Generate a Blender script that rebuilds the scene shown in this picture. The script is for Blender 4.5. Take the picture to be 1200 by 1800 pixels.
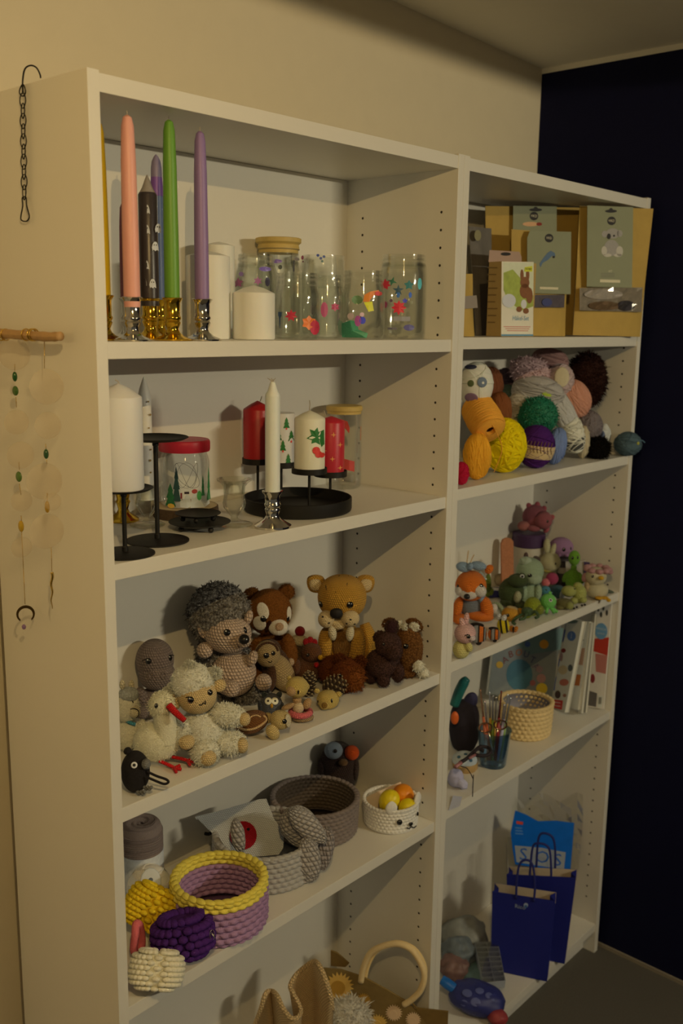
import bpy, bmesh, math, random
import numpy as np
for o in list(bpy.data.objects):
    bpy.data.objects.remove(o, do_unlink=True)
SC = bpy.context.scene
COL = SC.collection
random.seed(7)
RNG = np.random.default_rng(7)

# ------------------------------------------------------------------ camera
CAM = np.array([-0.7318, -1.0885, 1.7175])
YAW, PITCH, ROLL = -0.8380, 1.3780, 0.0141
F = 1709.9                      # focal length in pixels of the 1200x1800 frame
def _rz(a): c, s = math.cos(a), math.sin(a); return np.array([[c, -s, 0], [s, c, 0], [0, 0, 1.]])
def _rx(a): c, s = math.cos(a), math.sin(a); return np.array([[1., 0, 0], [0, c, -s], [0, s, c]])
def _ry(a): c, s = math.cos(a), math.sin(a); return np.array([[c, 0, s], [0, 1., 0], [-s, 0, c]])
CR = _rz(YAW) @ _rx(PITCH) @ _rz(ROLL)
from mathutils import Matrix, Vector
cd = bpy.data.cameras.new('camera'); cam = bpy.data.objects.new('camera', cd); COL.objects.link(cam)
cd.sensor_fit = 'VERTICAL'; cd.sensor_height = 36.0; cd.sensor_width = 24.0
cd.lens = F / 1800 * 36.0
m = Matrix.Identity(4)
for i in range(3):
    for j in range(3): m[i][j] = CR[i, j]
    m[i][3] = CAM[i]
cam.matrix_world = m
cd.clip_start = 0.02; cd.clip_end = 50
cd.dof.use_dof = True; cd.dof.focus_distance = 1.6; cd.dof.aperture_fstop = 5.0
SC.camera = cam
SC.cycles.transparent_max_bounces = 48

# ------------------------------------------------------------------ light
SC.view_settings.view_transform = 'Standard'; SC.view_settings.look = 'None'
SC.view_settings.gamma = 1.0; SC.view_settings.exposure = 0.0
SC.view_settings.use_curve_mapping = False
w = bpy.data.worlds.new('room_glow'); SC.world = w; w.use_nodes = True
bg = w.node_tree.nodes['Background']; bg.inputs[0].default_value = (0.75, 0.66, 0.50, 1); bg.inputs[1].default_value = 0.095
def light(name, typ, loc, power, col, aim=None, **kw):
    l = bpy.data.lights.new(name, typ); o = bpy.data.objects.new(name, l); COL.objects.link(o)
    o.location = loc; l.energy = power; l.color = col
    for k, v_ in kw.items(): setattr(l, k, v_)
    if aim is not None:
        o.rotation_euler = (Vector(aim) - Vector(loc)).to_track_quat('-Z', 'Y').to_euler()
    return o
LAMP = (-0.60, -1.05, 2.18); LAMP2 = (1.10, -2.70, 2.06)
light('warm_bulb', 'POINT', LAMP, 23.0, (1.0, 0.67, 0.26), shadow_soft_size=0.006)
light('far_room_tube', 'AREA', LAMP2, 20.0, (1.0, 0.87, 0.58), aim=(0.75, 0.2, 2.06), shape='RECTANGLE', size=0.4, size_y=0.02)
light('left_room_lamp', 'POINT', (-1.7, -0.20, 1.85), 6.0, (1.0, 0.64, 0.22), shadow_soft_size=0.05)

# ------------------------------------------------------------------ photograph geometry: a pixel and a plane give a point in the room
def ray(u, v): return CR @ np.array([(u - 600) / F, (900 - v) / F, -1.0])
def onz(u, v, z): d = ray(u, v); return CAM + d * (z - CAM[2]) / d[2]
def onx(u, v, x): d = ray(u, v); return CAM + d * (x - CAM[0]) / d[0]
def ony(u, v, y): d = ray(u, v); return CAM + d * (y - CAM[1]) / d[1]
UP = np.array([0, 0, 1.0])
# ------------------------------------------------------------------ materials
MATS = {}
def lin(c):
    c = np.asarray(c, float) / 255.0
    return np.where(c <= 0.04045, c / 12.92, ((c + 0.055) / 1.055) ** 2.4)
WHITE = (178, 160, 122)         # a white surface as the lamps show it; colours are given as seen and divided by it
def tint(c, white=None, k=0.80):
    a = lin(c) / lin(white or WHITE) * k
    if a.max() > 0.88: a = a * 0.88 / a.max()
    return tuple(float(min(max(x, 0.004), 0.9)) for x in a)
def mat_new(name):
    mt = bpy.data.materials.new(name); mt.use_nodes = True
    nt = mt.node_tree; b = nt.nodes['Principled BSDF']
    return mt, nt, b
def N(nt, t, **kw):
    n = nt.nodes.new(t)
    for k, v_ in kw.items(): setattr(n, k, v_)
    return n
def L(nt, a, b): nt.links.new(a, b)
def math_n(nt, op, a, b=None):
    n = N(nt, 'ShaderNodeMath', operation=op)
    for i, x in enumerate((a, b)):
        if x is None: continue
        if isinstance(x, (int, float)): n.inputs[i].default_value = x
        else: L(nt, x, n.inputs[i])
    return n.outputs[0]
def setc(b, col): b.inputs['Base Color'].default_value = (*col, 1)
def plain(col, rough=0.5, metal=0.0, grain=0.04, gscale=60, bump=0.0, spec=0.5, name='paint'):
    key = ('plain', tuple(np.round(col, 4)), rough, metal, grain, gscale, bump, spec)
    if key in MATS: return MATS[key]
    mt, nt, b = mat_new(name); b.inputs['Roughness'].default_value = rough; b.inputs['Metallic'].default_value = metal
    b.inputs['Specular IOR Level'].default_value = spec
    tc = N(nt, 'ShaderNodeTexCoord'); nz = N(nt, 'ShaderNodeTexNoise'); nz.inputs['Scale'].default_value = gscale; nz.inputs['Detail'].default_value = 3
    L(nt, tc.outputs['Object'], nz.inputs['Vector'])
    mx = N(nt, 'ShaderNodeMix', data_type='RGBA'); L(nt, nz.outputs['Fac'], mx.inputs[0])
    mx.inputs[6].default_value = (*[x * (1 - grain) for x in col], 1); mx.inputs[7].default_value = (*[min(1, x * (1 + grain)) for x in col], 1)
    L(nt, mx.outputs[2], b.inputs['Base Color'])
    if bump:
        bp = N(nt, 'ShaderNodeBump'); bp.inputs['Strength'].default_value = bump; bp.inputs['Distance'].default_value = 0.002
        L(nt, nz.outputs['Fac'], bp.inputs['Height']); L(nt, bp.outputs[0], b.inputs['Normal'])
    MATS[key] = mt; return mt
def knit(col, st=0.0045, strength=0.9, var=0.16, name='crochet_yarn', row=None):
    """rows of crochet stitches laid along the metric UVs of the part"""
    key = ('knit', tuple(np.round(col, 4)), st, strength, row)
    if key in MATS: return MATS[key]
    row = row or st * 0.95
    mt, nt, b = mat_new(name); b.inputs['Roughness'].default_value = 0.92; b.inputs['Specular IOR Level'].default_value = 0.15
    b.inputs['Sheen Weight'].default_value = 0.12
    uv = N(nt, 'ShaderNodeUVMap'); sp = N(nt, 'ShaderNodeSeparateXYZ'); L(nt, uv.outputs[0], sp.inputs[0])
    vr = math_n(nt, 'DIVIDE', sp.outputs[1], row); ri = math_n(nt, 'FLOOR', vr)
    ur = math_n(nt, 'ADD', math_n(nt, 'DIVIDE', sp.outputs[0], st), math_n(nt, 'MULTIPLY', ri, 0.5))
    fr = math_n(nt, 'FRACT', vr)
    lean = math_n(nt, 'ADD', ur, math_n(nt, 'MULTIPLY', fr, 0.35))
    a = math_n(nt, 'ABSOLUTE', math_n(nt, 'SINE', math_n(nt, 'MULTIPLY', lean, math.pi)))
    c = math_n(nt, 'SINE', math_n(nt, 'MULTIPLY', fr, math.pi))
    h = math_n(nt, 'MULTIPLY', math_n(nt, 'POWER', a, 0.6), math_n(nt, 'POWER', c, 0.55))
    nz = N(nt, 'ShaderNodeTexNoise'); nz.inputs['Scale'].default_value = 900; nz.inputs['Detail'].default_value = 1
    tc = N(nt, 'ShaderNodeTexCoord'); L(nt, tc.outputs['Object'], nz.inputs['Vector'])
    h2 = math_n(nt, 'ADD', h, math_n(nt, 'MULTIPLY', nz.outputs['Fac'], 0.25))
    bp = N(nt, 'ShaderNodeBump'); bp.inputs['Strength'].default_value = strength; bp.inputs['Distance'].default_value = st * 0.40
    L(nt, h2, bp.inputs['Height']); L(nt, bp.outputs[0], b.inputs['Normal'])
    mx = N(nt, 'ShaderNodeMix', data_type='RGBA'); L(nt, h, mx.inputs[0])
    mx.inputs[6].default_value = (*[x * (1 - 2.4 * var) for x in col], 1); mx.inputs[7].default_value = (*[min(1, x * (1 + 0.5 * var)) for x in col], 1)
    L(nt, mx.outputs[2], b.inputs['Base Color'])
    MATS[key] = mt; return mt
def fuzzy(col, scale=420, strength=1.0, dist=0.004, var=0.22, col2=None, name='plush_yarn'):
    key = ('fuzzy', tuple(np.round(col, 4)), scale, strength, dist, None if col2 is None else tuple(np.round(col2, 4)))
    if key in MATS: return MATS[key]
    mt, nt, b = mat_new(name); b.inputs['Roughness'].default_value = 1.0; b.inputs['Specular IOR Level'].default_value = 0.05
    b.inputs['Sheen Weight'].default_value = 0.35; b.inputs['Sheen Roughness'].default_value = 0.6
    b.inputs['Sheen Tint'].default_value = (*[min(1, x * 1.2 + .05) for x in col], 1)
    tc = N(nt, 'ShaderNodeTexCoord')
    nz = N(nt, 'ShaderNodeTexNoise'); nz.inputs['Scale'].default_value = scale; nz.inputs['Detail'].default_value = 4; nz.inputs['Roughness'].default_value = 0.65
    L(nt, tc.outputs['Object'], nz.inputs['Vector'])
    vo = N(nt, 'ShaderNodeTexVoronoi'); vo.inputs['Scale'].default_value = scale * 0.55; L(nt, tc.outputs['Object'], vo.inputs['Vector'])
    h = math_n(nt, 'SUBTRACT', nz.outputs['Fac'], math_n(nt, 'MULTIPLY', vo.outputs['Distance'], 0.45))
    bp = N(nt, 'ShaderNodeBump'); bp.inputs['Strength'].default_value = strength; bp.inputs['Distance'].default_value = dist
    L(nt, h, bp.inputs['Height']); L(nt, bp.outputs[0], b.inputs['Normal'])
    rp = N(nt, 'ShaderNodeMapRange'); rp.inputs[1].default_value = 0.15; rp.inputs[2].default_value = 0.6; L(nt, h, rp.inputs[0])
    mx = N(nt, 'ShaderNodeMix', data_type='RGBA'); L(nt, rp.outputs[0], mx.inputs[0])
    d = col2 if col2 is not None else [x * (1 - 2 * var) for x in col]
    mx.inputs[6].default_value = (*d, 1); mx.inputs[7].default_value = (*[min(1, x * (1 + 0.4 * var)) for x in col], 1)
    L(nt, mx.outputs[2], b.inputs['Base Color'])
    MATS[key] = mt; return mt
def glass(col=(0.97, 0.98, 0.96), name='clear_glass', refl=1.0):
    key = ('glass', col, refl)
    if key in MATS: return MATS[key]
    mt, nt, b = mat_new(name); nt.nodes.remove(b)
    out = nt.nodes['Material Output']
    tr = N(nt, 'ShaderNodeBsdfTransparent'); tr.inputs[0].default_value = (*col, 1)
    gl = N(nt, 'ShaderNodeBsdfGlossy'); gl.inputs['Roughness'].default_value = 0.04; gl.inputs[0].default_value = (1, 1, 1, 1)
    fz = N(nt, 'ShaderNodeFresnel'); fz.inputs['IOR'].default_value = 1.45
    ad = math_n(nt, 'MINIMUM', math_n(nt, 'MULTIPLY', fz.outputs[0], refl), 0.55)
    ms = N(nt, 'ShaderNodeMixShader'); L(nt, ad, ms.inputs[0]); L(nt, tr.outputs[0], ms.inputs[1]); L(nt, gl.outputs[0], ms.inputs[2])
    L(nt, ms.outputs[0], out.inputs['Surface'])
    MATS[key] = mt; return mt
def shell(col, fac=0.35):
    mt, nt, b = mat_new('capiz_shell'); setc(b, col); b.inputs['Roughness'].default_value = 0.35
    out = nt.nodes['Material Output']; tr = N(nt, 'ShaderNodeBsdfTransparent'); ms = N(nt, 'ShaderNodeMixShader')
    ms.inputs[0].default_value = fac; L(nt, tr.outputs[0], ms.inputs[1]); L(nt, b.outputs[0], ms.inputs[2]); L(nt, ms.outputs[0], out.inputs['Surface'])
    return mt
def wax(col, rough=0.45, name='candle_wax', sub=0.15):
    key = ('wax', tuple(np.round(col, 4)), rough)
    if key in MATS: return MATS[key]
    mt, nt, b = mat_new(name); setc(b, col); b.inputs['Roughness'].default_value = rough
    b.inputs['Subsurface Weight'].default_value = sub; b.inputs['Subsurface Radius'].default_value = (0.012, 0.008, 0.005); b.inputs['Subsurface Scale'].default_value = 0.3
    tc = N(nt, 'ShaderNodeTexCoord'); nz = N(nt, 'ShaderNodeTexNoise'); nz.inputs['Scale'].default_value = 120
    L(nt, tc.outputs['Object'], nz.inputs['Vector'])
    bp = N(nt, 'ShaderNodeBump'); bp.inputs['Strength'].default_value = 0.08; bp.inputs['Distance'].default_value = 0.001
    L(nt, nz.outputs['Fac'], bp.inputs['Height']); L(nt, bp.outputs[0], b.inputs['Normal'])
    MATS[key] = mt; return mt
BLACK = (0.006, 0.006, 0.006)

# ------------------------------------------------------------------ geometry
class G:
    """collects patches of one mesh"""
    def __init__(s): s.v = []; s.f = []; s.uv = []; s.n = 0
    def add(s, v, f, uv=None):
        v = np.asarray(v, float).reshape(-1, 3); s.v.append(v)
        s.f += [tuple(i + s.n for i in q) for q in f]
        s.uv.append(np.zeros((len(v), 2)) if uv is None else np.asarray(uv, float).reshape(-1, 2)); s.n += len(v); return s
    def join(s, g): return s.add(np.concatenate(g.v), g.f, np.concatenate(g.uv))
    def V(s): return np.concatenate(s.v)
def gridfaces(nr, nc):
    return [(r * nc + c, r * nc + c + 1, (r + 1) * nc + c + 1, (r + 1) * nc + c) for r in range(nr - 1) for c in range(nc - 1)]
def rev(prof, seg=32, c=(0, 0, 0), R=None, disp=None, sx=1.0, sy=1.0, a0=0.0, a1=2 * math.pi):
    """surface of revolution about local z; prof = [(r, z), ...]"""
    prof = np.asarray(prof, float); R = np.eye(3) if R is None else R
    al = np.linspace(a0, a1, seg + 1)
    arc = np.concatenate([[0], np.cumsum(np.hypot(np.diff(prof[:, 0]), np.diff(prof[:, 1])))])
    r = prof[:, 0][:, None]; z = prof[:, 1][:, None]
    X = np.stack([r * np.cos(al) * sx, r * np.sin(al) * sy, z + 0 * al], -1)
    rm = prof[:, 0].max()
    uv = np.stack([np.broadcast_to(al * rm, X.shape[:2]), np.broadcast_to(arc[:, None], X.shape[:2])], -1)
    if disp is not None: X = disp(X, uv)
    return G().add((X.reshape(-1, 3) @ R.T) + np.asarray(c), gridfaces(len(prof), seg + 1), uv)
def ell(c, r, R=None, nu=24, nv=16, e=1.0, lump=0.0, seed=0, lf=7.0):
    """ellipsoid, poles along local z; e<1 makes it boxier, lump roughens it"""
    R = np.eye(3) if R is None else R
    th = np.linspace(-math.pi / 2, math.pi / 2, nv + 1); al = np.linspace(0, 2 * math.pi, nu + 1) - math.pi / 2
    pw = lambda x: np.sign(x) * np.abs(x) ** e
    X = np.stack([pw(np.cos(th))[:, None] * np.cos(al), pw(np.cos(th))[:, None] * np.sin(al), np.broadcast_to(pw(np.sin(th))[:, None], (nv + 1, nu + 1))], -1)
    if lump:
        k = np.random.default_rng(seed)
        d = np.zeros(X.shape[:2])
        for i in range(14):
            q = k.normal(size=3) * lf; d += np.sin(X @ q + k.uniform(0, 6)) / 14 * 2.2
        X = X * (1 + lump * d)[..., None]
    r = np.asarray(r, float); rm = (r[0] + r[1]) / 2
    uv = np.stack([np.broadcast_to(al * rm, X.shape[:2]), np.broadcast_to((th * (rm + r[2]) / 2)[:, None], X.shape[:2])], -1)
    return G().add((X.reshape(-1, 3) * r) @ R.T + np.asarray(c), gridfaces(nv + 1, nu + 1), uv)
def fluff(c, r, R, n, ln, w_, seed=0):
    """short fibres standing on an ellipsoid"""
    k = np.random.default_rng(seed); d = k.normal(size=(n, 3)); d /= np.linalg.norm(d, axis=1)[:, None]
    nn = d / (np.asarray(r) / np.mean(r)); nn /= np.linalg.norm(nn, axis=1)[:, None]
    j = k.normal(size=(n, 3)) * 0.55; x = np.cross(nn, k.normal(size=(n, 3))); x /= np.linalg.norm(x, axis=1)[:, None]
    p = d * r * 0.985; L_ = ln * k.uniform(0.5, 1.2, size=(n, 1)); t_ = nn + j
    mid = p + t_ * L_ * 0.55; tip = p + t_ * L_ + np.array([0, 0, -0.35]) * L_
    V = np.stack([p - x * w_, p + x * w_, mid + x * w_ * 0.9, tip, mid - x * w_ * 0.9], 1).reshape(-1, 3) @ R.T + np.asarray(c)
    f = [q for i in range(n) for q in ((5 * i, 5 * i + 1, 5 * i + 2, 5 * i + 4), (5 * i + 4, 5 * i + 2, 5 * i + 3))]
    return G().add(V, f)
def tube(path, rad, sides=8, closed=False, caps=True):
    P = np.asarray(path, float); n = len(P)
    rad = np.broadcast_to(np.asarray(rad, float), (n,))
    T = np.roll(P, -1, 0) - np.roll(P, 1, 0) if closed else np.gradient(P, axis=0)
    T /= np.linalg.norm(T, axis=1)[:, None] + 1e-12
    a = np.array([0, 0, 1.0]) if abs(T[0, 2]) < 0.9 else np.array([1.0, 0, 0])
    nrm = np.cross(T[0], a); nrm /= np.linalg.norm(nrm); fr = []
    for t in T:
        nrm = nrm - t * (nrm @ t); nrm /= np.linalg.norm(nrm) + 1e-12; fr.append((nrm, np.cross(t, nrm)))
    al = np.linspace(0, 2 * math.pi, sides + 1)
    V = np.array([[P[i] + rad[i] * (math.cos(x) * fr[i][0] + math.sin(x) * fr[i][1]) for x in al] for i in range(n)])
    arc = np.concatenate([[0], np.cumsum(np.linalg.norm(np.diff(P, axis=0), axis=1))])
    uv = np.stack([np.broadcast_to(al * rad.max(), V.shape[:2]), np.broadcast_to(arc[:, None], V.shape[:2])], -1)
    f = gridfaces(n, sides + 1)
    if closed: f += [((n - 1) * (sides + 1) + c, (n - 1) * (sides + 1) + c + 1, c + 1, c) for c in range(sides)]
    elif caps: f += [tuple(range(sides))[::-1], tuple((n - 1) * (sides + 1) + c for c in range(sides))]
    return G().add(V, f, uv)
def smooth_path(pts, n=24, closed=False):
    P = np.asarray(pts, float); m = len(P); out = []
    segs = m if closed else m - 1; k = max(2, n // segs)
    for i in range(segs):
        p0 = P[(i - 1) % m] if closed or i > 0 else 2 * P[0] - P[1]
        p1, p2 = P[i], P[(i + 1) % m]
        p3 = P[(i + 2) % m] if closed or i < m - 2 else 2 * P[-1] - P[-2]
        for t in np.linspace(0, 1, k, endpoint=False):
            out.append(0.5 * ((2 * p1) + (-p0 + p2) * t + (2 * p0 - 5 * p1 + 4 * p2 - p3) * t * t + (-p0 + 3 * p1 - 3 * p2 + p3) * t ** 3))
    if not closed: out.append(P[-1])
    return np.array(out)
def box(lo, hi, bev=0.0):
    lo = np.minimum(lo, hi).astype(float); hi = np.maximum(lo, hi).astype(float)
    bm = bmesh.new(); bmesh.ops.create_cube(bm, size=1.0)
    for q in bm.verts:
        for i in range(3): q.co[i] = lo[i] + (q.co[i] + 0.5) * (hi[i] - lo[i])
    if bev: bmesh.ops.bevel(bm, geom=bm.edges[:], offset=bev, segments=2, profile=0.6, affect='EDGES')
    bm.verts.index_update()
    g = G().add([q.co[:] for q in bm.verts], [tuple(q.index for q in f.verts) for f in bm.faces]); bm.free(); return g
def slab(poly, o, ax, ay, an, t):
    """flat polygon (2d points) in the frame (o, ax, ay), t thick along an"""
    p = np.asarray(poly, float); n = len(p)
    a = o + p[:, :1] * ax + p[:, 1:2] * ay
    V = np.concatenate([a, a + an * t])
    f = [tuple(range(n))[::-1], tuple(range(n, 2 * n))] + [(i, (i + 1) % n, n + (i + 1) % n, n + i) for i in range(n)]
    return G().add(V, f, np.concatenate([p, p]))
def obj(name, g, mt, parent=None, smooth=True, origin=None, sharp=None):
    V = g.V(); o0 = np.zeros(3) if origin is None else np.asarray(origin, float)
    me = bpy.data.meshes.new(name); me.from_pydata((V - o0).tolist(), [], g.f); 
    uvs = np.concatenate(g.uv); ul = me.uv_layers.new(name='UVMap')
    idx = np.empty(len(me.loops), dtype=np.int32); me.loops.foreach_get('vertex_index', idx)
    ul.data.foreach_set('uv', uvs[idx].astype(np.float32).ravel())
    if smooth:
        me.polygons.foreach_set('use_smooth', [True] * len(me.polygons))
        if sharp is not None: me.set_sharp_from_angle(angle=math.radians(sharp))
    me.materials.append(mt)
    o = bpy.data.objects.new(name, me); COL.objects.link(o)
    if parent is not None:
        o.parent = parent
        if origin is None: pass
    elif origin is not None: o.location = o0
    return o
def tag(o, label, cat, group=None):
    o['label'] = label; o['category'] = cat
    if group: o['group'] = group
    return o
def struct(name, g, mt, parent=None, smooth=False):
    o = obj(name, g, mt, parent, smooth=smooth, sharp=30 if smooth else None)
    o['kind'] = 'structure'
    return o

class Ref:
    def __init__(s, c, r, R): s.c = c; s.r = np.asarray(r, float); s.R = R
class Thing:
    """a thing standing at pixel (u, v) on the level z; its parts are laid out around that point, sizes in pixels at its distance"""
    def __init__(s, name, label, cat, u, v, z, group=None, snap=True, P=None):
        s.P = onz(u, v, z) if P is None else np.asarray(P, float); s.z = s.P[2]; s.snap = snap
        s.e = bpy.data.objects.new(name, None); COL.objects.link(s.e); s.e.location = s.P; s.e.empty_display_size = 0.02
        tag(s.e, label, cat, group)
        d = s.P - CAM; s.m = float(-(d @ CR)[2]) / F            # metres per pixel
        h = d.copy(); h[2] = 0; s.h = h / np.linalg.norm(h); s.r = np.array([s.h[1], -s.h[0], 0.0])
        s.B = np.stack([s.r, s.h, UP], 1); s.lo = 1e9; s.parts = []
    def at(s, u, v, dy=0.0):
        d = ray(u, v); k = ((s.P - CAM) @ s.h + dy * s.m) / (d @ s.h); return CAM + d * k
    def px(s, k): return k * s.m
    def R(s, yaw=0, roll=0, pitch=0):
        return s.B @ _rz(math.radians(yaw)) @ _rx(math.radians(pitch)) @ _ry(math.radians(roll))
    def put(s, name, g, mt, parent=None, smooth=True, sharp=None, label=None):
        V = g.V(); s.lo = min(s.lo, V[:, 2].min())
        g2 = G().add(V - s.P, g.f, np.concatenate(g.uv))
        o = obj(name, g2, mt, parent or s.e, smooth, sharp=sharp); s.parts.append(o)
        if label: o['label'] = label
        return o
    def E(s, name, u, v, r, mt, dy=0, yaw=0, roll=0, pitch=0, parent=None, nu=24, nv=16, e=1.0, lump=0.0, lf=7.0, label=None, fl=0, fln=6.0, fw=0.9):
        rr = np.array(r, float) * s.m if len(r) == 3 else np.array([r[0], r[0], r[1]], float) * s.m
        c = s.at(u, v, dy); R = s.R(yaw, roll, pitch)
        g_ = ell(c, rr, R, nu, nv, e, lump, seed=int(u * 7 + v), lf=lf); lo0 = g_.V()[:, 2].min()
        if fl:
            g_.join(fluff(c, rr, R, fl, fln * s.m, fw * s.m, int(u + v)))
            g_.v = [np.stack([V_[:, 0], V_[:, 1], np.maximum(V_[:, 2], lo0)], 1) for V_ in g_.v]
        o = s.put(name, g_, mt, parent, label=label)
        q = Ref(c, rr, R); q.o = o; return q
    def hit(s, ref, u, v):
        d = ray(u, v); M = np.diag(1 / ref.r) @ ref.R.T
        o2 = M @ (CAM - ref.c); d2 = M @ d
        a, b, c = d2 @ d2, o2 @ d2, o2 @ o2 - 1
        D = b * b - a * c
        t = (-b - math.sqrt(D)) / a if D > 0 else -b / a
        p = o2 + d2 * t; p /= np.linalg.norm(p)
        n = ref.R @ (p / ref.r); n /= np.linalg.norm(n)
        return ref.c + ref.R @ (p * ref.r), n
    def Fe(s, name, ref, u, v, r, mt, flat=0.5, parent=None, roll=0, sink=0.0, nu=14, nv=10, label=None):
        """a feature sewn on the surface of ref where the pixel (u, v) meets it: r = (half width, half height) in pixels"""
        p, n = s.hit(ref, u, v)
        x = np.cross(UP, n); x /= np.linalg.norm(x) + 1e-9; y = np.cross(n, x)
        cr, sr = math.cos(math.radians(roll)), math.sin(math.radians(roll))
        x, y = x * cr - y * sr, x * sr + y * cr
        R = np.stack([x, y, n], 1); w_, h_ = r if len(r) == 2 else (r[0], r[0])
        dp = min(w_, h_) * flat
        g = ell(p - n * sink * s.m, np.array([w_, h_, dp]) * s.m, R, nu, nv)
        o = s.put(name, g, mt, parent or ref.o, label=label)
        q = Ref(p, np.array([w_, h_, dp]) * s.m, R); q.o = o; return q
    def strand(s, name, pts, rad, mt, ref=None, parent=None, sides=6, n=20, closed=False, taper=None):
        """a yarn line through pixels; on the surface of ref when given"""
        P = []
        for q in pts:
            if ref is not None: p, nn = s.hit(ref, q[0], q[1]); P.append(p + nn * rad * s.m * 0.4)
            else: P.append(s.at(q[0], q[1], q[2] if len(q) > 2 else 0))
        P = smooth_path(P, n, closed)
        rr = rad * s.m if taper is None else np.interp(np.linspace(0, 1, len(P)), np.linspace(0, 1, len(taper)), np.array(taper)) * s.m
        return s.put(name, tube(P, rr, sides, closed), mt, parent or (ref.o if ref is not None else s.e))
    def done(s, drop=0.0):
        if s.snap: s.e.location.z += s.z - s.lo - drop + 0.0005
        return s
def sm(**k): return k
# ------------------------------------------------------------------ the room
XB = 1.6; YW = 0.335                      # blue wall, wall behind the bookcases
WALL = plain((0.77, 0.70, 0.54), 0.85, grain=0.03, gscale=25, bump=0.15, name='cream_wall_paint')
BLUE = plain((0.0025, 0.0040, 0.034), 0.75, grain=0.10, gscale=40, bump=0.1, name='navy_wall_paint', spec=0.2)
CEIL = plain((0.90, 0.88, 0.80), 0.9, grain=0.02, gscale=30, bump=0.1, name='ceiling_paint')
FLOOR = plain((0.105, 0.10, 0.088), 0.8, grain=0.25, gscale=220, bump=0.2, name='grey_carpet')
zc = lambda x: 2.366 + (1.6 - x) * 0.036
struct('wall_back', box((-2.6, YW, 0), (XB + 0.06, YW + 0.08, 2.6)), WALL)
struct('wall_right', box((XB, -3.2, 0), (XB + 0.08, YW, zc(XB) - 0.012)), BLUE)
struct('trim_1', box((XB - 0.001, -3.2, zc(XB) - 0.0125), (XB + 0.08, YW, zc(XB) + 0.03)), CEIL)
struct('floor', box((-2.6, -3.2, -0.05), (XB + 0.08, YW + 0.08, 0)), FLOOR)
struct('baseboard_right', box((XB - 0.006, -3.2, 0), (XB, YW, 0.010)), plain((0.30, 0.27, 0.22), 0.6, name='skirting'))
g = G(); V = []
for x, y in ((-2.6, -3.2), (XB + 0.08, -3.2), (XB + 0.08, YW + 0.08), (-2.6, YW + 0.08)): V.append((x, y, zc(x)))
V += [(a, b, c + 0.05) for a, b, c in V]
g.add(V, [(0, 3, 2, 1), (4, 5, 6, 7), (0, 1, 5, 4), (1, 2, 6, 5), (2, 3, 7, 6), (3, 0, 4, 7)])
struct('ceiling', g, CEIL)
# added light shields outside the view: a flat opaque panel over each bulb keeps its light off the ceiling and the top of the wall
met = plain((0.5, 0.5, 0.5), 0.4, 0.6, name='lamp_metal')
def light_shield(loc, lo, hi, z, label):
    t = bpy.data.objects.new('added_light_shield', None); COL.objects.link(t); t.location = loc
    tag(t, label, 'light shield')
    obj('panel', box((lo[0], lo[1], z), (hi[0], hi[1], z + 0.012), 0.002), met, t, smooth=False)
    for sx in (lo[0] * 0.6, hi[0] * 0.6): obj('hanger', tube([(sx, 0, z), (sx, 0, zc(loc[0] + sx) - loc[2] + 0.004)], 0.006), met, t)
    obj('bulb_socket', tube([(0, 0, 0.012), (0, 0, z + 0.002)], 0.010), met, t)  # rods and socket are added to mount the shield under the ceiling
light_shield(LAMP, (-0.9, -0.45), (0.9, 0.45), 0.0423, 'added unseen panel above the camera, shielding the upper wall from the warm bulb')
light_shield(LAMP2, (-0.8, -0.5), (0.45, 0.9), 0.074, 'added unseen panel far behind the camera, shielding the upper wall from the far lamp')

# ------------------------------------------------------------------ the two bookcases
SHELF = plain((0.80, 0.79, 0.75), 0.42, grain=0.012, gscale=8, name='white_foil_board')
HOLE = plain((0.03, 0.025, 0.02), 0.9, name='peg_hole_dark')
TH = 0.0226; PT = 0.018; HT = 2.02; DEP = 0.28
ZL = [1.688, 1.388, 1.028, 0.704, 0.088]; ZR = [1.692, 1.398, 1.0415, 0.715, 0.088]
def bookcase(x0, x1, zs, label):
    e = bpy.data.objects.new('bookcase', None); COL.objects.link(e); e.location = (x0, 0, 0); tag(e, label, 'bookcase', 'white bookcases side by side')
    def p(n, lo, hi, mt=SHELF, bev=0.0008): 
        lo = np.array(lo) - (x0, 0, 0); hi = np.array(hi) - (x0, 0, 0)
        return obj(n, box(lo, hi, bev), mt, e, smooth=False)
    p('side_panel', (x0 + 0.0003, 0, 0), (x0 + PT, DEP, HT)); p('side_panel', (x1 - PT, 0, 0), (x1 - 0.0003, DEP, HT))
    p('top_panel', (x0 + PT, 0.001, HT - 0.003 - TH), (x1 - PT, DEP, HT - 0.003))
    for z in zs: p('shelf', (x0 + PT, 0.003, z - TH), (x1 - PT, 0.268, z))
    p('back_panel', (x0 + PT, 0.269, 0.065), (x1 - PT, 0.273, HT - 0.026))
    p('kick_plate', (x0 + PT, 0.035, 0), (x1 - PT, 0.05, zs[-1] - TH))
    g = G()
    for side, x in ((1, x0 + PT), (-1, x1 - PT)):
        for y in (0.035, 0.228):
            for k in range(56):
                z = 0.16 + 0.032 * k
                if z > 1.96 or any(-TH - .004 < z - q < 0.004 for q in zs): continue
                al = np.linspace(0, 2 * math.pi, 9)[:-1]
                c = np.array([x + side * 0.0004 - x0, y, z])
                g.add([c + 0.0026 * np.array([0, math.cos(a), math.sin(a)]) for a in al], [tuple(range(8))])
    obj('peg_holes', g, HOLE, e, smooth=False)['kind'] = 'stuff'
    return e
bookcase(0.0, 0.8, ZL, 'white open bookcase nearest the camera, holding candles, jars and baskets')
bookcase(0.8, 1.5745, ZR, 'white open bookcase against the navy wall, holding yarn, books and bags')
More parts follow.
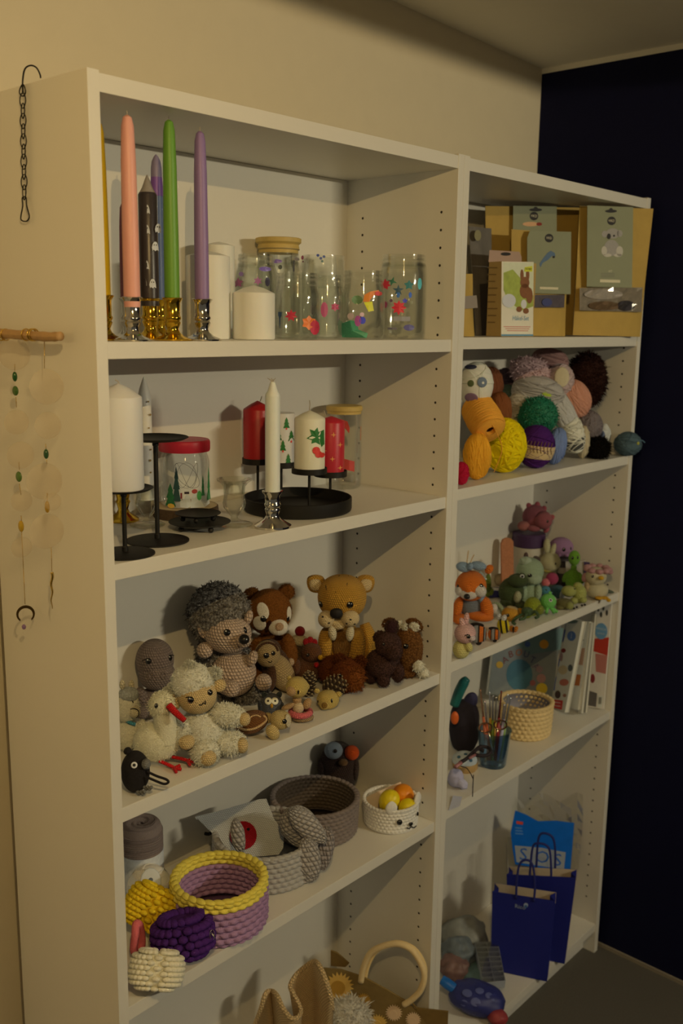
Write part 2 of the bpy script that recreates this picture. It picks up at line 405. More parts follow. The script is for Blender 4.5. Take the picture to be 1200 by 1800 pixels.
# ------------------------------------------------------------------ helpers for turned things and printed shapes
def proj(p):
    d = (np.asarray(p) - CAM) @ CR; return 600 + F * d[0] / -d[2], 900 - F * d[1] / -d[2]
def PY(u, y, z):
    """the point at depth y on level z that is seen in column u"""
    v = 900
    for _ in range(6):
        p = ony(u, v, y); p[2] = z; v = proj(p)[1]
    return p
def turn(T, name, prof, mt, seg=32, u=None, dy=0, parent=None, sharp=35, **kw):
    """profile [(radius px, image row)] turned about the vertical through column u of the thing"""
    c = T.P + T.h * dy * T.m
    if u is not None: c = c + T.r * ((T.at(u, proj(T.P)[1]) - T.P) @ T.r)
    uu, v0 = proj(c)
    pr = []
    for r, v in prof:
        d = ray(uu, v); k = ((c - CAM) @ T.h) / (d @ T.h); pr.append((r * T.m, (CAM + d * k)[2]))
    return T.put(name, rev(pr, seg, (c[0], c[1], 0), T.B, **kw), mt, parent, sharp=sharp)
def wrap(T, name, u, v, pts, r, mt, parent=None, ua=None, off=0.0008, back=False, dy=0):
    """a flat print wrapped on a turned body of radius r px: pts are pixel offsets"""
    c = T.P + T.h * dy * T.m; ub = proj(c)[0] if ua is None else ua
    if ua is not None: c = c + T.r * ((T.at(ua, v) - T.P) @ T.r)
    V = []; sg = -1 if not back else 1
    ring = [(0, 0)] + list(pts)
    for du, dv in ring:
        x = (u + du - ub) / r; a = math.asin(max(-0.985, min(0.985, x)))
        z = T.at(ub, v + dv, dy)[2]; rr = r * T.m + off * (1 if not back else -2)
        V.append(np.array([c[0], c[1], z]) + rr * (math.sin(a) * T.r + sg * math.cos(a) * T.h))
    n = len(pts); f = [(0, 1 + i, 1 + (i + 1) % n) for i in range(n)]
    return T.put(name, G().add(V, f), mt, parent, smooth=False)
def circ(r, n=12, sx=1.0, sy=1.0): return [(r * sx * math.cos(a), r * sy * math.sin(a)) for a in np.linspace(0, 2 * math.pi, n, endpoint=False)]
def star(r1, r2, n=5, rot=0): return [((r1 if i % 2 == 0 else r2) * math.sin(rot + math.pi * i / n), -(r1 if i % 2 == 0 else r2) * math.cos(rot + math.pi * i / n)) for i in range(2 * n)]
def rect(w, h): return [(-w, -h), (0, -h), (w, -h), (w, h), (0, h), (-w, h)]
def sheared(p, k): return [(x, y + k * x) for x, y in p]

# ------------------------------------------------------------------ black chain on the end panel
BLK = plain((0.010, 0.009, 0.008), 0.45, 0.5, name='black_iron')
P0 = onx(45, 150, -0.006)
t = Thing('hook_chain', 'black metal link chain hanging by an S-hook from the end panel top', 'chain', 0, 0, 0, P=onx(43, 385, -0.006), snap=False)
def panelpt(u, v, off=0.005): return onx(u, v, -off)
def link(T, name, pts, rad, closed=True, n=20, off=0.005):
    P = smooth_path([panelpt(a, b, off if len(q) < 1 else off + q[0]) for a, b, *q in pts], n, closed)
    return T.put(name, tube(P, rad, 6, closed), BLK)
hook = [(40, 165), (40, 140), (44, 121), (54, 115), (64, 119), (70, 130), (71.5, 137)]
hp = smooth_path([panelpt(u, v, o) for (u, v), o in zip(hook, (0.004, 0.004, 0.004, 0.0015, -0.004, -0.008, -0.010))], 24)
t.put('hook', tube(hp, 0.0011, 6), BLK)
link(t, 'swivel_ring', [(40, 148), (45, 160), (42, 168), (37, 168), (34, 160)], 0.0009)
ys = np.linspace(168, 347, 11)
for i in range(10):
    a, b = ys[i] - 3, ys[i + 1] + 3; w_ = 5.2 if i % 2 == 0 else 3.0; x = 40 + 3 * i / 10
    link(t, 'chain_link', [(x - w_ * 0.5, a, -0.001), (x + w_ * 0.5, a, 0.001), (x + w_, (a + b) / 2, 0.001), (x + w_ * 0.35, b, 0), (x - w_ * 0.35, b, 0), (x - w_, (a + b) / 2, -0.001)], 0.0008, n=18)
link(t, 'clip_hook', [(42, 346), (46, 348), (47, 362), (51.5, 380), (48, 388), (42, 389), (37, 386), (37, 378), (40, 362), (39, 349)], 0.0010, n=40)

# ------------------------------------------------------------------ driftwood mobile on the end panel
GOLD = plain((0.72, 0.50, 0.12), 0.22, 1.0, name='polished_gold')
CAPIZ = shell(tint((170, 140, 90)), 0.16)
t = Thing('hanging_mobile', 'driftwood hanger with round shell discs, glass beads and a moon charm on the end panel', 'mobile', 0, 0, 0, P=onx(55, 590, -0.022), snap=False)
wood = plain(tint((140, 100, 50)), 0.7, grain=0.25, gscale=90, bump=0.4, name='driftwood')
pa = smooth_path([panelpt(-60, 583, 0.022), panelpt(-10, 586, 0.022), panelpt(40, 589, 0.022), panelpt(85, 592, 0.022), panelpt(106, 591, 0.022)], 20)
t.put('driftwood_rod', tube(pa, np.linspace(0.0070, 0.0060, len(pa)) * (1 + 0.06 * np.sin(np.arange(len(pa)) * 1.9)), 12), wood)
for u in (2, 10, 46, 56, 60):
    c = panelpt(u, 588.5, 0.022); ax = pa[-1] - pa[0]; ax /= np.linalg.norm(ax); nn = np.cross(ax, UP); nn /= np.linalg.norm(nn)
    rg = [c + 0.0078 * (math.cos(a) * UP + math.sin(a) * nn) + ax * 0.001 * math.sin(a) for a in np.linspace(0, 2 * math.pi, 18, endpoint=False)]
    t.put('gold_wire', tube(rg, 0.0010, 6, True), GOLD)
def pdisc(name, u, v, r, mt, th=0.0010, off=0.006, parent=None):
    c = panelpt(u, v, off); mm = t.m
    return t.put(name, rev([(0.0001, -th), (r * mm * 0.97, -th), (r * mm, 0), (r * mm * 0.97, th), (0.0001, th)], 28, c, np.stack([t.r * 0.94 + t.h * 0.34, UP, -t.h * 0.94 + t.r * 0.34], 1)), mt, parent)
for u, v, r in ((25, 622, 29), (29, 742, 23), (36, 800, 25), (82, 680, 31), (84, 748, 24), (78, 846, 33), (38, 880, 20), (82, 934, 32), (38, 962, 20), (92, 882, 16)):
    pdisc('shell_disc', u, v, r, CAPIZ, off=0.024 + 0.0012 * ((u * 7 + v) % 3))
def pline(name, a, b, rad=0.0005, mt=None):
    t.put(name, tube([panelpt(*a, 0.022), panelpt(*b, 0.022)], rad, 5), mt or GOLD)
for a, b in (((78, 600), (78, 648)), ((26, 640), (26, 652)), ((28, 698), (29, 716)), ((33, 812), (34, 826)), ((34, 850), (37, 870)), ((37, 906), (38, 918)), ((38, 935), (41, 998)), ((41, 998), (44, 1062)), ((80, 780), (81, 790)), ((82, 808), (82, 815)), ((83, 866), (83, 880)), ((90, 962), (91, 1004))):
    pline('thin_chain', a, b)
for u, v, w_, h_, c in ((26, 662, 4.5, 9, (30, 62, 20)), (27, 687, 8.5, 9, (52, 72, 22)), (33, 838, 8.5, 10, (62, 80, 24)), (37, 925, 7.5, 11, (150, 112, 20)), (81, 798, 5, 9, (38, 62, 28)), (83, 891, 4.5, 11, (150, 108, 20))):
    cc = panelpt(u, v, 0.022); mm = t.m
    b = t.put('glass_bead', ell(cc, np.array([0.0035, w_ * mm, h_ * mm]), None, 12, 8), plain(tint(c), 0.12, name='glass_bead'))
pp = [panelpt(91 + 1.2 * math.sin(k * 0.9), 1006 + k * 4, 0.022) for k in range(17)]
t.put('gold_icicle', tube(smooth_path(pp, 34), np.linspace(0.0022, 0.0005, len(smooth_path(pp, 34))), 6), GOLD)
cc = np.array([panelpt(45 + 0, 1079, 0.022)])[0]; mo = []
outer = [(math.sin(a) * 17, -math.cos(a) * 17) for a in np.linspace(-2.5, 2.5, 22)]; inner = [(math.sin(a) * 13, -2 + 3.5 - math.cos(a) * 13) for a in np.linspace(2.3, -2.3, 22)]
mo = [(x * t.m, -y * t.m) for x, y in outer + inner]
t.put('moon_charm', slab(mo, cc, t.r, UP, -t.h, 0.0012), plain((0.16, 0.10, 0.03), 0.35, 0.9, name='aged_brass'), smooth=False)
t.put('amethyst_drop', ell(panelpt(42, 1102, 0.022), np.array([0.003, 0.0035, 0.004]), None, 8, 6), plain(tint((110, 78, 90)), 0.2, name='amethyst'))

# ------------------------------------------------------------------ top left compartment
Z1 = ZL[0]
SILVER = plain((0.78, 0.76, 0.70), 0.10, 1.0, grain=0.0, name='polished_silver')
GOLDH = plain((0.85, 0.56, 0.06), 0.14, 1.0, grain=0.0, name='polished_gold_holder')
WICK = plain((0.45, 0.40, 0.33), 0.9, name='cotton_wick')
def holder(name, label, u, y, z, mt, rim, base, k=1.0, group='candle holders'):
    T = Thing(name, label, 'candle holder', 0, 0, 0, P=PY(u, y, z), group=group)
    H = base - rim; s = k
    pr = [(0.2, base), (33 * s, base), (33.5 * s, base - 2), (30 * s, base - 4), (20 * s, base - 8), (13 * s, base - 14), (10 * s, base - 20), (12.5 * s, base - 26), (14.5 * s, base - 31), (12.5 * s, base - 34), (15 * s, base - 38), (15 * s, base - 41),
          (13.2 * s, base - 43), (13.6 * s, rim + 8), (17 * s, rim + 2), (18.5 * s, rim), (17 * s, rim - 1), (12.5 * s, rim + 3), (12 * s, rim + 16), (0.2, rim + 18)]
    turn(T, 'stem', pr, mt, 36, sharp=50)
    T.done(); return T
def taper(name, label, T, r, top, rim, mt, group='taper candles', tip=8, flat=None):
    """a taper candle standing in the holder T"""
    C = Thing(name, label, 'candle', 0, 0, 0, P=T.P + UP * 0.0, group=group, snap=False)
    h = rim - top
    if flat: pr = flat
    else: pr = [(0.2, rim + 15), (r * .95, rim + 15), (r, rim + 2), (r * 0.98, rim - h * 0.35), (r * 0.88, rim - h * 0.75), (r * 0.74, rim - h * 0.94), (r * 0.52, top + 4), (r * 0.2, top), (0.1, top - 0.5)]
    o = turn(C, 'wax_body', pr, mt, 28)
    turn(C, 'wick', [(0.8, top + 3), (0.8, top - 7), (0.1, top - 8)], WICK, 6)
    return C
Zs = Z1
hy = holder('candle_holder', 'gold candle holder half hidden behind the end panel, under the yellow taper', 184, 0.075, Zs, GOLDH, 523, 601)
taper('taper_candle', 'bright yellow taper candle peeking out from behind the end panel', hy, 13, 215, 525, wax(tint((190, 150, 20))))
hp_ = holder('candle_holder', 'silver candle holder holding the pink taper', 234, 0.030, Zs, SILVER, 523, 599)
taper('taper_candle', 'pale pink taper candle, leftmost of the three tall front tapers', hp_, 14.5, 203, 525, wax(tint((192, 126, 90))))
hb = holder('candle_holder', 'silver candle holder standing right behind the pink taper', 226, 0.115, Zs, SILVER, 525, 597, 0.9)
taper('taper_candle', 'dark wine-red taper candle almost hidden behind the pink one', hb, 12, 355, 526, wax(tint((120, 60, 55))))
hg = holder('candle_holder', 'gold candle holder holding the black ghost candle', 265, 0.105, Zs, GOLDH, 523, 594)
gc = Thing('ghost_candle', 'black candle printed with little white ghosts, with a pointed grey tip', 'candle', 0, 0, 0, P=hg.P, snap=False)
turn(gc, 'wax_body', [(0.2, 538), (16, 538), (16.3, 500), (16, 343), (14, 339)], wax(tint((44, 34, 26)), 0.35), 28)
turn(gc, 'pointed_tip', [(14, 339.5), (9, 330), (4.5, 317), (1.5, 309), (0.2, 307)], wax(tint((120, 104, 78))), 24)
GW = plain(tint((190, 178, 148)), 0.7, name='white_print'); DK = plain(BLACK, 0.5, name='black_print')
ghost = [(-4.5, 8), (-5.5, 2), (-4, -4), (-1.5, -8), (2, -8), (4, -4), (5, 1), (5.5, 8), (2.6, 6), (0, 8.5), (-2.5, 6)]
for u, v in ((258, 370), (258, 405), (272, 434), (257, 467), (268, 499), (277, 402), (253, 495)):
    o = wrap(gc, 'ghost_print', u, v, ghost, 16.3, GW, ua=265)
    for dx in (-1.8, 1.6): wrap(gc, 'eye', u + dx, v - 2.5, circ(0.9, 6, 1, 1.4), 16.3, DK, o, ua=265, off=0.0012)
hl = holder('candle_holder', 'gold candle holder behind the green taper, under the layered purple candle', 281, 0.165, Zs, GOLDH, 526, 593, 0.9)
lc = Thing('layered_candle', 'layered candle with grey-lilac top, purple and blue bands, behind the green taper', 'candle', 0, 0, 0, P=hl.P, snap=False)
turn(lc, 'blue_layer', [(0.2, 538), (10.5, 538), (10.5, 345)], wax(tint((86, 92, 96))), 24)
turn(lc, 'purple_layer', [(10.5, 345.5), (10.5, 330), (9.6, 312)], wax(tint((102, 60, 96))), 24)
turn(lc, 'lilac_top', [(9.6, 312.5), (9.2, 296), (7.5, 284), (4, 276), (1, 272), (0.1, 271.5)], wax(tint((112, 94, 92))), 24)
hgr = holder('candle_holder', 'gold candle holder holding the green taper', 304, 0.040, Zs, GOLDH, 525, 599)
taper('taper_candle', 'grass green taper candle between the pink and the lilac ones', hgr, 13.2, 211, 526, wax(tint((82, 112, 26))))
hli = holder('candle_holder', 'silver candle holder holding the lilac taper', 356, 0.030, Zs, SILVER, 526, 598)
taper('taper_candle', 'lilac taper candle, rightmost of the three tall front tapers', hli, 12.5, 231, 527, wax(tint((114, 84, 96))))
IV = wax(tint((206, 186, 140)), 0.5)
def pillar(label, u, y, z, r, top, sh, base, mt, name='pillar_candle', group='pillar candles', wick=True, wickpx=8):
    T = Thing(name, label, 'candle', 0, 0, 0, P=PY(u, y, z), group=group)
    turn(T, 'wax_body', [(0.2, base), (r * 0.97, base), (r, base - 2), (r, sh + 3), (r * 0.985, sh), (r * 0.5, (sh + top) / 2 - 0.12 * (sh - top)), (1.0, top), (0.1, top)], mt, 40, sharp=50)
    if wick: turn(T, 'wick', [(0.9, top + 1), (0.9, top - wickpx), (0.1, top - wickpx - 0.5)], WICK, 6)
    T.done(); return T
pillar('tall ivory pillar candle at the very back of the top left shelf', 386, 0.215, Zs, 27, 427, 434, 595, IV, wick=False)
pillar('tall ivory pillar candle right behind the lilac taper', 367, 0.130, Zs, 38, 443, 452, 597, IV, wick=False)
pillar('short wide ivory pillar candle with a cone top beside the sticker jars', 446, 0.085, Zs, 37, 502, 516, 597, IV, wick=False)

GL = glass((0.965, 0.975, 0.96), refl=1.0)
def jar(label, u, y, z, r, rn, top, base, sh=None, mt=None, name='glass_jar', thick=2.0, group='sticker jars on the top left shelf', rim=True):
    T = Thing(name, label, 'jar', 0, 0, 0, P=PY(u, y, z), group=group)
    sh = sh or top + 38; tk = thick
    pr = [(0.2, base), (r * 0.88, base), (r * 0.97, base - 4), (r, base - 10), (r, sh + 10), (r * 0.985, sh + 4), (rn + 2, sh - 6), (rn, sh - 10)]
    if rim: pr += [(rn, top + 22), (rn + 1.4, top + 20), (rn + 1.4, top + 17), (rn, top + 15), (rn, top + 12), (rn + 1.4, top + 10), (rn + 1.4, top + 7), (rn, top + 5)]
    pr += [(rn + 1, top + 3), (rn + 0.5, top), (rn - tk, top), (rn - tk, sh - 10), (r - tk * 1.2, sh + 8), (r - tk, base - 12), (r * 0.85, base - 6), (0.2, base - 6)]
    turn(T, 'glass_body', pr, mt or GL, 40, sharp=40); T.jr = r; T.done(); return T
def stickers(T, items):
    ua = proj(T.P)[0]
    for u, v, pts, c, *bk in items:
        wrap(T, 'sticker', u, v, pts, T.jr, plain(tint(c, (170, 150, 112)), 0.4, name='sticker_print'), ua=ua, back=bool(bk), off=0.0009)
j = jar('round glass jar with purple stickers at the back beside the ivory pillars', 451, 0.195, Zs, 37, 31, 449, 595, 478)
stickers(j, [(420, 500, star(9, 5, 5), (120, 60, 70)), (453, 497, star(8, 4, 6), (130, 70, 90)), (469, 498, circ(6, 8, .7, 1.4), (40, 30, 44)), (465, 476, circ(7, 9, 1.5, .6), (90, 64, 100)), (425, 485, circ(4, 8), (110, 80, 96))])
j = jar('glass jar closed by a wooden lid at the back', 489, 0.222, Zs, 40, 34, 446, 594, 470)
WD = plain(tint((156, 122, 52)), 0.55, grain=0.12, gscale=120, name='bamboo_lid')
o = turn(j, 'wooden_lid', [(0.2, 421), (37, 420), (39.5, 421), (39.5, 428), (37, 430), (35, 432), (36, 436), (36, 439), (34.5, 441), (34.5, 447), (0.2, 447)], WD, 40)
turn(j, 'seal_ring', [(34.6, 438.5), (36.6, 439.2), (36.6, 440.6), (34.6, 441.2)], plain(tint((120, 96, 48)), 0.6, name='silicone_seal'), 40, parent=o)
stickers(j, [(486, 463, circ(6, 9, 1.6, .6), (88, 60, 92)), (492, 473, circ(3.5, 8, 1, 1.2), (20, 34, 24)), (520, 458, circ(4, 8, 1.2, .7), (96, 80, 60)), (515, 470, rect(1, 10), (40, 34, 30))])
j = jar('wide clear tumbler with blue flower stickers behind the middle jars', 566, 0.215, Zs, 38, 36, 451, 594, 466, rim=False)
stickers(j, [(559, 453, circ(2.6, 7), (50, 60, 96)), (564, 458, circ(2.6, 7), (40, 56, 86)), (569, 455, circ(2.6, 7), (50, 64, 90)), (566, 463, circ(2.2, 7), (40, 70, 60)), (533, 456, circ(3, 7, .8, 1.3), (130, 50, 60)), (534, 463, circ(1.5, 6), (100, 40, 50))])
j = jar('glass jar with a red flower and an orange leaf sticker, foremost beside the short pillar', 522, 0.075, Zs, 40, 35, 481, 597, 513)
stickers(j, [(493, 558, [(-3, -8), (3, -8), (3, -2), (1, 2), (0.5, 20), (-0.5, 20), (-1.5, 2), (-3, -2)], (40, 52, 60)), (512, 556, star(11, 6, 7), (146, 30, 36)), (542, 568, star(13, 9, 6), (190, 90, 24)), (552, 576, circ(10, 10, .85, 1.3), (150, 34, 40)), (550, 545, circ(8, 8, .5, 1.2), (150, 130, 96), 1)])
j = jar('narrow glass jar with pink flower stickers between two jars', 574, 0.120, Zs, 30, 26, 484, 595, 514)
stickers(j, [(570, 545, circ(9, 9, .7, 1.5), (150, 62, 74)), (588, 540, star(8, 5, 6), (140, 34, 50))])
j = jar('glass jar with rainbow and green meadow stickers beside the tallest jar', 637, 0.085, Zs, 38, 34, 478, 597, 512)
arc = lambda r1, r2, a, b: [(r1 * math.cos(q), -r1 * math.sin(q)) for q in np.linspace(a, b, 7)] + [(r2 * math.cos(q), -r2 * math.sin(q)) for q in np.linspace(b, a, 7)]
stickers(j, [(620, 583, [(-19, -12), (-4, -18), (8, -16), (10, -2), (26, 4), (24, 12), (-18, 12)], (62, 120, 74)), (648, 525, [(-10, 8), (-8, -4), (2, -10), (16, -13), (18, -6), (6, -2), (0, 8)], (200, 108, 28)), (664, 518, circ(5, 8, 1.3, .8), (170, 50, 40)), (647, 540, [(-8, -6), (6, -8), (9, 8), (0, 10)], (176, 160, 30)), (629, 566, circ(7, 9, .8, 1.4), (140, 60, 92)), (637, 565, circ(6, 9, .9, 1.1), (46, 50, 120)), (636, 555, circ(4, 8), (180, 140, 120)), (617, 558, circ(6, 8), (160, 130, 104)), (627, 528, circ(9, 9, 1.2, .9), (92, 108, 56), 1)])
j = jar('tallest glass jar on the top left shelf, with red flower and green leaf stickers', 706, 0.060, Zs, 41, 37, 450, 597, 474)
stickers(j, [(678, 503, star(10, 6, 7), (164, 34, 38)), (690, 498, star(9, 3, 4, .3), (40, 84, 52)), (700, 513, star(10, 4, 5), (36, 60, 60)), (718, 504, star(9, 5, 5), (36, 84, 66)), (700, 521, circ(4, 8, .8, 1.3), (40, 80, 110)), (720, 521, circ(4, 8, .7, 1.3), (40, 70, 116)), (711, 531, star(5, 3, 5), (60, 60, 130)), (701, 543, star(13, 8, 8), (170, 30, 36)), (678, 538, circ(5, 8, .7, 1.2), (120, 44, 56)), (736, 501, circ(8, 8, .45, 1.3), (92, 160, 132)), (688, 531, circ(3, 6), (90, 60, 60)), (718, 577, circ(8, 8, 1.2, .7), (70, 60, 80)), (706, 562, rect(14, 4), (120, 108, 88)), (690, 579, rect(8, 2), (90, 78, 70)), (722, 534, circ(3, 6), (100, 90, 50))])
# ------------------------------------------------------------------ second left shelf
Z2 = ZL[1]
IRON = plain((0.012, 0.011, 0.010), 0.55, 0.3, name='black_lacquered_iron')
def stand(label, u, v, rb, rt, vt, group='black pedestal candle stands'):
    T = Thing('candle_stand', label, 'candle stand', u, v, Z2, group=group)
    b = v
    turn(T, 'foot_disc', [(0.2, b), (rb, b), (rb, b - 2), (rb * 0.9, b - 3.5), (0.2, b - 5)], IRON, 44)
    turn(T, 'stem', [(5.5, b - 3), (5.5, b - 12), (4, b - 14), (4, vt + 16), (5.5, vt + 14), (5.5, vt + 3)], IRON, 16)
    turn(T, 'plate', [(0.2, vt + 4), (rt * 0.86, vt + 4), (rt, vt), (rt - 1, vt - 1), (rt * 0.85, vt + 2.2), (0.2, vt + 2.2)], IRON, 44)
    T.done(); return T
s1 = stand('low black pedestal stand carrying the big white pillar candle', 220, 974, 52, 52, 858)
C = Thing('pillar_candle', 'big white pillar candle with a cone top on the low black stand', 'candle', 0, 0, 0, P=s1.P - s1.r * 4 * s1.m, snap=False)
turn(C, 'wax_body', [(0.2, 859.5), (39, 859.5), (40, 857), (40, 702), (39.4, 698), (20, 683), (1, 674), (0.1, 674)], wax(tint((190, 172, 134)), 0.5), 44)
C.strand('wick', [(210, 676), (207, 671), (202, 668)], 1.1, WICK)
C.e.location.z += 0.0004
s2 = stand('taller black pedestal stand with an empty plate next to the big white pillar', 277, 951, 55, 57, 769)
h = Thing('candle_holder', 'gold candle holder behind the low black stand', 'candle holder', 217, 915, Z2, group='candle holders')
turn(h, 'stem', [(0.2, 917), (27, 917), (27, 914), (22, 910), (12, 904), (8.5, 897), (11, 888), (13, 884), (10.5, 880), (12, 872), (14, 860), (14, 852), (11, 852), (10, 862), (0.2, 864)], GOLDH, 32, sharp=50); h.done()
def glass_holder(label, u, v, k, top):
    T = Thing('candle_holder', label, 'candle holder', u, v, Z2, group='clear glass candle holders')
    H = v - top
    pr = [(0.2, v + 1), (30 * k, v + 1), (32 * k, v - 1), (28 * k, v - 3), (14 * k, v - 6), (6.5 * k, v - 10), (6 * k, v - 14), (12 * k, v - 20), (19 * k, v - 30), (20.5 * k, v - 38), (18 * k, v - 50), (19 * k, top + 14), (24 * k, top + 7), (30 * k, top + 3), (30.5 * k, top), (28 * k, top), (18 * k, top + 9), (15.5 * k, top + 26), (0.2, top + 30)]
    turn(T, 'glass_body', pr, glass((0.96, 0.97, 0.94), refl=0.8), 36, sharp=50); T.done(); return T
gh = glass_holder('clear glass candle holder holding the dotted white taper, left of the jar', 259, 924, 0.98, 850)
C = Thing('taper_candle', 'slim white taper with brown dots behind the big white pillar', 'candle', 0, 0, 0, P=gh.P, snap=False, group='taper candles')
turn(C, 'wax_body', [(0.2, 878), (13, 878), (13, 860), (11.5, 700), (8.5, 684), (3, 668), (0.4, 662), (0.1, 662)], wax(tint((176, 158, 120)), 0.5), 24)
for v, r in ((705, 1.6), (728, 2), (751, 1.5), (789, 1.6), (808, 2.1), (829, 1.6)):
    wrap(C, 'dot_print', 260 + (v % 5), v, circ(r, 8), 12.9, plain(tint((112, 82, 30)), 0.5, name='dot_print'), ua=256)
glass_holder('clear glass candle holder standing empty right of the small black plates', 412, 923, 1.0, 843)
# jar with the red lid on a slice of wood
ws = Thing('wood_slice', 'round wood slice with dark bark under the red-lidded jar', 'wood slice', 326, 906, Z2)
turn(ws, 'bark', [(0.2, 918), (56, 918), (58, 910), (57, 901), (55.5, 900)], plain(tint((60, 42, 22)), 0.95, grain=0.4, gscale=200, bump=0.8, name='bark'), 40)
turn(ws, 'cut_face', [(56, 900.5), (40, 899.6), (0.2, 899.6)], plain(tint((150, 124, 76)), 0.7, grain=0.15, gscale=80, name='cut_wood'), 40); ws.done()
zt = float(ws.P[2] + (ws.at(326, 898.6)[2] - ws.at(326, 916)[2]) + 0.001)
j = Thing('glass_jar', 'squat glass jar with a red screw lid and winter stickers on a wood slice', 'jar', 0, 0, 0, P=np.array([ws.P[0], ws.P[1], zt]))
j.jr = 43
turn(j, 'glass_body', [(0.2, 898), (38, 898), (42, 893), (43, 886), (43, 822), (41, 814), (39, 809), (39, 797)], GL, 44, sharp=40)
o = turn(j, 'red_lid', [(0.2, 784), (42, 784), (44, 786), (44.5, 789), (44.5, 801), (43.5, 804), (42, 804), (42, 800), (0.2, 799)], plain(tint((140, 18, 26)), 0.4, grain=0.06, name='red_lid'), 44)
tree = lambda w_, h_: [(0, -h_), (w_ * .5, -h_ * .35), (w_ * .3, -h_ * .35), (w_ * .8, h_ * .3), (w_ * .5, h_ * .3), (w_, h_), (-w_, h_), (-w_ * .5, h_ * .3), (-w_ * .8, h_ * .3), (-w_ * .3, -h_ * .35), (-w_ * .5, -h_ * .35)]
stickers(j, [(311, 856, tree(7, 30), (34, 54, 40)), (301, 875, tree(9, 20), (32, 78, 36)), (302, 894, circ(6, 8, 1, .7), (176, 130, 40)), (350, 883, [(-16, 14), (-14, -4), (-6, -14), (6, -16), (15, -8), (17, 12), (8, 16)], (176, 164, 130)), (327, 883, [(-10, 12), (-10, 2), (-3, -2), (0, -10), (6, -6), (9, 10), (2, 14)], (168, 156, 124)), (328, 871, rect(4, 2), (40, 26, 24)), (341, 869, circ(5, 8, 1, .8), (140, 50, 36)), (349, 877, circ(6, 8, .7, 1.4), (60, 120, 50)), (355, 860, tree(3, 18), (36, 80, 40)), (365, 858, tree(3, 30), (34, 96, 40)), (319, 876, rect(1.5, 5), (100, 30, 26))])
WIRE = plain(tint((70, 60, 40)), 0.5, 0.4, name='thin_wire')
for k in range(3):
    pts = []
    for a in np.linspace(0, 2 * math.pi, 14, endpoint=False):
        pts.append((328 + 28 * math.cos(a + k) * (0.6 + 0.1 * k), 848 + 22 * math.sin(a * (1 + k % 2) + k * 1.3), 22 * math.sin(a + k)))
    j.strand('fairy_wire', pts, 0.28, WIRE, closed=True, n=42, sides=4)
j.done()
# the small black plates
p1 = Thing('black_plate', 'small black metal plate on ball feet, lower one of the two', 'plate', 351, 930, Z2, group='small black metal plates')
turn(p1, 'dish', [(0.2, 926), (44, 926), (54, 922), (54, 921), (44, 924), (0.2, 924)], IRON, 44)
for a in (0.4, 1.5, 2.6, 3.8, 5.2):
    c = p1.P + p1.m * 40 * (math.cos(a) * p1.r + math.sin(a) * p1.h); c[2] = p1.at(351, 930)[2]
    p1.put('ball_foot', ell(c, np.array([5, 5, 5]) * p1.m, None, 12, 8), IRON)
p1.done()
zt = p1.P[2] + 0.0135
p2 = Thing('black_plate', 'small black metal plate on ball feet, stacked on top of the other', 'plate', 0, 0, 0, P=np.array([p1.P[0], p1.P[1] + 0.004, zt]), group='small black metal plates')
bu, bv = proj(p2.P)
turn(p2, 'dish', [(0.2, bv - 9), (32, bv - 9), (40, bv - 12.5), (40, bv - 13.5), (32, bv - 10.5), (0.2, bv - 10.5)], IRON, 40)
for a in (0.9, 2.2, 3.5, 4.6, 5.9):
    c = p2.P + p2.m * 28 * (math.cos(a) * p2.r + math.sin(a) * p2.h); c[2] = p2.P[2] + 4.5 * p2.m
    p2.put('ball_foot', ell(c, np.array([4.6, 4.6, 4.6]) * p2.m, None, 12, 8), IRON)
p2.done()
# advent tray with four candle plates
tr = Thing('advent_tray', 'round black tray with four raised candle plates on thin stems', 'candle tray', 523, 896, Z2)
turn(tr, 'dish', [(0.2, 896), (91, 896), (94, 894), (95, 891), (95, 873), (93.5, 872), (92, 873), (91.5, 889), (0.2, 892)], IRON, 64)
seats = {}
for nm, u, v, vp, rp in (('red', 453, 883, 812, 27), ('tree', 494, 877, 818, 26), ('cream', 543, 897, 829, 31), ('star', 580, 879, 834, 29)):
    c = onz(u, v, Z2); Q = Thing.__new__(Thing); Q.__dict__.update(tr.__dict__); Q.P = c; d = c - CAM; Q.m = float(-(d @ CR)[2]) / F
    h_ = d.copy(); h_[2] = 0; Q.h = h_ / np.linalg.norm(h_); Q.r = np.array([Q.h[1], -Q.h[0], 0]); Q.B = np.stack([Q.r, Q.h, UP], 1)
    zz = [Q.at(u, q)[2] for q in (v, vp)]
    # build around its own axis, stored under the tray
    def put2(name, pr):
        g_ = rev([(r * Q.m, Q.at(u, q)[2]) for r, q in pr], 28, (c[0], c[1], 0), Q.B); return tr.put(name, g_, IRON, sharp=35)
    put2('stem', [(2.4, v), (2.4, vp)])
    put2('candle_plate', [(0.2, vp + 3), (rp, vp + 3), (rp, vp - 7), (rp - 1.5, vp - 7), (rp - 2, vp), (0.2, vp)])
    seats[nm] = (Q, u, vp)
tr.done()
def seated(nm, label, r, top, sh, mt, u0, flat=False):
    Q, u, vp = seats[nm]
    P = Q.P.copy(); P[2] = Q.at(u, vp)[2]
    T = Thing('pillar_candle', label, 'candle', 0, 0, 0, P=P, group='candles on the advent tray')
    b = proj(P)[1]
    turn(T, 'wax_body', [(0.2, b), (r, b), (r, sh + 2), (r * .97, sh)] + ([(0.2, top)] if flat else [(r * .5, (top + sh) / 2 - 1), (1, top), (0.1, top)]), mt, 36, sharp=50)
    T.done(); T.ua = proj(P)[0]; return T
c = seated('red', 'plain red pillar candle with a cone top on the advent tray', 25, 705, 719, wax(tint((132, 12, 10)), 0.4), 454); c.strand('wick', [(457, 706), (459, 701), (460, 697)], 0.9, WICK)
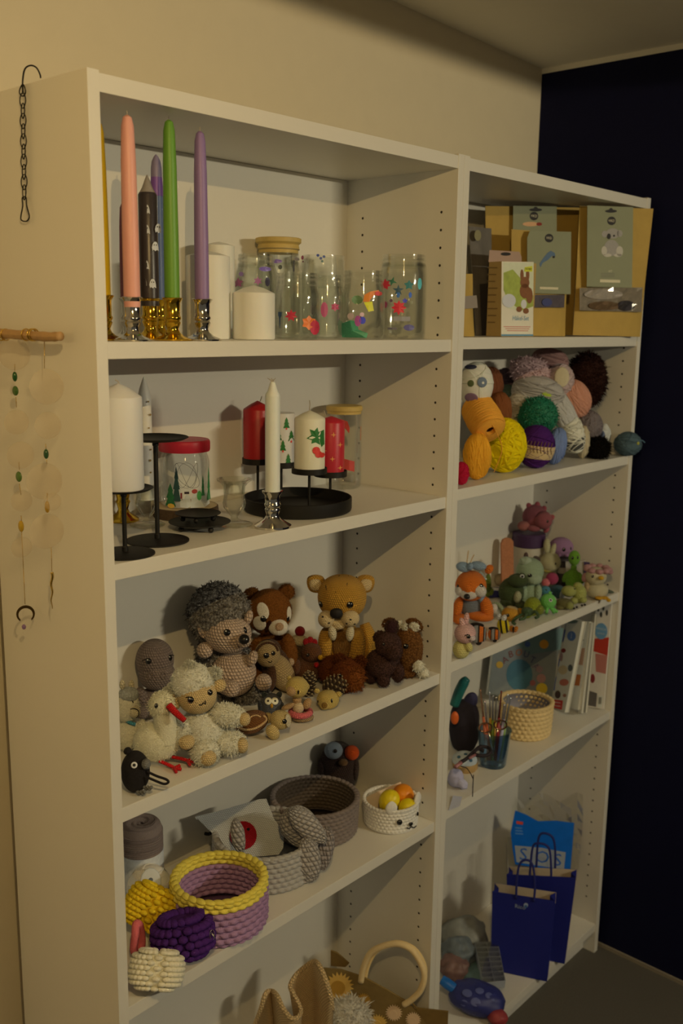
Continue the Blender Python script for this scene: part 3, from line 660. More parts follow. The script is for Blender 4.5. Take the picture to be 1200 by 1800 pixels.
c = seated('tree', 'white pillar candle printed with green fir trees', 24, 724, 726, wax(tint((172, 156, 120)), 0.5), 496, True)
GT = plain(tint((30, 84, 24)), 0.5, name='green_print'); RT = plain(tint((176, 40, 24)), 0.5, name='red_print')
for u, v in ((504, 741), (512, 764), (498, 780), (507, 804), (491, 762)):
    wrap(c, 'fir_print', u - 1, v, tree(5.5, 9.5), 24, GT, ua=c.ua); wrap(c, 'trunk_print', u - 1, v + 10.5, rect(1.2, 1.8), 24, RT, ua=c.ua)
c = seated('cream', 'cream pillar candle with a holly sprig, front of the advent tray', 27, 722, 735, wax(tint((192, 172, 122)), 0.5), 543)
c.strand('wick', [(543.5, 722), (544.5, 712), (544, 704)], 0.9, WICK)
holly = [(-17, 2), (-9, -4), (-12, -14), (-4, -11), (1, -17), (3, -9), (10, -11), (7, -3), (10, 5), (4, 6), (6, 14), (-2, 9), (-9, 11), (-8, 5)]
wrap(c, 'holly_leaf', 556, 766, holly, 27, GT, ua=c.ua); wrap(c, 'holly_leaf', 566, 770, [(-3, -14), (2, -16), (3, 10), (-2, 14), (-5, 4)], 27, GT, ua=c.ua)
for u, v, r in ((555, 789, 6.5), (559, 796, 6), (565, 798, 4.5)): wrap(c, 'holly_berry', u, v, circ(r, 12), 27, RT, ua=c.ua, off=0.0012)
c = seated('star', 'red pillar candle with golden stars, right on the advent tray', 24, 732, 741, wax(tint((150, 22, 26)), 0.4), 579)
c.strand('wick', [(574, 734), (571, 727), (569, 722)], 0.9, WICK)
for u, v in ((586, 762), (584, 804), (597, 780), (597, 820), (570, 790)): wrap(c, 'star_print', u, v, star(5, 1.4, 4), 24, plain(tint((190, 120, 50)), 0.4, name='gold_print'), ua=c.ua)
# white taper in front
h = Thing('candle_holder', 'silver candle holder in front of the advent tray', 'candle holder', 479, 926, Z2, group='candle holders')
turn(h, 'stem', [(0.2, 926), (33, 926), (33, 923), (26, 919), (15, 912), (11, 905), (13, 899), (14, 895), (12, 892), (14.5, 889), (14.5, 886), (13, 884), (14, 871), (18.5, 865), (18.5, 863), (12.5, 866), (12, 878), (0.2, 880)], SILVER, 8 if False else 32, sharp=50); h.done()
C = Thing('taper_candle', 'straight white candle with a frayed wick in front of the advent tray', 'candle', 0, 0, 0, P=h.P, snap=False, group='taper candles')
turn(C, 'wax_body', [(0.2, 878), (12.4, 878), (13, 862), (13, 698), (12.6, 694), (8.5, 687), (6, 678), (4, 672), (0.2, 671)], wax(tint((190, 176, 134)), 0.45), 28)
for k in range(5): C.strand('wick', [(479, 673), (478 + 2 * (k - 2), 668), (477 + 3.5 * (k - 2), 665 + (k % 2) * 2)], 0.6, WICK, n=6)
C.e.location.z += 0.0005
# jar with wooden lid behind
j = Thing('glass_jar', 'tall glass jar with a wooden lid and a red hat sticker behind the advent tray', 'jar', 603, 856, Z2)
j.jr = 30.5
turn(j, 'glass_body', [(0.2, 857), (28, 857), (31, 853), (31.5, 840), (31, 738), (29.5, 730), (29, 724)], GL, 36, sharp=40)
turn(j, 'wooden_lid', [(0.2, 714), (30, 714), (31.5, 716), (31.5, 722), (29.5, 724), (29.5, 728), (0.2, 728)], WD, 36)
stickers(j, [(602, 745, [(-18, -6), (-4, -10), (8, -6), (12, 6), (11, 15), (5, 6), (-10, 2)], (150, 46, 26)), (613, 815, sheared(rect(9, 9), .3), (150, 44, 28)), (634, 762, rect(2, 12), (190, 100, 40)), (634, 816, rect(1.6, 12), (170, 120, 60))])
j.done()
# ------------------------------------------------------------------ third left shelf: crocheted animals
Z3 = ZL[2]; WHITE = (166, 150, 122)
EYE = plain((0.006, 0.005, 0.005), 0.12, spec=0.8, name='glossy_toy_eye')
GLINT = plain((0.8, 0.8, 0.75), 0.3, name='painted_eye_highlight')  # pale bead on each eye, a glint put in as colour
THR = plain((0.015, 0.012, 0.010), 0.8, name='black_thread')
TG = 'crocheted animals on the third left shelf'
def eyes(T, ref, *uvr, mt=EYE, ring=None):
    for q in uvr:
        u, v, r = q[:3]; h_ = q[3] if len(q) > 3 else r
        if ring is not None: T.Fe('eye_white', ref, u, v, (r * 1.7, h_ * 1.7), ring, 0.25)
        o = T.Fe('eye', ref, u, v, (r, h_), mt, 0.7)
        T.Fe('painted_eye_highlight', o, u - r * 0.35, v - r * 0.4, (r * 0.22, r * 0.22), GLINT, 0.5, parent=ref.o)
def K(c, st=0.0042, s=0.9): return knit(tint(c), st, s)
def FZ(c, scale=420, d=0.004, c2=None): return fuzzy(tint(c), scale, 1.0, d, col2=None if c2 is None else tint(c2))

# grey-brown hippo
t = Thing('crochet_hippo', 'grey-brown crocheted hippo with a tall head, behind the lamb', 'toy', 268, 1262, Z3, TG)
m_ = K((92, 74, 58), 0.005)
b = t.E('body', 264, 1236, (28, 24, 27), m_); h = t.E('head', 272, 1160, (33, 30, 38), m_, nu=32, nv=24)
z = t.E('muzzle', 276, 1186, (32, 28, 27), m_, dy=-7, parent=h.o)
t.E('arm', 250, 1226, (11, 12, 20), m_, dy=-10, roll=-15); t.E('arm', 288, 1230, (11, 12, 20), m_, dy=-14, roll=12)
for u in (250, 282): t.E('leg', u, 1250, (13, 20, 12), m_, dy=-22)
eyes(t, h, (261, 1162, 5.5), (299, 1156, 4, 5.5)); t.strand('lash', [(250, 1161), (255, 1159), (259, 1157)], 0.8, THR, ref=h); t.strand('lash', [(300, 1151), (304, 1152), (306, 1152)], 0.8, THR, ref=h)
for u in (266, 287): t.strand('nostril', [(u + 4 * math.cos(a), 1188 + 6 * math.sin(a)) for a in np.linspace(0, 6.28, 8, endpoint=False)], 0.9, m_, ref=z, closed=True, n=24)
t.done()

# big hedgehog
t = Thing('crochet_hedgehog', 'large beige hedgehog with a curly dark grey fur cap, tallest toy on its shelf', 'toy', 414, 1242, Z3, TG)
sk = K((152, 122, 90), 0.0062, 1.0); fur = FZ((132, 118, 94), 300, 0.006, (58, 48, 36))
t.E('fur_back', 392, 1165, (48, 34, 62), fur, fl=3400, fln=4.2, fw=1.4, dy=26, lump=0.05, nu=48, nv=36, lf=11)
t.E('fur_cap', 384, 1082, (53, 44, 54), fur, fl=3400, fln=4.2, fw=1.4, dy=14, lump=0.06, nu=64, nv=48, lf=13)
t.E('fur_tail', 428, 1222, (44, 24, 16), fur, fl=3400, fln=4.2, fw=1.4, dy=20, lump=0.06, nu=48, nv=30, lf=11)
b = t.E('body', 410, 1187, (40, 32, 42), sk, nu=32, nv=24)
h = t.E('head', 401, 1118, (40, 34, 34), sk, dy=-12, nu=32, nv=24)
sn = t.E('snout', 428, 1130, (13, 14, 12), sk, dy=-42, parent=h.o)
t.Fe('nose', sn, 429, 1128, (9, 9), plain((0.008, 0.007, 0.007), 0.3, name='nose_black'), 0.8)
eyes(t, h, (399, 1116, 6), (431, 1112, 3.2, 6))
t.E('ear', 357, 1112, (9, 6, 15), sk, dy=-16, parent=h.o, roll=-12); t.E('ear', 437, 1089, (7, 6, 13), sk, dy=-14, parent=h.o, roll=14)
t.E('arm', 360, 1147, (14, 13, 14), sk, dy=-22); t.E('arm', 443, 1162, (9, 11, 15), sk, dy=-18, roll=20)
t.E('foot', 406, 1214, (15, 14, 15), sk, dy=-34); t.E('foot', 463, 1203, (14.5, 14, 15), sk, dy=-14)
t.done()

# brown red panda
t = Thing('crochet_red_panda', 'russet brown red panda with white cheeks beside the hedgehog', 'toy', 478, 1198, Z3, TG)
br = FZ((108, 60, 18), 700, 0.003); wh = fuzzy(tint((182, 162, 126)), 700, 0.7, 0.002, var=0.08); db = FZ((50, 22, 8), 700, 0.003)
t.E('body', 480, 1152, (40, 32, 46), br, fl=900, fln=1.8, fw=0.5, dy=6); h = t.E('head', 473, 1076, (39, 34, 41), br, fl=900, fln=1.8, fw=0.5, dy=-8, nu=32, nv=24)
t.E('ear', 443, 1046, (14, 8, 13), br, fl=900, fln=1.8, fw=0.5, parent=h.o); t.E('ear', 503, 1041, (14, 8, 14), br, fl=900, fln=1.8, fw=0.5, parent=h.o)
t.Fe('cheek_patch', h, 462, 1074, (10, 15), wh, 0.16, roll=-24); t.Fe('cheek_patch', h, 456, 1096, (12, 14), wh, 0.16, roll=10); t.Fe('cheek_patch', h, 508, 1078, (7, 12), wh, 0.3)
t.Fe('dark_stripe', h, 471, 1101, (4.5, 13), db, 0.7, roll=20)
sn = t.E('muzzle', 489, 1103, (17, 14, 14), wh, dy=-38, parent=h.o)
t.Fe('nose', sn, 491, 1102, (7.5, 7), K((150, 112, 72)), 0.5)
eyes(t, h, (463, 1088, 6.2), (506, 1087, 3.4, 6.4))
t.E('arm', 508, 1145, (14, 14, 32), br, fl=900, fln=1.8, fw=0.5, dy=-20, roll=-8); t.E('paw', 511, 1164, (6, 6, 7), K((150, 118, 80)), dy=-34)
t.E('arm', 448, 1150, (13, 14, 30), br, fl=900, fln=1.8, fw=0.5, dy=-14, roll=10)
for u in (456, 502): t.E('leg', u, 1188, (17, 24, 15), br, fl=900, fln=1.8, fw=0.5, dy=-16)
t.done()

# sloth
t = Thing('crochet_sloth', 'tan sloth with a dark brown arm leaning back, in front of the red panda', 'toy', 497, 1216, Z3, TG)
tn = K((132, 104, 60), 0.0040); dbr = K((58, 32, 14), 0.0045)
t.E('back_fur', 486, 1180, (26, 18, 42), dbr, dy=14, roll=-22)
b = t.E('body', 494, 1190, (22, 20, 36), tn, roll=-24); h = t.E('head', 470, 1157, (22, 20, 24), tn, dy=-6, roll=-20)
t.E('hood', 472, 1150, (22, 17, 20), dbr, dy=4, roll=-10, parent=h.o)
t.strand('hood_edge', [(449, 1160), (456, 1145), (470, 1138), (482, 1142), (488, 1152)], 2.4, dbr, ref=h)
eyes(t, h, (468, 1160, 5), (480, 1156, 4)); t.strand('mouth', [(472, 1170), (475, 1172), (478, 1169)], 0.8, THR, ref=h)
t.E('arm', 476, 1200, (11, 12, 26), dbr, dy=-12, roll=10); t.E('foot', 506, 1214, (12, 14, 9), tn, dy=-8)
t.done()

# cupcake with cherry
t = Thing('crochet_cupcake', 'small crocheted cupcake with cream icing and a red cherry between red panda and tiger', 'toy', 524, 1176, Z3, TG)
t.E('cup', 524, 1157, (17, 16, 24), K((66, 44, 22)), e=0.8); i_ = t.E('icing', 525, 1130, (16, 15, 10), K((160, 136, 92)), dy=-2, lump=0.08, nu=32, nv=20, lf=5)
t.E('cherry', 527, 1114, (9, 9, 9), K((112, 12, 14), 0.003), dy=-2); t.done()

# hen
t = Thing('crochet_hen', 'dark brown crocheted hen with a red comb and yellow beak', 'toy', 543, 1199, Z3, TG)
hb = K((74, 40, 16), 0.0042)
t.E('body', 541, 1180, (29, 27, 24), hb); h = t.E('head', 547, 1151, (18, 17, 18), hb, dy=-8)
for u, v in ((538, 1133), (545, 1130), (552, 1134)): t.E('comb', u, v, (6, 4, 7), K((122, 12, 14), 0.003), dy=-6, parent=h.o)
t.E('beak', 563, 1160, (4.5, 6, 4.5), K((188, 132, 16), 0.003), dy=-22, parent=h.o); t.E('wattle', 556, 1173, (4.5, 4, 5), K((140, 14, 14), 0.003), dy=-24, parent=h.o)
eyes(t, h, (541, 1156, 3)); t.E('wing', 567, 1156, (9, 5, 4), K((160, 140, 108)), dy=4, roll=25); t.E('wing', 520, 1176, (9, 14, 14), hb, dy=-14); t.done()

# sabre-toothed tiger
t = Thing('crochet_sabretooth', 'mustard yellow sabre-toothed tiger with cream fangs in the corner', 'toy', 600, 1188, Z3, TG)
my = K((152, 104, 30), 0.0040, 1.0); cr = K((178, 146, 92), 0.0036); bn = K((92, 56, 14), 0.004)
t.E('body', 600, 1142, (42, 34, 46), my); t.Fe('chest', Ref(t.at(600, 1142), np.array([42, 34, 46]) * t.m, t.R()), 600, 1138, (16, 28), bn, 0.3, parent=t.e)
h = t.E('head', 601, 1053, (42, 36, 39), my, dy=-10, nu=36, nv=28, e=0.9)
for s_, u in ((-1, 556), (1, 641)):
    o = t.E('ear', u, 1030, (19, 7, 17), my, dy=-2, roll=s_ * -38, parent=h.o, e=1.25); t.E('inner_ear', u + s_ * 1.5, 1032, (12, 4, 11), cr, dy=-8, roll=s_ * -38, parent=o.o, e=1.25)
p1_ = t.E('muzzle', 573, 1092, (14, 15, 15), cr, dy=-40, parent=h.o); p2_ = t.E('muzzle', 615, 1091, (16, 15, 14.5), cr, dy=-40, parent=h.o); t.E('chin', 594, 1100, (14, 12, 10), cr, dy=-36, parent=h.o)
t.E('nose', 591, 1082, (11, 7, 9), plain((0.008, 0.006, 0.006), 0.7, name='black_felt'), dy=-52, parent=h.o, e=0.9)
for u, v in ((584, 1116), (615, 1117)): t.E('fang', u, v, (7, 7, 14), K((182, 158, 112), 0.0034), dy=-42, roll=-8 if u < 600 else 6, parent=h.o)
eyes(t, h, (564, 1066, 5.4), (615, 1067, 6))
for pts in ([(574, 1020), (573, 1032), (574, 1041)], [(596, 1016), (592, 1030), (590, 1046)], [(612, 1016), (610, 1028), (609, 1039)]): t.strand('stripe', pts, 0.9, THR, ref=h)
for r_, u, v in ((p2_, 616, 1093), (p2_, 609, 1100), (p2_, 623, 1101), (p1_, 567, 1088), (p1_, 578, 1099)): t.Fe('whisker_dot', r_, u, v, (2, 1.6), THR, 0.5)
t.E('arm', 573, 1140, (14, 15, 34), my, dy=-22, roll=-4); t.E('arm', 627, 1142, (15, 15, 36), my, dy=-22, roll=4)
t.E('leg', 566, 1178, (18, 26, 14), my, dy=-12); t.E('leg', 636, 1178, (18, 26, 14), my, dy=-12)
t.strand('tail', [(625, 1178, 16), (645, 1165, 14), (650, 1140, 10), (646, 1118, 14), (640, 1100, 20)], 11, my, sides=12, taper=[10, 11, 12, 13, 9]); t.E('tail_tip', 647, 1147, (6, 6, 6), cr, dy=6); t.done()

# fluffy brown bear
t = Thing('plush_bear', 'fluffy chestnut bear lying down behind the pine cones', 'toy', 612, 1214, Z3, TG)
fb = FZ((96, 44, 12), 520, 0.006); fb2 = FZ((120, 62, 20), 520, 0.006)
t.E('body', 592, 1180, (34, 30, 28), fb, fl=1100, fln=3, fw=0.6, dy=20, lump=0.03, nu=40, nv=28, lf=10); h = t.E('head', 610, 1188, (31, 28, 30), fb, fl=1100, fln=3, fw=0.6, dy=-6, lump=0.03, nu=40, nv=28, lf=10)
t.E('muzzle', 623, 1196, (16, 14, 21), fb2, fl=500, fln=5, fw=0.9, dy=-24, parent=h.o, lump=0.03, nu=32, nv=22, lf=10)
t.E('ear', 596, 1160, (10, 6, 9), fb, fl=1100, fln=3, fw=0.6, dy=-4, parent=h.o); t.E('ear', 633, 1164, (9, 6, 10), fb, fl=1100, fln=3, fw=0.6, dy=-4, parent=h.o); eyes(t, h, (598, 1188, 3)); t.done()

# donkey
t = Thing('crochet_donkey', 'dark chocolate chenille donkey with upright ears at the shelf edge', 'toy', 678, 1205, Z3, TG)
dk = FZ((82, 52, 38), 620, 0.005, (34, 20, 13)); 
t.E('body', 672, 1175, (31, 30, 26), dk, fl=700, fln=1.8, fw=0.5); h = t.E('head', 682, 1142, (23, 22, 22), dk, fl=700, fln=1.8, fw=0.5, dy=-16); t.E('muzzle', 692, 1155, (15, 16, 16), dk, fl=700, fln=1.8, fw=0.5, dy=-30, parent=h.o)
e1 = t.E('ear', 688, 1112, (12, 6, 15), dk, fl=700, fln=1.8, fw=0.5, dy=-12, roll=8, parent=h.o); t.E('inner_ear', 688, 1112, (8, 3, 11), FZ((52, 28, 24), 620, 0.003), dy=-17, roll=8, parent=e1.o)
t.E('ear', 665, 1128, (11, 6, 8), dk, fl=700, fln=1.8, fw=0.5, dy=-8, roll=-50, parent=h.o); eyes(t, h, (674, 1142, 2.5))
for u, v, d in ((651, 1200, 4), (674, 1207, -16), (699, 1198, -12), (662, 1196, 20)): t.E('leg', u, v - 6, (11, 12, 17), dk, fl=700, fln=1.8, fw=0.5, dy=d)
t.done()

# highland calf
t = Thing('crochet_calf', 'caramel chenille calf with white ears and fluffy white feet at the right end', 'toy', 718, 1188, Z3, TG)
cl = FZ((122, 76, 30), 500, 0.006, (66, 36, 12)); wf = fuzzy(tint((196, 178, 138)), 600, 0.7, 0.002, var=0.06)
h = t.E('body', 717, 1142, (26, 26, 46), cl, fl=900, fln=2, fw=0.6, nu=32, nv=26)
e1 = t.E('ear', 728, 1100, (15, 7, 11), cl, fl=900, fln=2, fw=0.6, dy=-4, roll=30, parent=h.o); t.E('inner_ear', 728, 1102, (9, 4, 8), wf, fl=250, fln=2.5, fw=0.7, dy=-9, roll=30, parent=e1.o, lump=0.1)
e2 = t.E('ear', 683, 1096, (12, 6, 8), cl, fl=900, fln=2, fw=0.6, dy=4, roll=-24, parent=h.o); t.E('inner_ear', 684, 1099, (7, 3, 5), wf, fl=250, fln=2.5, fw=0.7, dy=0, roll=-24, parent=e2.o)
t.E('horn', 701, 1099, (3, 3, 8), wf, fl=250, fln=2.5, fw=0.7, dy=-8, roll=24, parent=h.o); t.E('horn', 711, 1103, (2.6, 3, 6), wf, fl=250, fln=2.5, fw=0.7, dy=-14, roll=12, parent=h.o)
eyes(t, h, (713, 1137, 5)); t.E('foot', 735, 1172, (10, 9, 10), wf, fl=250, fln=2.5, fw=0.7, dy=-20, lump=0.1, lf=9); t.E('foot', 744, 1184, (10, 9, 9), wf, fl=250, fln=2.5, fw=0.7, dy=-14, lump=0.1, lf=9); t.E('leg', 712, 1180, (22, 22, 10), cl, fl=900, fln=2, fw=0.6, dy=-4); t.done()

# alpaca
t = Thing('crochet_alpaca', 'cream alpaca with a smiling face and teal ribbon half hidden by the end panel', 'toy', 221, 1318, Z3, TG)
al = fuzzy(tint((176, 158, 118)), 600, 0.7, 0.002, var=0.08); alk = K((164, 142, 98), 0.0036)
t.E('body', 224, 1296, (24, 26, 28), al, fl=700, fln=2.5, fw=0.6); h = t.E('head', 222, 1246, (22, 22, 30), al, fl=700, fln=2.5, fw=0.6); mz = t.E('muzzle', 237, 1256, (10, 12, 11), alk, dy=-16, parent=h.o)
t.E('hair', 226, 1226, (18, 18, 13), FZ((180, 168, 136), 600, 0.005), dy=-2, lump=0.06, parent=h.o); t.E('ear', 215, 1209, (5, 4, 9), alk, parent=h.o); t.E('ear', 231, 1209, (5, 4, 9), alk, dy=6, parent=h.o)
t.strand('smile', [(229, 1252), (236, 1251), (243, 1255), (243, 1263), (239, 1266)], 1.0, THR, ref=mz); t.strand('closed_eye', [(230, 1236), (233, 1238), (234, 1241)], 0.9, THR, ref=h)
t.strand('ribbon', [(219, 1271), (228, 1276), (237, 1279)], 3.2, K((58, 108, 104), 0.003), ref=Ref(t.at(224, 1284), np.array([22, 24, 18]) * t.m, t.R()), parent=t.e); t.E('arm', 246, 1290, (10, 12, 20), al, fl=700, fln=2.5, fw=0.6, dy=-2, roll=20); t.done()

# stork
t = Thing('plush_stork', 'fluffy white stork with a red crocheted beak and red feet', 'toy', 279, 1342, Z3, TG)
st = fuzzy(tint((198, 178, 130)), 620, 0.7, 0.002, var=0.06)
t.E('body', 276, 1322, (41, 34, 34), st, fl=2200, fln=2.8, fw=0.6, lump=0.03, nu=44, nv=32, lf=12); t.strand('neck', [(290, 1320, -8), (291, 1295, -10), (286, 1270, -10)], 17, st, sides=18, taper=[24, 20, 18])
h = t.E('head', 285, 1259, (22, 21, 23), st, fl=2200, fln=2.8, fw=0.6, dy=-10, lump=0.02, nu=36, nv=28, lf=12); eyes(t, h, (275, 1261, 3.4, 4.5))
rd = K((160, 16, 14), 0.003)
t.strand('beak', [(297, 1260, -28), (306, 1270, -36), (316, 1279, -42), (325, 1287, -48)], 5.5, rd, sides=10, taper=[6.5, 6, 5.5, 4.5])
for pts in ([(280, 1357, -20), (296, 1364, -26), (308, 1370, -32)], [(302, 1350, -8), (318, 1353, -14), (332, 1357, -20)]):
    t.strand('leg', pts, 3.2, rd, sides=8); a, b_, d = pts[-1]
    for dx, dv, dd in ((9, -5, 4), (11, 2, -4), (2, 7, -14)): t.strand('toe', [(a - 2, b_, d), (a + dx, b_ + dv, d + dd)], 3.0, rd, sides=6, n=3)
t.strand('wing_tip', [(258, 1300, 10), (264, 1299, 4), (268, 1301, 0)], 1.5, THR); t.done()

# crow
t = Thing('crochet_crow', 'round black crow with a grey beak at the front left corner', 'toy', 238, 1392, Z3, TG)
bk = plain((0.010, 0.008, 0.010), 0.95, bump=0.6, gscale=900, name='black_yarn'); gy = K((96, 88, 72), 0.003)
h = t.E('body', 238, 1362, (25, 25, 38), bk, nu=32, nv=24); t.Fe('eye_ring', h, 236, 1351, (5.6, 5.6), plain(tint((190, 176, 150)), 0.6, name='felt_white'), 0.2); t.Fe('eye', h, 236, 1351, (3, 3), EYE, 0.8)
t.E('beak', 257, 1349, (8, 10, 9), gy, dy=-20, parent=h.o, lump=0.1)
t.strand('cord_loop', [(258, 1362, -18), (275, 1370, -22), (292, 1376, -26), (296, 1381, -28), (288, 1384, -30), (272, 1378, -28), (258, 1372, -24)], 2.2, bk, n=30)
for u, v in ((246, 1398), (258, 1390)):
    for k in range(5): t.E('toe', u + 3 * k - 4, v + (k % 2) * 3, (3.2, 4, 3.2), gy, dy=-16 - 2 * k, nu=10, nv=8)
t.E('tuft', 224, 1326, (7, 8, 6), bk, roll=-30); t.done()

# lamb
t = Thing('plush_lamb', 'fluffy white lamb sitting upright with tan face and paws, front of the toys', 'toy', 362, 1330, Z3, TG)
lw = fuzzy(tint((206, 188, 146)), 480, 0.7, 0.003, var=0.06); lt = K((172, 138, 82), 0.0034, 1.0)
t.E('body', 357, 1285, (40, 36, 44), lw, fl=2200, fln=3.2, fw=0.8, lump=0.035, nu=60, nv=44, lf=15)
h = t.E('face', 346, 1222, (34, 32, 32), lt, dy=-10, nu=36, nv=28); t.E('wool_cap', 338, 1200, (37, 34, 33), lw, fl=2200, fln=3.2, fw=0.8, dy=-2, lump=0.04, nu=60, nv=44, lf=15, parent=h.o, pitch=12); t.E('wool_tuft', 334, 1170, (8, 8, 7), lw, fl=2200, fln=3.2, fw=0.8, dy=-6, lump=0.08, parent=h.o)
t.E('ear', 386, 1205, (11, 6, 12), lt, dy=-8, roll=35, parent=h.o); t.E('ear_wool', 378, 1184, (11, 7, 9), lw, fl=2200, fln=3.2, fw=0.8, dy=-2, roll=60, lump=0.06, parent=h.o)
t.E('ear', 309, 1232, (8, 6, 15), lt, dy=-10, roll=-8, parent=h.o); t.E('ear_wool', 294, 1220, (13, 8, 9), lw, fl=2200, fln=3.2, fw=0.8, dy=-4, roll=-70, lump=0.06, parent=h.o)
eyes(t, h, (335, 1230, 5.8), (369, 1217, 5.2)); t.strand('brow', [(327, 1226), (331, 1225), (336, 1226)], 1.0, THR, ref=h)
t.strand('mouth', [(350, 1238), (354, 1239), (357, 1235), (361, 1237), (360, 1231)], 0.9, THR, ref=h)
t.E('arm', 400, 1257, (32, 20, 20), lw, fl=2200, fln=3.2, fw=0.8, dy=-10, roll=14, lump=0.04, nu=44, nv=32, lf=12); t.E('paw', 430, 1264, (10, 10, 12), lt, dy=-20)
t.E('arm', 322, 1290, (18, 18, 28), lw, fl=2200, fln=3.2, fw=0.8, dy=-20, roll=-12, lump=0.04, nu=44, nv=32, lf=12); t.E('paw', 328, 1304, (14, 13, 13), lt, dy=-36)
t.E('leg', 361, 1320, (25, 28, 23), lw, fl=2200, fln=3.2, fw=0.8, dy=-30, lump=0.04, nu=44, nv=32, lf=12); t.E('paw', 366, 1332, (14, 12, 14), lt, dy=-52)
t.E('leg', 403, 1305, (30, 24, 21), lw, fl=2200, fln=3.2, fw=0.8, dy=-14, roll=8, lump=0.04, nu=44, nv=32, lf=12); t.E('paw', 426, 1310, (10, 12, 14), lt, dy=-28); t.done()

# owl
t = Thing('crochet_owl', 'tiny grey owl with big white eyes beside the hedgehog', 'toy', 477, 1263, Z3, TG)
og = K((66, 62, 56), 0.003); h = t.E('body', 477, 1247, (20, 18, 23), og)
for u in (465, 490): t.E('ear_tuft', u, 1228, (5, 4, 7), K((40, 42, 36), 0.003), roll=-30 if u < 470 else 30, parent=h.o)
for u in (471.5, 483): t.Fe('eye_white', h, u, 1238.5, (6.6, 6.6), plain(tint((190, 172, 130)), 0.7, name='felt_cream'), 0.25); t.Fe('eye', h, u, 1238.5, (2.7, 2.7), EYE, 0.9)
t.Fe('beak', h, 477.5, 1247, (2.4, 4), K((176, 120, 30), 0.003), 0.8); t.E('wing', 458, 1249, (5, 8, 12), K((40, 38, 34), 0.003), dy=-6, roll=-10); t.E('wing', 494, 1251, (5, 8, 11), K((40, 38, 34), 0.003), dy=-6, roll=10); t.done()

# turtle
t = Thing('crochet_turtle', 'small turtle with a brown shell and tan head at the shelf front', 'toy', 456, 1292, Z3, TG)
sb = K((92, 52, 18), 0.004); s_ = t.E('shell', 441, 1279, (31, 26, 19), sb, roll=-14, nu=32); ttn = K((168, 136, 76), 0.003, 1.0)
t.strand('shell_rim', [(414, 1283), (425, 1291), (440, 1292), (456, 1286), (468, 1275), (462, 1268)], 2.0, K((170, 130, 78), 0.003), ref=s_); t.strand('shell_rim', [(436, 1274), (444, 1269), (452, 1268), (458, 1271)], 1.4, K((170, 130, 78), 0.003), ref=s_)
h = t.E('head', 493, 1275, (19, 18, 17), ttn, dy=-8, roll=10); t.Fe('cheek', h, 506, 1277, (6, 12), K((180, 156, 112), 0.003), 0.3); eyes(t, h, (500, 1278, 4.4))
t.E('flipper', 479, 1297, (11, 9, 15), ttn, dy=-22, roll=-32); t.E('flipper', 470, 1272, (10, 8, 10), ttn, dy=12); t.done()

# teddy in a pink ring
t = Thing('crochet_teddy', 'tiny tan bear sitting in a pink swim ring between turtle and bear head', 'toy', 527, 1268, Z3, TG)
yt = K((164, 132, 62), 0.003, 1.0); pt = K((150, 112, 66), 0.003)
t.E('seat', 531, 1268, (20, 16, 8), K((130, 100, 60), 0.0035), lump=0.1, nu=32, nv=20, lf=9)
ring = [t.at(528, 1260) + t.m * 17 * (math.cos(a) * t.r + math.sin(a) * t.h) for a in np.linspace(0, 6.283, 20, endpoint=False)]
t.put('swim_ring', tube(ring, 5.5 * t.m, 10, True), K((186, 84, 74), 0.003))
t.E('body', 524, 1252, (10, 9, 11), K((172, 142, 96), 0.003), dy=-3); t.E('neck', 522, 1238, (8, 8, 9), pt)
t.E('arm', 506, 1250, (13, 6, 5), pt, dy=-8, roll=-24); t.E('arm', 540, 1245, (7, 7, 11), pt, dy=-2, roll=24)
h = t.E('head', 522, 1216, (20, 18, 19), yt, dy=-2); sn = t.E('snout', 512, 1223, (9, 9, 9), pt, dy=-15, parent=h.o); t.E('ear', 539, 1215, (5, 4, 6), yt, parent=h.o); t.E('ear', 508, 1200, (4, 4, 5), yt, dy=4, parent=h.o)
t.Fe('eye', h, 524, 1225, (1.7, 4.2), EYE, 0.6); t.done()

# little bear head
t = Thing('crochet_bear_head', 'little tan bear head with a brown nose in front of the pine cones', 'toy', 576, 1246, Z3, TG)
h = t.E('head', 576, 1235, (20, 18, 17), yt)
t.E('ear', 557, 1220, (5, 4, 5), yt, parent=h.o); t.E('ear', 595, 1226, (5.5, 4, 5.5), yt, parent=h.o); sn = t.E('snout', 570, 1245, (9, 9, 8), yt, dy=-14, parent=h.o)
t.Fe('nose', sn, 570, 1245.5, (5.4, 5.4), K((110, 76, 24), 0.003), 0.5); t.Fe('eye', h, 558.5, 1239, (1.6, 3), EYE, 0.6); t.Fe('eye', h, 583, 1237.5, (1.8, 3.6), EYE, 0.6); t.done()

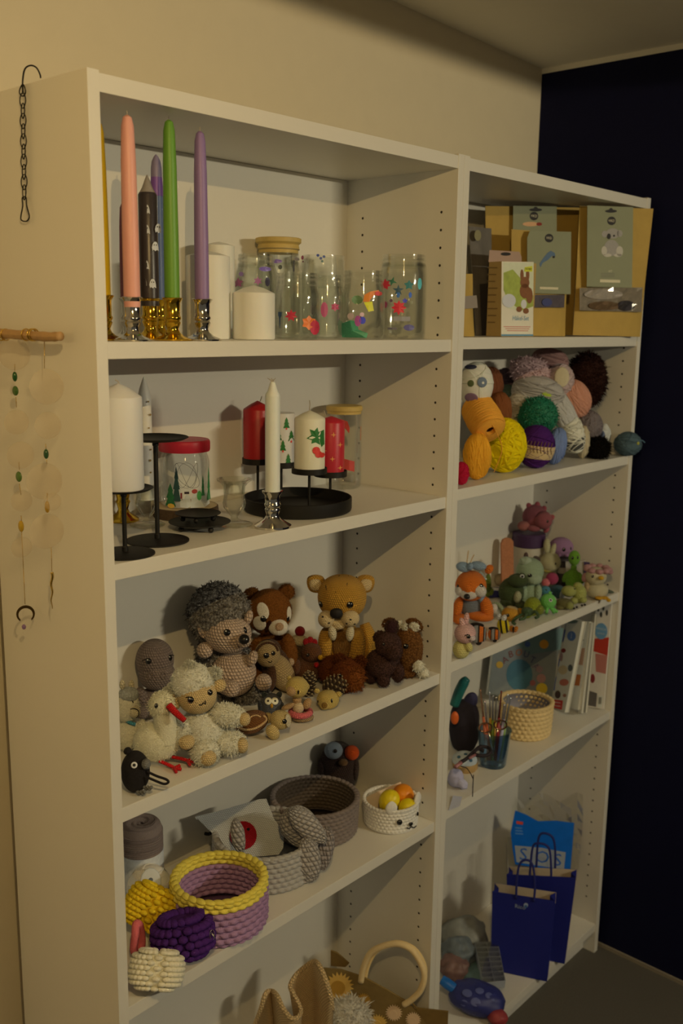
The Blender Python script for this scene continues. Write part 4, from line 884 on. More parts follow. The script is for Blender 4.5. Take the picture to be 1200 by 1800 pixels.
# pine cones
CONE = plain(tint((52, 36, 20)), 0.8, grain=0.3, gscale=300, name='cone_scale'); CONE2 = plain(tint((104, 84, 50)), 0.8, grain=0.3, gscale=300, name='cone_scale_edge')
def pinecone(label, u, v, cu, cv, r, hh, tilt, base, n=70):
    T = Thing('pine_cone', label, 'pine cone', u, base, Z3, 'pine cones among the toys')
    c = T.at(cu, cv); R = T.R(20, tilt, 0); m_ = T.m
    T.put('core', ell(c, np.array([r * .62, r * .62, hh * .9]) * m_, R, 14, 10), CONE)
    g = G(); g2 = G()
    for i in range(n):
        f = (i + .5) / n; zz = -1 + 2 * f; rr = r * math.sqrt(max(0, 1 - zz * zz)) * (1.05 - .15 * zz); a = i * 2.39996
        d = np.array([math.cos(a), math.sin(a), 0]); p = np.array([rr * .78 * d[0], rr * .78 * d[1], zz * hh])
        n_ = d * .8 + np.array([0, 0, .6 + .4 * zz]); n_ /= np.linalg.norm(n_); x = np.cross([0, 0, 1], n_); x /= np.linalg.norm(x); Q = np.stack([x, np.cross(n_, x), n_], 1)
        g.join(ell(c + R @ (p * m_), np.array([4.2, 1.5, 5.0]) * m_, R @ Q, 7, 5)); g2.join(ell(c + R @ ((p + n_ * 4.2) * m_), np.array([3.0, 1.5, 1.6]) * m_, R @ Q, 6, 4))
    T.put('scales', g, CONE)['kind'] = 'stuff'; T.put('scale_tips', g2, CONE2)['kind'] = 'stuff'; T.done()
pinecone('upright dark pine cone beside the hen', 541, 1220, 541, 1211, 13, 21, 8, 1225)
pinecone('pine cone lying on its side in front of the chestnut bear', 588, 1208, 588, 1210, 19, 21, 70, 1226)
# ------------------------------------------------------------------ fourth left shelf: baskets and pouches
Z4 = ZL[3]; WHITE = (164, 149, 122)
def wall_mesh(T, c, prof, rows, st, amp, seg_k=6, row_k=6, flip=1, sx=1.0, sy=1.0, wob=0.0):
    """a crocheted wall: every stitch is a bump of the surface. prof = [(r, z)] in metres from bottom to top"""
    prof = np.asarray(prof, float); n = rows * row_k + 1; s_ = np.linspace(0, 1, n)
    arc = np.concatenate([[0], np.cumsum(np.hypot(*np.diff(prof, axis=0).T))]); arc /= arc[-1]
    r = np.interp(s_, arc, prof[:, 0]); z = np.interp(s_, arc, prof[:, 1])
    al = np.linspace(0, 2 * math.pi, st * seg_k + 1)
    ph = s_ * rows; row = np.minimum(np.floor(ph), rows - 1); fr = ph - row
    a = np.abs(np.sin(math.pi * fr))[:, None] ** 0.5
    b = np.abs(np.sin(math.pi * (al[None] * st / (2 * math.pi) + 0.5 * row[:, None] + 0.25 * (fr[:, None] - .5)))) ** 0.7
    d = amp * (a * (0.12 + 0.88 * b) - 0.5) * flip
    rr = r[:, None] + d + wob * np.sin(al * 3 + 1)[None] * s_[:, None]
    X = np.stack([rr * np.cos(al) * sx, rr * np.sin(al) * sy, np.broadcast_to(z[:, None] + wob * 0.6 * np.sin(al * 2)[None] * s_[:, None], rr.shape)], -1).reshape(-1, 3)
    f = gridfaces(n, len(al))
    uv = np.stack([np.broadcast_to(al * r.max(), rr.shape), np.broadcast_to(s_[:, None] * arc.max(), rr.shape)], -1)
    return G().add(X @ T.B.T + np.asarray(c), f, uv)
def yarnmat(c, name='cotton_yarn'): return plain(tint(c), 0.9, grain=0.16, gscale=500, bump=0.5, spec=0.15, name=name)
def basket(name, label, u, v, z, rb, rt, vr, rows, st, mt, th=8, rim=None, rim_rows=2, group='crocheted baskets', amp=2.2, sx=1.0, sy=1.0, wob=0.0, inner=None):
    T = Thing(name, label, 'basket', u, v, z, group=group); m_ = T.m; H = (T.at(u, vr)[2] - T.P[2]); c = T.P
    q = 1 - (rim_rows / rows if rim is not None else 0); rq = rb + (rt - rb) * q
    bw = dict(sx=sx, sy=sy, wob=wob * m_)
    T.put('outer_wall', wall_mesh(T, c, [(rb * .90 * m_, 0), (rb * m_, 0.06 * H), (rq * m_, q * H)], int(rows * q), st, amp * m_, **bw), mt)
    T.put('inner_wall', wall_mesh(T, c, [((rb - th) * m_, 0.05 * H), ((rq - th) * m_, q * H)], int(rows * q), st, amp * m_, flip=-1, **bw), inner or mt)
    T.put('base', rev([(0.0002, 0.002), (rb * .92 * m_, 0.002), (rb * .92 * m_, 0.0001), (0.0002, 0.0001)], 48, c, T.B, sx=sx, sy=sy), inner or mt)
    if rim is not None:
        T.put('rim_rows', wall_mesh(T, c, [(rq * m_, q * H), (rt * m_, H * .97)], rim_rows, st, amp * 1.1 * m_, **bw), rim)
        T.put('rim_inside', wall_mesh(T, c, [((rq - th) * m_, q * H), ((rt - th) * m_, H * .97)], rim_rows, st, amp * m_, flip=-1, **bw), rim)
    # chain edge round the top: one row of plump stitches
    g = G(); nst = st
    for k in range(nst):
        a = 2 * math.pi * k / nst; ca, sa = math.cos(a), math.sin(a); rr = (rt - th / 2 + 0.3) * m_ + wob * m_ * math.sin(3 * a + 1)
        p = c + T.B @ np.array([rr * ca * sx, rr * sa * sy, H * .985 + wob * .6 * m_ * math.sin(2 * a)]); tx = T.B @ np.array([-sa * sx, ca * sy, 0.0]); tx /= np.linalg.norm(tx); no = np.cross(tx, UP)
        ln = 2 * math.pi * rt * m_ / nst
        g.join(ell(p, np.array([ln * 0.72, (th / 2 + 1.4) * m_, 3.0 * m_ * max(0.8, th / 8)]), np.stack([tx * .93 + no * .36, no * .93 - tx * .36, UP], 1), 10, 6))
    T.put('edge_stitches', g, rim or mt)
    T.H = H; T.done(); return T

PUR = yarnmat((122, 88, 96)); YEL = yarnmat((172, 146, 52))
basket('crochet_basket', 'lilac crocheted basket with a bright yellow rim, foremost of the baskets', 385, 1618, Z4, 84, 83, 1540, 8, 32, PUR, th=11, rim=YEL, rim_rows=2, amp=6.5, wob=1.5)
GRY = yarnmat((128, 116, 96))
gb = basket('crochet_basket', 'grey crocheted basket with floppy ears between the lilac and the brown basket', 466, 1524, Z4, 92, 92, 1462, 8, 44, GRY, th=9, amp=4.6, wob=2)
eg = knit(tint((132, 118, 98)), 0.007, 1.0); 
gb2 = gb
o = gb.E('ear', 418, 1470, (12, 7, 32), eg, dy=-50, roll=-8, lump=0.05, nu=32, nv=28, lf=9)
o = gb.E('ear', 527, 1455, (32, 10, 42), eg, dy=-40, roll=-30, lump=0.07, nu=40, nv=32, lf=6); gb.E('ear_fold', 540, 1452, (20, 9, 44), eg, dy=-56, roll=-42, parent=o.o, lump=0.06, nu=32, nv=28, lf=8)
gb.E('ear_tip', 571, 1492, (15, 9, 40), knit(tint((122, 106, 88)), 0.007, 1.0), dy=-36, roll=8, parent=o.o, lump=0.07, nu=36, nv=30, lf=7); gb.E('ear_side', 543, 1512, (20, 8, 42), eg, dy=-62, roll=-6, parent=o.o, lump=0.06, nu=36, nv=30, lf=8)
gb.e.location.z = gb.z + 0.0005 - (gb.lo - gb.z if gb.lo < gb.z else 0)
BRN = yarnmat((96, 80, 64))
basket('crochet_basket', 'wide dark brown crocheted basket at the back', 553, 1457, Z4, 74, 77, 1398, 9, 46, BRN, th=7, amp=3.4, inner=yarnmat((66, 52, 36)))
# white pot holder with a red round motif leaning in the grey basket
class Plane:
    """an upright (or leaning) flat face through two points; pixels are carried onto it along the line of sight"""
    def __init__(s, A, B, lean=0.0):
        s.A = np.asarray(A, float); ax = np.asarray(B, float) - s.A; s.ax = ax / np.linalg.norm(ax)
        n = np.cross(s.ax, UP); n /= np.linalg.norm(n)
        if n @ (CAM - s.A) < 0: n = -n
        a = math.radians(lean); s.az = math.cos(a) * UP - math.sin(a) * n; s.az -= s.ax * (s.az @ s.ax); s.az /= np.linalg.norm(s.az)
        s.n = np.cross(s.ax, s.az); s.n /= np.linalg.norm(s.n)
        if s.n @ (CAM - s.A) < 0: s.n = -s.n
    def uv(s, u, v):
        d = ray(u, v); k = ((s.A - CAM) @ s.n) / (d @ s.n); p = CAM + d * k - s.A; return (p @ s.ax, p @ s.az)
    def pt(s, u, v, off=0.0): x, y = s.uv(u, v); return s.A + s.ax * x + s.az * y + s.n * off
    def poly(s, T, name, px, mt, off=0.0004, th=0.0006, parent=None):
        p = [s.uv(u, v) for u, v in px]
        ar = sum(p[i][0] * p[(i + 1) % len(p)][1] - p[(i + 1) % len(p)][0] * p[i][1] for i in range(len(p)))
        if (ar > 0) != (np.cross(s.ax, s.az) @ s.n > 0): p = p[::-1]
        return T.put(name, slab(p, s.A + s.n * off, s.ax, s.az, s.n, th), mt, parent, smooth=False)
    def disc(s, T, name, u, v, r, mt, off=0.0006, th=0.0004, parent=None, n=18, sx=1.0, sy=1.0):
        return s.poly(T, name, [(u + r * sx * math.cos(a), v + r * sy * math.sin(a)) for a in np.linspace(0, 2 * math.pi, n, endpoint=False)], mt, off, th, parent)
def text_geo(txt, size):
    cu = bpy.data.curves.new('lettering', 'FONT'); cu.body = txt; cu.size = size; cu.align_x = 'CENTER'; cu.align_y = 'CENTER'; cu.resolution_u = 2
    o = bpy.data.objects.new('lettering', cu); me = o.to_mesh()
    V = np.array([q.co[:] for q in me.vertices]); f = [tuple(p.vertices) for p in me.polygons]; o.to_mesh_clear(); bpy.data.objects.remove(o); bpy.data.curves.remove(cu); return V, f
def lettering(T, pl, txt, u, v, size_px, mt, off=0.0010, parent=None, mk=None, rot=0.0):
    mm = mk or T.m; V, f = text_geo(txt, size_px * mm); x, y = pl.uv(u, v)
    sgn = 1 if pl.ax @ T.r > 0 else -1
    c, s_ = math.cos(rot), math.sin(rot)
    P = [pl.A + pl.ax * (x + sgn * (a[0] * c - a[1] * s_)) + pl.az * (y + a[0] * s_ + a[1] * c) + pl.n * off for a in V]
    return T.put('lettering', G().add(P, f), mt, parent, smooth=False)
t = Thing('pot_holder', 'white square pot holder with a red round motif leaning in the grey basket', 'pot holder', 436, 1500, Z4, snap=False)
A_ = gb.at(402, 1492, -8); B_ = gb.at(505, 1475, -8)
pl = Plane(A_, B_, 26)
pw = knit(tint((190, 178, 152)), 0.0035, 0.8); px = [(344, 1435), (375, 1428), (420, 1415), (455, 1405), (468, 1404), (474, 1420), (482, 1440), (499, 1464), (498, 1490), (490, 1502), (440, 1506), (402, 1492), (372, 1463)]
o = pl.poly(t, 'panel', px, pw, 0, 0.006)
pl.disc(t, 'red_motif', 428, 1468, 25, knit(tint((128, 14, 20)), 0.003, 0.8), 0.006, 0.002, sx=0.95); pl.disc(t, 'eye', 437, 1457, 2.6, EYE, 0.008, 0.002); pl.disc(t, 'hanging_loop', 347, 1437, 3, pw, 0.006, 0.002)
t.strand('dark_hanger', [(360, 1465, -10), (366, 1466, -8), (372, 1464, -8)], 3, bk)

# cat basket with lemons
WHB = yarnmat((188, 172, 140))
cb = basket('cat_basket', 'small white cat-faced basket holding plastic lemons and an orange', 686, 1445, Z4, 47, 49, 1403, 8, 42, WHB, th=4, amp=2.2)
for u, v in ((689, 1420), (738, 1404)):
    p = cb.P + 47 * cb.m * (cb.B @ np.array([(u - 688) / 51.0, -math.sqrt(max(0.04, 1 - ((u - 688) / 51.0) ** 2)), 0])); p[2] = cb.P[2] + cb.H * 1.12
    cb.put('ear', ell(p, np.array([11, 4, 13]) * cb.m, cb.R(20 if u < 700 else 60), 14, 10, 1.2), WHB)
rf = Ref(cb.P + UP * cb.H * .5, np.array([51, 51, 60]) * cb.m, cb.R()); rf.o = cb.e
for u, v, r in ((702, 1446, 5), (734, 1431, 4)): cb.Fe('eye', rf, u, v, (r * (1 if u < 720 else .6), r), EYE, 0.6, parent=cb.e)
cb.Fe('nose', rf, 722, 1449, (4.5, 3.5), EYE, 0.6, parent=cb.e); cb.strand('mouth', [(715, 1455), (719, 1457), (722, 1453), (727, 1455), (731, 1452)], 0.9, THR, ref=rf, parent=cb.e)
def fruit(label, u, v, r, c, d, cat='lemon', nm='plastic_lemon', rz=1.0):
    T = Thing(nm, label, cat, 0, 0, 0, P=cb.at(u, v, d), snap=False, group='plastic fruit in the cat basket')
    f_ = T.E('skin', u, v, (r, r, r * rz), plain(tint(c), 0.35, grain=0.08, gscale=300, bump=0.3, name='fruit_skin'), roll=35, nu=28, nv=20); T.E('nub', u - r * .75, v + r * .55, (4, 4, 4), plain(tint(c), 0.4, name='fruit_nub'), dy=-6)
fruit('yellow plastic lemon on the left in the cat basket', 684, 1407, 18, (198, 164, 14), -8, rz=1.12); fruit('orange plastic fruit at the back of the cat basket', 708, 1397, 19, (212, 118, 12), 14, 'orange', 'plastic_orange'); fruit('yellow plastic lemon at the front right of the cat basket', 716, 1420, 16, (198, 166, 14), -14, rz=1.1)
t = Thing('paper_card', 'cream paper card stuck upright in the cat basket', 'card', 670, 1420, Z4, snap=False, P=cb.at(660, 1430, 12))
pl = Plane(cb.at(640, 1425, 6), cb.at(704, 1415, 30), 6); pl.poly(t, 'sheet', [(644, 1401), (662, 1392), (704, 1374), (706, 1382), (700, 1420), (650, 1430), (642, 1415)], plain(tint((196, 164, 122)), 0.8, name='cream_paper'), 0, 0.0008)
# round dark bird in the corner
t = Thing('crochet_bird', 'nearly black bird with one blue and one orange eye in the back corner', 'toy', 592, 1396, Z4)
dkb = K((36, 22, 16), 0.004); h = t.E('body', 594, 1350, (34, 26, 50), dkb, lump=0.03, dy=-2); t.E('eye_ball', 586, 1319, (16, 14, 15), K((104, 106, 100), 0.003), dy=-18, parent=h.o); t.E('eye_ball', 618, 1323, (13, 12, 13), K((190, 66, 14), 0.003), dy=-14, parent=h.o)
t.Fe('pupil', Ref(t.at(586, 1319, -18), np.array([16, 14, 15]) * t.m, t.R()), 589, 1320, (3.5, 3.5), EYE, .7, parent=h.o); t.E('beak', 603, 1340, (8, 8, 6), K((84, 56, 26), 0.003), dy=-26, parent=h.o); t.E('wing', 566, 1350, (8, 16, 22), dkb, dy=-4); t.E('wing', 624, 1350, (7, 16, 22), dkb, dy=-4); t.done()

# yarn
def loops(c, r, R, n, rad, seed, tilt=0.5, seg=36, axis=None):
    k = np.random.default_rng(seed); g = G()
    al = np.linspace(0, 2 * math.pi, seg, endpoint=False)
    for i in range(n):
        a = (np.array([0, 0, 1.0]) if axis is None else np.asarray(axis, float)) + k.normal(size=3) * tilt; a /= np.linalg.norm(a)
        x = np.cross(a, [0.3, 1, 0.2]); x /= np.linalg.norm(x); y = np.cross(a, x); h_ = k.uniform(-0.75, 0.75); q = math.sqrt(1 - h_ * h_)
        P = (np.outer(np.cos(al), x) + np.outer(np.sin(al), y)) * q + a * h_
        g.join(tube((P * (np.asarray(r) * 1.0)) @ R.T + c, rad, 4, True))
    return g
def yarn(label, u, v, r, c, z=None, base=None, dy=0, P=None, n=26, rad=1.5, tilt=0.5, yaw=0, roll=0, pitch=0, name='yarn_ball', cat='yarn', group='yarn balls on the second right shelf', mt=None, lump=0.0, e=1.0, axis=None, fl=0, host=None):
    T = Thing(name, label, cat, 0, 0, 0, P=P, snap=False, group=group) if P is not None else Thing(name, label, cat, u, base, z, group=group)
    mt = mt or yarnmat(c, 'wound_yarn')
    q = T.E('wound_core', u, v, r, mt, dy=dy, yaw=yaw, roll=roll, pitch=pitch, lump=lump, e=e, fl=fl, fln=5)
    if n: T.put('strands', loops(q.c, q.r, q.R, n, rad * T.m, int(u * 3 + v), tilt, axis=axis), mt, q.o)
    q.T = T; return T, q
def band(T, q, lo, hi, mt, name='label_band', grow=1.03, a0=0, a1=2 * math.pi):
    th = np.linspace(lo, hi, 8); pr = [(math.cos(x) * grow, math.sin(x) * grow) for x in th]
    g = rev(pr, 40, (0, 0, 0), None, a0=a0, a1=a1); V = (g.V() * q.r) @ q.R.T + q.c
    return T.put(name, G().add(V, g.f, np.concatenate(g.uv)), mt, q.o)
# yarn cake with its label
t = Thing('yarn_cake', 'tall taupe yarn cake with a pale blue paper label behind the baskets', 'yarn', 251, 1572, Z4)
ck = yarnmat((112, 92, 74), 'wound_yarn')
turn(t, 'wound_core', [(0.2, 1572), (33, 1572), (36, 1567), (36.5, 1470), (36, 1456), (33, 1448), (26, 1444), (10, 1446), (5, 1450), (0.2, 1452)], ck, 40)
g = G(); 
for k in range(14):
    rr = (31 - 2.0 * k) * t.m; c = t.P.copy(); c[2] = t.at(251, 1446.5 - 1.5 * math.sin(k * .35))[2]
    al = np.linspace(0, 2 * math.pi, 40, endpoint=False); g.join(tube(np.stack([c[0] + rr * np.cos(al) , c[1] + rr * np.sin(al) * 0.97, c[2] + 0.0012 * np.sin(2 * al + k)], 1), 0.9 * t.m, 4, True))
for k in range(14):
    c = t.P.copy(); c[2] = t.at(251, 1458 + 2.4 * k)[2]; al = np.linspace(0, 2 * math.pi, 40, endpoint=False); rr = 36.6 * t.m
    g.join(tube(np.stack([c[0] + rr * np.cos(al), c[1] + rr * np.sin(al), c[2] + 0.002 * np.sin(al + k)], 1), 0.9 * t.m, 4, True))
t.put('strands', g, ck)
o = turn(t, 'paper_label', [(37.4, 1570), (37.6, 1560), (37.6, 1493), (37.2, 1492)], plain(tint((150, 142, 128)), 0.7, grain=0.25, gscale=160, name='speckled_label'), 40)
wrap(t, 'heart_print', 263, 1527, [(-9, 4), (-8, -5), (-3, -8), (2, -6), (7, -3), (9, 5), (3, 9), (-4, 9)], 38, plain(tint((180, 104, 72)), 0.7, name='peach_print'), o); t.done()
# white skein with the bird label
T, q = yarn('cream yarn ball in a white paper sleeve with a bird print, beside the lilac basket', 263, 1570, (38, 34, 42), (172, 156, 126), z=Z4, base=1600, group='yarn on the fourth left shelf', n=16)
o = band(T, q, -0.9, 0.75, plain(tint((184, 170, 142)), 0.6, name='paper_sleeve'))
lw_ = plain(tint((200, 190, 166)), 0.6, name='white_print'); T.Fe('bird_print', q, 265, 1560, (18, 24), lw_, 0.1, sink=-1.6, parent=o); q2 = Ref(q.c, q.r * 1.075, q.R); q2.o = o
T.Fe('eye_print', q2, 265, 1555, (4.6, 4.6), plain(tint((60, 62, 64)), 0.5, name='grey_print'), 0.3, parent=o); T.Fe('cheek_print', q2, 270, 1567, (9, 5), plain(tint((196, 120, 76)), 0.7, name='peach_print'), 0.2, parent=o)
T.strand('drawing', [(252, 1588), (258, 1578), (263, 1570), (266, 1576)], 0.9, plain(tint((90, 80, 66)), 0.8, name='ink'), ref=q2, parent=o); T.strand('drawing', [(270, 1582), (278, 1580), (286, 1582)], 0.7, plain(tint((120, 108, 84)), 0.8, name='ink_light'), ref=q2, parent=o); T.done()

def pouch(name, label, u, v, base, r, c, roll, ribs, cat='pouch', yaw=0, pitch=0, dy=0, e=0.62, st=12):
    """a soft crocheted pouch: a boxy pillow of plump ribs built from stitches"""
    T = Thing(name, label, cat, u, base, Z4, group='small crocheted pouches'); mt = yarnmat(c)
    rr = np.array(r, float) * T.m; R = T.R(yaw, roll, pitch); cc = T.at(u, v, dy)
    T.put('body', ell(cc, rr * 0.93, R, 32, 24, e), mt)
    g = G()
    for i in range(ribs):
        zz = -0.9 + 1.8 * i / (ribs - 1); sc = (1 - abs(zz) ** 3.2) ** 0.31; n_ = st
        for k in range(2 * n_):
            a = 2 * math.pi * (k + 0.5 * (i % 2)) / (2 * n_); ca, sa = math.cos(a), math.sin(a); pw = lambda x: np.sign(x) * abs(x) ** e
            p = np.array([pw(ca) * sc * rr[0], pw(sa) * sc * rr[1], zz * rr[2]])
            g.join(ell(cc + R @ p, np.array([rr[0] * 2.6 / n_, rr[0] * 2.0 / n_, rr[2] * 1.15 / ribs]), R @ _rz(a + .6), 8, 5))
    T.put('stitches', g, mt); T.done(); return T
pouch('crochet_pouch', 'bright yellow ribbed pouch leaning on the paper-sleeved yarn', 268, 1628, 1640, (43, 24, 36), (186, 148, 22), 30, 9, pitch=-20)
T = pouch('crochet_pouch', 'deep purple ribbed pouch with a metal key ring', 322, 1668, 1684, (48, 32, 36), (52, 22, 62), -6, 6, pitch=-10, e=0.8, st=11)
ring = [T.at(373 + 4 * math.cos(a), 1668 + 9 * math.sin(a), -22 + 4 * math.cos(a)) for a in np.linspace(0, 6.283, 18, endpoint=False)]; T.put('key_ring', tube(ring, 0.9 * T.m, 6, True), SILVER); T.put('key_clip', tube([T.at(370, 1662, -20), T.at(378, 1672, -26)], 1.6 * T.m, 6), SILVER)
pouch('crochet_pouch', 'cream white ribbed pouch lying at the front left corner', 276, 1733, 1742, (42, 28, 32), (196, 176, 134), 10, 8, pitch=-30, e=0.6)
t = Thing('crochet_strap', 'coral pink crocheted loop squeezed against the end panel', 'strap', 238, 1690, Z4, group='small crocheted pouches')
t.strand('loop', [(236, 1696, 0), (238, 1672, -4), (240, 1650, 2), (247, 1655, 14), (250, 1680, 18), (246, 1700, 12)], 7, yarnmat((166, 76, 66)), sides=10, n=30, closed=True); t.done()

# ------------------------------------------------------------------ bottom left: bags
Z5 = ZL[-1]; WHITE = (140, 124, 98)
t = Thing('crochet_bag', 'beige crocheted bag with a folded scalloped opening on the bottom shelf', 'bag', 0, 0, 0, P=PY(520, 0.13, Z5), snap=False)
rim = [(444, 1812), (458, 1775), (466, 1748), (476, 1742), (487, 1750), (497, 1772), (512, 1790), (524, 1788), (528, 1774), (516, 1748), (510, 1733), (520, 1714), (538, 1698), (552, 1690), (561, 1697), (572, 1722), (581, 1752), (584, 1775)]
dp = [0, -6, -4, 6, -8, -20, -26, -22, -10, 0, 8, 14, 20, 18, 4, -8, -12, -8]
P = smooth_path([t.at(u, v, d * 1.6) for (u, v), d in zip(rim, dp)], 90); n = len(P)
nr = 12; V = []; base = np.array([t.at(470 + 110 * k / (n - 1), 1880, dp_) for k, dp_ in zip(range(n), np.interp(np.linspace(0, 1, n), np.linspace(0, 1, len(dp)), dp))])
V = np.array([P * (1 - s_) + base * s_ for s_ in np.linspace(0, 1, nr + 1)]); arc = np.concatenate([[0], np.cumsum(np.linalg.norm(np.diff(P, axis=0), axis=1))])
uv = np.stack([np.broadcast_to(arc, V.shape[:2]), np.broadcast_to(np.linspace(0, .3, nr + 1)[:, None], V.shape[:2])], -1)
bm_ = knit(tint((150, 116, 68)), 0.006, 1.0)
o = t.put('folded_wall', G().add(V, gridfaces(nr + 1, n), uv), bm_); md = o.modifiers.new('thickness', 'SOLIDIFY'); md.thickness = 0.006; md.offset = 0
t.put('rolled_edge', tube(P, 4.2 * t.m, 8), bm_)
t = Thing('tote_bag', 'brown fabric tote bag with flower print and cream handle on the bottom shelf', 'bag', 0, 0, 0, P=(0.715, 0.117, Z5), snap=False)
fb_ = plain(tint((84, 62, 26)), 0.9, grain=0.2, gscale=60, bump=0.3, name='brown_fabric'); A_ = np.array([0.668, 0.215, Z5 + .002]); B_ = np.array([0.754, 0.020, Z5 + .002]); pl = Plane(A_, B_, 0)
pl.poly(t, 'front_panel', [(566, 1700), (600, 1703), (640, 1716), (680, 1738), (712, 1757), (735, 1778), (752, 1800), (728, 1876), (650, 1862), (570, 1842)], fb_, 0, 0.004)
for pts, nm in (([(580, 1700), (580, 1673), (592, 1678), (612, 1696), (606, 1702)], 'corner_flap'), ([(722, 1758), (734, 1770), (788, 1776), (787, 1800), (784, 1826), (752, 1800)], 'side_gusset')): pl.poly(t, nm, pts, plain(tint((74, 52, 18)), 0.9, grain=0.2, name='brown_fabric_painted_shade'), 0.001 if nm == 'side_gusset' else -0.008, 0.004)  # flap and gusset: same fabric with shade put into a darker colour
cream = plain(tint((172, 138, 84)), 0.8, grain=0.1, gscale=200, name='cream_cord')
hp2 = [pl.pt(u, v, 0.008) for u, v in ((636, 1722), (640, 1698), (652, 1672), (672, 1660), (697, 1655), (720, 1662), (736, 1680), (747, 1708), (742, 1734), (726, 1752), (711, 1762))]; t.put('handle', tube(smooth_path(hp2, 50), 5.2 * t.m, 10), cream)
hp2 = [pl.pt(u, v, -0.004) for u, v in ((640, 1722), (645, 1700), (657, 1677), (675, 1664), (699, 1659), (724, 1668), (740, 1688), (746, 1712), (738, 1740))]; t.put('handle', tube(smooth_path(hp2, 50), 4.2 * t.m, 10), plain(tint((150, 118, 66)), 0.8, name='cord_painted_shade'))  # rear handle: same cord, its shade painted in as a darker tone
yf = plain(tint((150, 112, 46)), 0.9, name='yellow_petals'); cf = plain(tint((160, 126, 84)), 0.9, name='cream_petals'); of = plain(tint((120, 82, 22)), 0.9, name='ochre_print')
def flower(u, v, r, mt, mc): 
    o = pl.poly(t, 'flower_print', [(u + (r if k % 2 else r * .72) * math.cos(k * math.pi / 20), v + (r if k % 2 else r * .72) * math.sin(k * math.pi / 20)) for k in range(40)], mt, 0.0042, 0.001); pl.disc(t, 'flower_centre', u - 2, v + 2, r * .5, mc, 0.0054, 0.0008, parent=o)
flower(597, 1732, 26, yf, of); flower(693, 1778, 15, cf, cf); flower(665, 1797, 17, yf, yf); flower(640, 1756, 13, of, of); flower(727, 1790, 14, cf, cf)
t = Thing('fluffy_ball', 'fluffy cream-white yarn pompon in front of the tote bag', 'pompon', 612, 1800, Z5, snap=False, P=pl.pt(612, 1800, 0.075))
t.E('ball', 612, 1792, (36, 34, 34), fuzzy(tint((166, 146, 112)), 500, 0.7, 0.003, var=0.08), fl=2200, fln=8, fw=1.0)
# ------------------------------------------------------------------ right bookcase, top shelf: craft kits
W1 = (152, 137, 108); WHITE = W1; ZR1 = ZR[0]
KRAFT = plain(tint((126, 95, 36)), 0.75, grain=0.10, gscale=40, bump=0.15, name='kraft_paper'); SAGE = plain(tint((96, 90, 58)), 0.7, grain=0.05, gscale=30, name='sage_card'); INK = plain(tint((26, 22, 18)), 0.7, name='dark_ink')
CLEAR = glass((0.9, 0.9, 0.86), refl=1.5)
def pillow(T, name, pl, px_bl, px_br, px_tr, px_tl, bulge, mt, nx=14, nz=18, flat_top=True):
    """a stand-up pouch: flat sealed top edge, belly towards the bottom"""
    c = [np.array(pl.uv(*q)) for q in (px_bl, px_br, px_tr, px_tl)]
    F_, B_ = [], []
    for i in range(nz + 1):
        s_ = i / nz
        for k in range(nx + 1):
            q = k / nx; p = (c[0] * (1 - q) + c[1] * q) * (1 - s_) + (c[3] * (1 - q) + c[2] * q) * s_
            d = bulge * (math.sin(math.pi * q) ** 0.7) * (1 - s_) ** 0.7 * (0.55 + 0.45 * math.sin(math.pi * min(1, s_ * 1.4 + .12))) + 0.0008
            w_ = 0.0012 * math.sin(9 * q + 5 * s_)
            F_.append(pl.A + pl.ax * p[0] + pl.az * p[1] + pl.n * (d + w_)); B_.append(pl.A + pl.ax * p[0] + pl.az * p[1] - pl.n * (d * .5 - w_))
    n1 = (nx + 1) * (nz + 1); g = G(); uv = [(k / nx, i / nz) for i in range(nz + 1) for k in range(nx + 1)]
    f = gridfaces(nz + 1, nx + 1); fb_ = [tuple(a + n1 for a in q[::-1]) for q in f]; ed = []
    ring = [k for k in range(nx + 1)] + [(nx + 1) * i + nx for i in range(1, nz + 1)] + [(nx + 1) * nz + k for k in range(nx - 1, -1, -1)] + [(nx + 1) * i for i in range(nz - 1, 0, -1)]
    ed = [(ring[i], ring[i - 1], ring[i - 1] + n1, ring[i] + n1) for i in range(len(ring))]
    g.add(F_ + B_, f + fb_ + ed, uv + uv); o = T.put(name, g, mt, sharp=40)
    T.front = lambda u, v: 0
    return o
def kit(label, pA, pB, quad, bulge, name='kraft_pouch'):
    T = Thing(name, label, 'craft kit', 0, 0, 0, P=(pA + pB) / 2, group='craft kits on the top right shelf'); pl = Plane(pA, pB, 2); T.pl = pl
    T.body = pillow(T, 'pouch', pl, *quad, bulge, KRAFT); return T
# koala kit
T = kit('large kraft pouch with a koala picture card, rightmost on the top shelf', PY(1007, 0.060, ZR1), PY(1124, -0.022, ZR1), ((1006, 589), (1124, 592), (1147, 367), (1019, 362)), 0.016)
pl = T.pl; o = pl.poly(T, 'picture_card', [(1023, 363), (1103, 366), (1101, 507), (1022, 505)], SAGE, 0.0185, 0.0008)
pl.disc(T, 'hang_hole', 1064, 373, 8, INK, 0.0194, 0.0003, o, sx=1.3, sy=.35); pl.disc(T, 'hang_hole_top', 1064, 371, 3.5, INK, 0.0194, 0.0004, o); lg = pl.disc(T, 'logo_disc', 1065, 390, 7.5, INK, 0.0194, 0.0003, o)
pap = plain(tint((150, 132, 92)), 0.8, name='pale_print'); lettering(T, pl, 'HKD', 1065, 390, 6, pap, 0.0200, o)
kg = plain(tint((110, 98, 78)), 0.8, grain=0.2, gscale=400, name='koala_print'); kl = plain(tint((134, 120, 92)), 0.8, name='koala_light')
